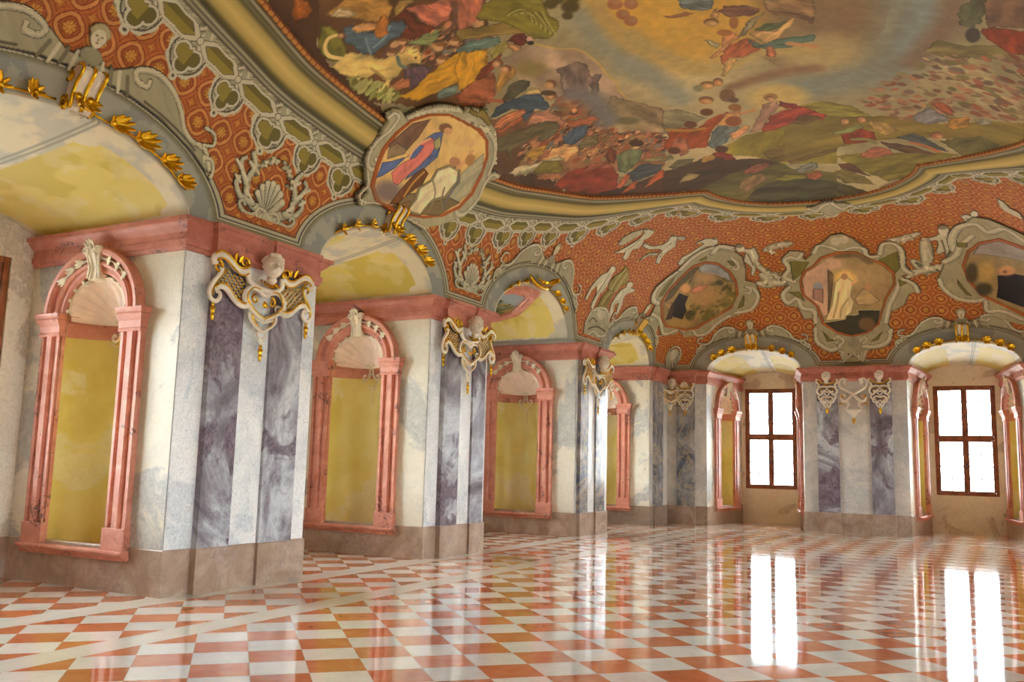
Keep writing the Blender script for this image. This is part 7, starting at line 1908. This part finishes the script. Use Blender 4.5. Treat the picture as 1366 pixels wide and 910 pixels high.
# ---- gilded keystones with leaf garlands round the arches
def garland(F, b, vf, label, angs=((.26, .17), (.46, .18), (.66, .17)), key=True):
    uc, a, h = b[4], b[5], b[6]
    def W(u, z, out): return F.P(u, float(vf(np.array(u), np.array(z)))+out, z)
    o = W(uc, ZS+h, 0)
    root = empty('gilded_garland', o, F.rot, label, 'gilded garland', 'gilded garlands on the arches')
    def L_(u, z, out):          # local coordinates: x along the wall, -y out of it
        v = float(vf(np.array(u), np.array(z)))-float(vf(np.array(uc), np.array(ZS+h)))
        return (u-uc, -(v+out), z-ZS-h)
    if key:
        k = MB()
        for s, w0 in ((-1, .0), (1, .0)):
            x0, x1 = (s*.015, s*.115) if s > 0 else (s*.115, s*.015)
            rows = []
            for z, out in ((-.03, .10), (.0, .13), (.06, .13), (.14, .12), (.22, .13), (.30, .17), (.36, .19), (.40, .17), (.42, .10), (.42, .0)):
                rows.append([(x0, -out-left_lean(F, vf, uc, h, z), z), ((x0+x1)/2, -out-.02-left_lean(F, vf, uc, h, z), z), (x1, -out-left_lean(F, vf, uc, h, z), z)])
            k.grid(rows)
            for xx in (x0, x1): k.grid([[(xx, r_[0][1], r_[0][2]), (xx, .03, r_[0][2])] for r_ in rows])
        k.build('keystone', M['white'], root, solid=.004)
        g = MB()
        for x in (-.135, 0, .135):
            q = [(x, -out-.012-left_lean(F, vf, uc, h, z), z) for z, out in ((-.02, .12), (.04, .14), (.12, .13), (.22, .14), (.30, .18), (.36, .20), (.40, .18), (.43, .10))]
            g.tube(q, .018, 6)
        for s in (-1, 1):
            for cz, r0, yo in ((.34, .09, .10), (.04, .07, .06)):
                g.tube([(s*.14, -yo-x, z) for x, _, z in spiral(0, cz, r0, .015, 1.2, 1.3)], .022, 6)
        for an in (-65, -35, 0, 35, 65):
            q = radians(an)
            g.leaf((.05*sin(q), -.15, .12), (sin(q)*.9, -.25, -cos(q)), (0, -1, .2), .20 if abs(an) < 50 else .15, .055, .45, lobes=3)
            g.leaf((.04*sin(q), -.15, .05), (sin(q)*.7, -.2, -cos(q)*.8), (0, -1, .1), .11, .04, .6, lobes=2)
        for x in (-.07, .07): g.ball((x, -.17, .12), (.035, .03, .04), 8, 6)
        g.build('gilded_volute', M['gold'], root, smooth=True, solid=.006)
    else:
        k = MB()
        for t in range(9):
            q = -1.25+t*.31
            k.leaf((.30*sin(q)-.05, -.10, .16-.10*cos(q)), (sin(q), -.3, -.5+.1*t), (0, -1, .2), .28, .05, .4, lobes=2)
        k.tube([(.55*sin(x)-.1, -.10, .18-.22*cos(x)) for x in np.linspace(-1.3, 1.1, 16)], [.012+.035*sin(pi*i/15) for i in range(16)], 8)
        k.build('gilded_crescent', M['gold'], root, smooth=True, solid=.006)
    for s in (-1, 1):
        st = MB(); q = []
        for t in np.linspace(.10, angs[-1][0]*1.0+.10, 14):
            q.append(L_(uc+s*(a+.05)*sin(t*1.35), ZS+(h+.05)*cos(t*1.35), .03+.015*sin(t*25)))
        st.tube(q, .014, 6); st.build('stem', M['gold'], root, smooth=True)
        for t, ln in angs:
            T = t*1.35; c = L_(uc+s*(a+.06)*sin(T), ZS+(h+.06)*cos(T), .05); g = MB()
            d = np.array([s*cos(T), 0, -sin(T)*h/a]); d /= np.linalg.norm(d); up_ = np.array([-d[2]*s, 0, d[0]*s])
            g.ball(c, (.035, .035, .035), 8, 6)
            for f_, l_ in ((-1.1, .75), (-.6, 1.), (-.15, 1.1), (.3, 1.05), (.75, .9), (1.2, .7)):
                g.leaf(c, tuple(d*cos(f_)+up_*sin(f_)+np.array([0, -.35, 0])), (0, -1, 0), ln*l_, .042, .35, lobes=2)
            for f_ in (2.4, 3.4): g.leaf(c, tuple(d*cos(f_)+up_*sin(f_)+np.array([0, -.3, 0])), (0, -1, 0), ln*.5, .03, .3, lobes=1)
            g.build('leaf_cluster', M['gold'], root, smooth=True, solid=.006)
    return root
def left_lean(F, vf, uc, h, z):
    return float(vf(np.array(uc), np.array(ZS+h+max(z, -.05))))-float(vf(np.array(uc), np.array(ZS+h)))
garland(FL, BAYS_L[1], left_v, 'largest gilded leaf garland with keystone, on the nearest arch', ((.20, .20), (.36, .22), (.56, .20), (.74, .18)))
garland(FL, BAYS_L[2], left_v, 'gilded leaf garland with keystone on the second arch, under the oval medallion', ((.22, .18), (.42, .18), (.60, .17)))
garland(FL, BAYS_L[3], left_v, 'gilded crescent ornament with studs on the third arch', ((.30, .13), (.46, .12), (.60, .11)), key=False)
garland(FL, BAYS_L[4], left_v, 'small gilded leaf garland with keystone on the fourth arch by the corner', ((.24, .18), (.42, .18), (.62, .16)))
garland(FB, BAYS_B[0], far_v, 'gilded leaf garland with keystone over the first far window', ((.28, .20), (.46, .20), (.64, .18)))
garland(FB, BAYS_B[1], far_v, 'gilded leaf garland with keystone over the second far window', ((.28, .20), (.46, .20), (.64, .18)))

# ---- landscape in a pink frame on the ceiling of the third bay
oc = (-9.6, 16.4); hx_, hy_, ch = 1.0, 1.1, .80
def octo(e): # outline grown by e
    a, b_ = hx_+e, hy_+e; c = ch+e*.6
    return [(oc[0]+x, oc[1]+y) for x, y in ((a, b_-c), (a-c, b_), (-a+c, b_), (-a, b_-c), (-a, -b_+c), (-a+c, -b_), (a-c, -b_), (a, -b_+c))]
zo = lambda x: 5.17+.20*(x+8.6)
root = empty('landscape_panel', (oc[0], oc[1], zo(oc[0])-.12), 0, 'dark green landscape painting in pink octagonal frame on ceiling of third bay', 'painting')
o_ = np.array(root.location)
fm = MB(); rows = []
for e, dz in ((.0, .0), (.0, -.06), (.03, -.09), (.07, -.07), (.13, -.08), (.19, -.11), (.24, -.07), (.26, .03)):
    rows.append([(x-o_[0], y-o_[1], zo(x)+dz-o_[2]) for x, y in octo(e)])
fm.grid(rows, closed=True); fm.build('frame', M['pink'], root)
n = 120; gx, gy = np.meshgrid(np.linspace(-hx_, hx_, n), np.linspace(-hy_, hy_, n), indexing='ij')
pm = MB(); pm.grid([[(float(gx[i, j]), float(gy[i, j]), zo(gx[i, j]+oc[0])-.01-o_[2]) for j in range(n)] for i in range(n)], flip=True)
O8 = np.array(octo(.01))-np.array(oc)
pm.f = [f for f in pm.f if in_poly(np.array([pm.v[f[0]][0]]), np.array([pm.v[f[0]][1]]), O8)[0]]; pm.m = [0]*len(pm.f)
po = pm.build('picture', M['paint'], root, smooth=True)
nn = vnoise(gx*1.2+5, gy*.8, 2.0, 4, 5); n2 = vnoise(gx+3, gy*3, 2.5, 8, 4)
c = np.empty(gx.shape+(3,)); c[:] = (96, 104, 56)
c[nn > .55] = (126, 128, 60); c[nn < .42] = (62, 70, 40); c[(n2 > .60)] = (170, 140, 70); c[(gx > .2) & (nn > .46)] = (140, 150, 146); c[(gx > .5)] = (150, 160, 160)
paint_attr(po.data, c.reshape(-1, 3))
# ---------------------------------------------------------------- daylight
w = bpy.data.worlds.new('World'); scene.world = w; w.use_nodes = True
bg = w.node_tree.nodes['Background']
bg.inputs[1].default_value = 9.0
wt = w.node_tree; tc = wt.nodes.new('ShaderNodeTexCoord'); sx = wt.nodes.new('ShaderNodeSeparateXYZ'); wt.links.new(tc.outputs['Generated'], sx.inputs[0])
cr = wt.nodes.new('ShaderNodeValToRGB'); cr.color_ramp.elements[0].position = .46; cr.color_ramp.elements[1].position = .54
cr.color_ramp.elements[0].color = (*[.42*x for x in lin((246, 252, 244))], 1); cr.color_ramp.elements[1].color = (*lin((238, 247, 255)), 1)
mr = wt.nodes.new('ShaderNodeMath'); mr.operation = 'MULTIPLY_ADD'; mr.inputs[1].default_value = .5; mr.inputs[2].default_value = .5
wt.links.new(sx.outputs[2], mr.inputs[0]); wt.links.new(mr.outputs[0], cr.inputs[0]); wt.links.new(cr.outputs[0], bg.inputs[0])

# ---------------------------------------------------------------- camera
cd = bpy.data.cameras.new('camera'); cd.sensor_width = 36; cd.lens = 1188.2*36/1366; cd.clip_start = .05; cd.clip_end = 200
cam = bpy.data.objects.new('camera', cd); col.objects.link(cam); scene.camera = cam
yaw, pitch, roll = radians(28.154), radians(7.809), radians(1.4613)
from mathutils import Matrix, Vector
fw = Vector((-sin(yaw)*cos(pitch), cos(yaw)*cos(pitch), sin(pitch))); rt = Vector((cos(yaw), sin(yaw), 0)); up = rt.cross(fw)
r2 = rt*cos(roll)+up*sin(roll); u2 = -rt*sin(roll)+up*cos(roll)
cam.matrix_world = Matrix(((r2.x, u2.x, -fw.x, 0), (r2.y, u2.y, -fw.y, 0), (r2.z, u2.z, -fw.z, 1.6), (0, 0, 0, 1)))

vs = scene.view_settings
vs.view_transform = 'Standard'; vs.look = 'None'; vs.gamma = 1; vs.use_curve_mapping = False; vs.exposure = EXPOSURE
scene.cycles.max_bounces = 12; scene.cycles.diffuse_bounces = 8; scene.cycles.glossy_bounces = 6; scene.cycles.transparent_max_bounces = 16
scene.cycles.sample_clamp_indirect = 12
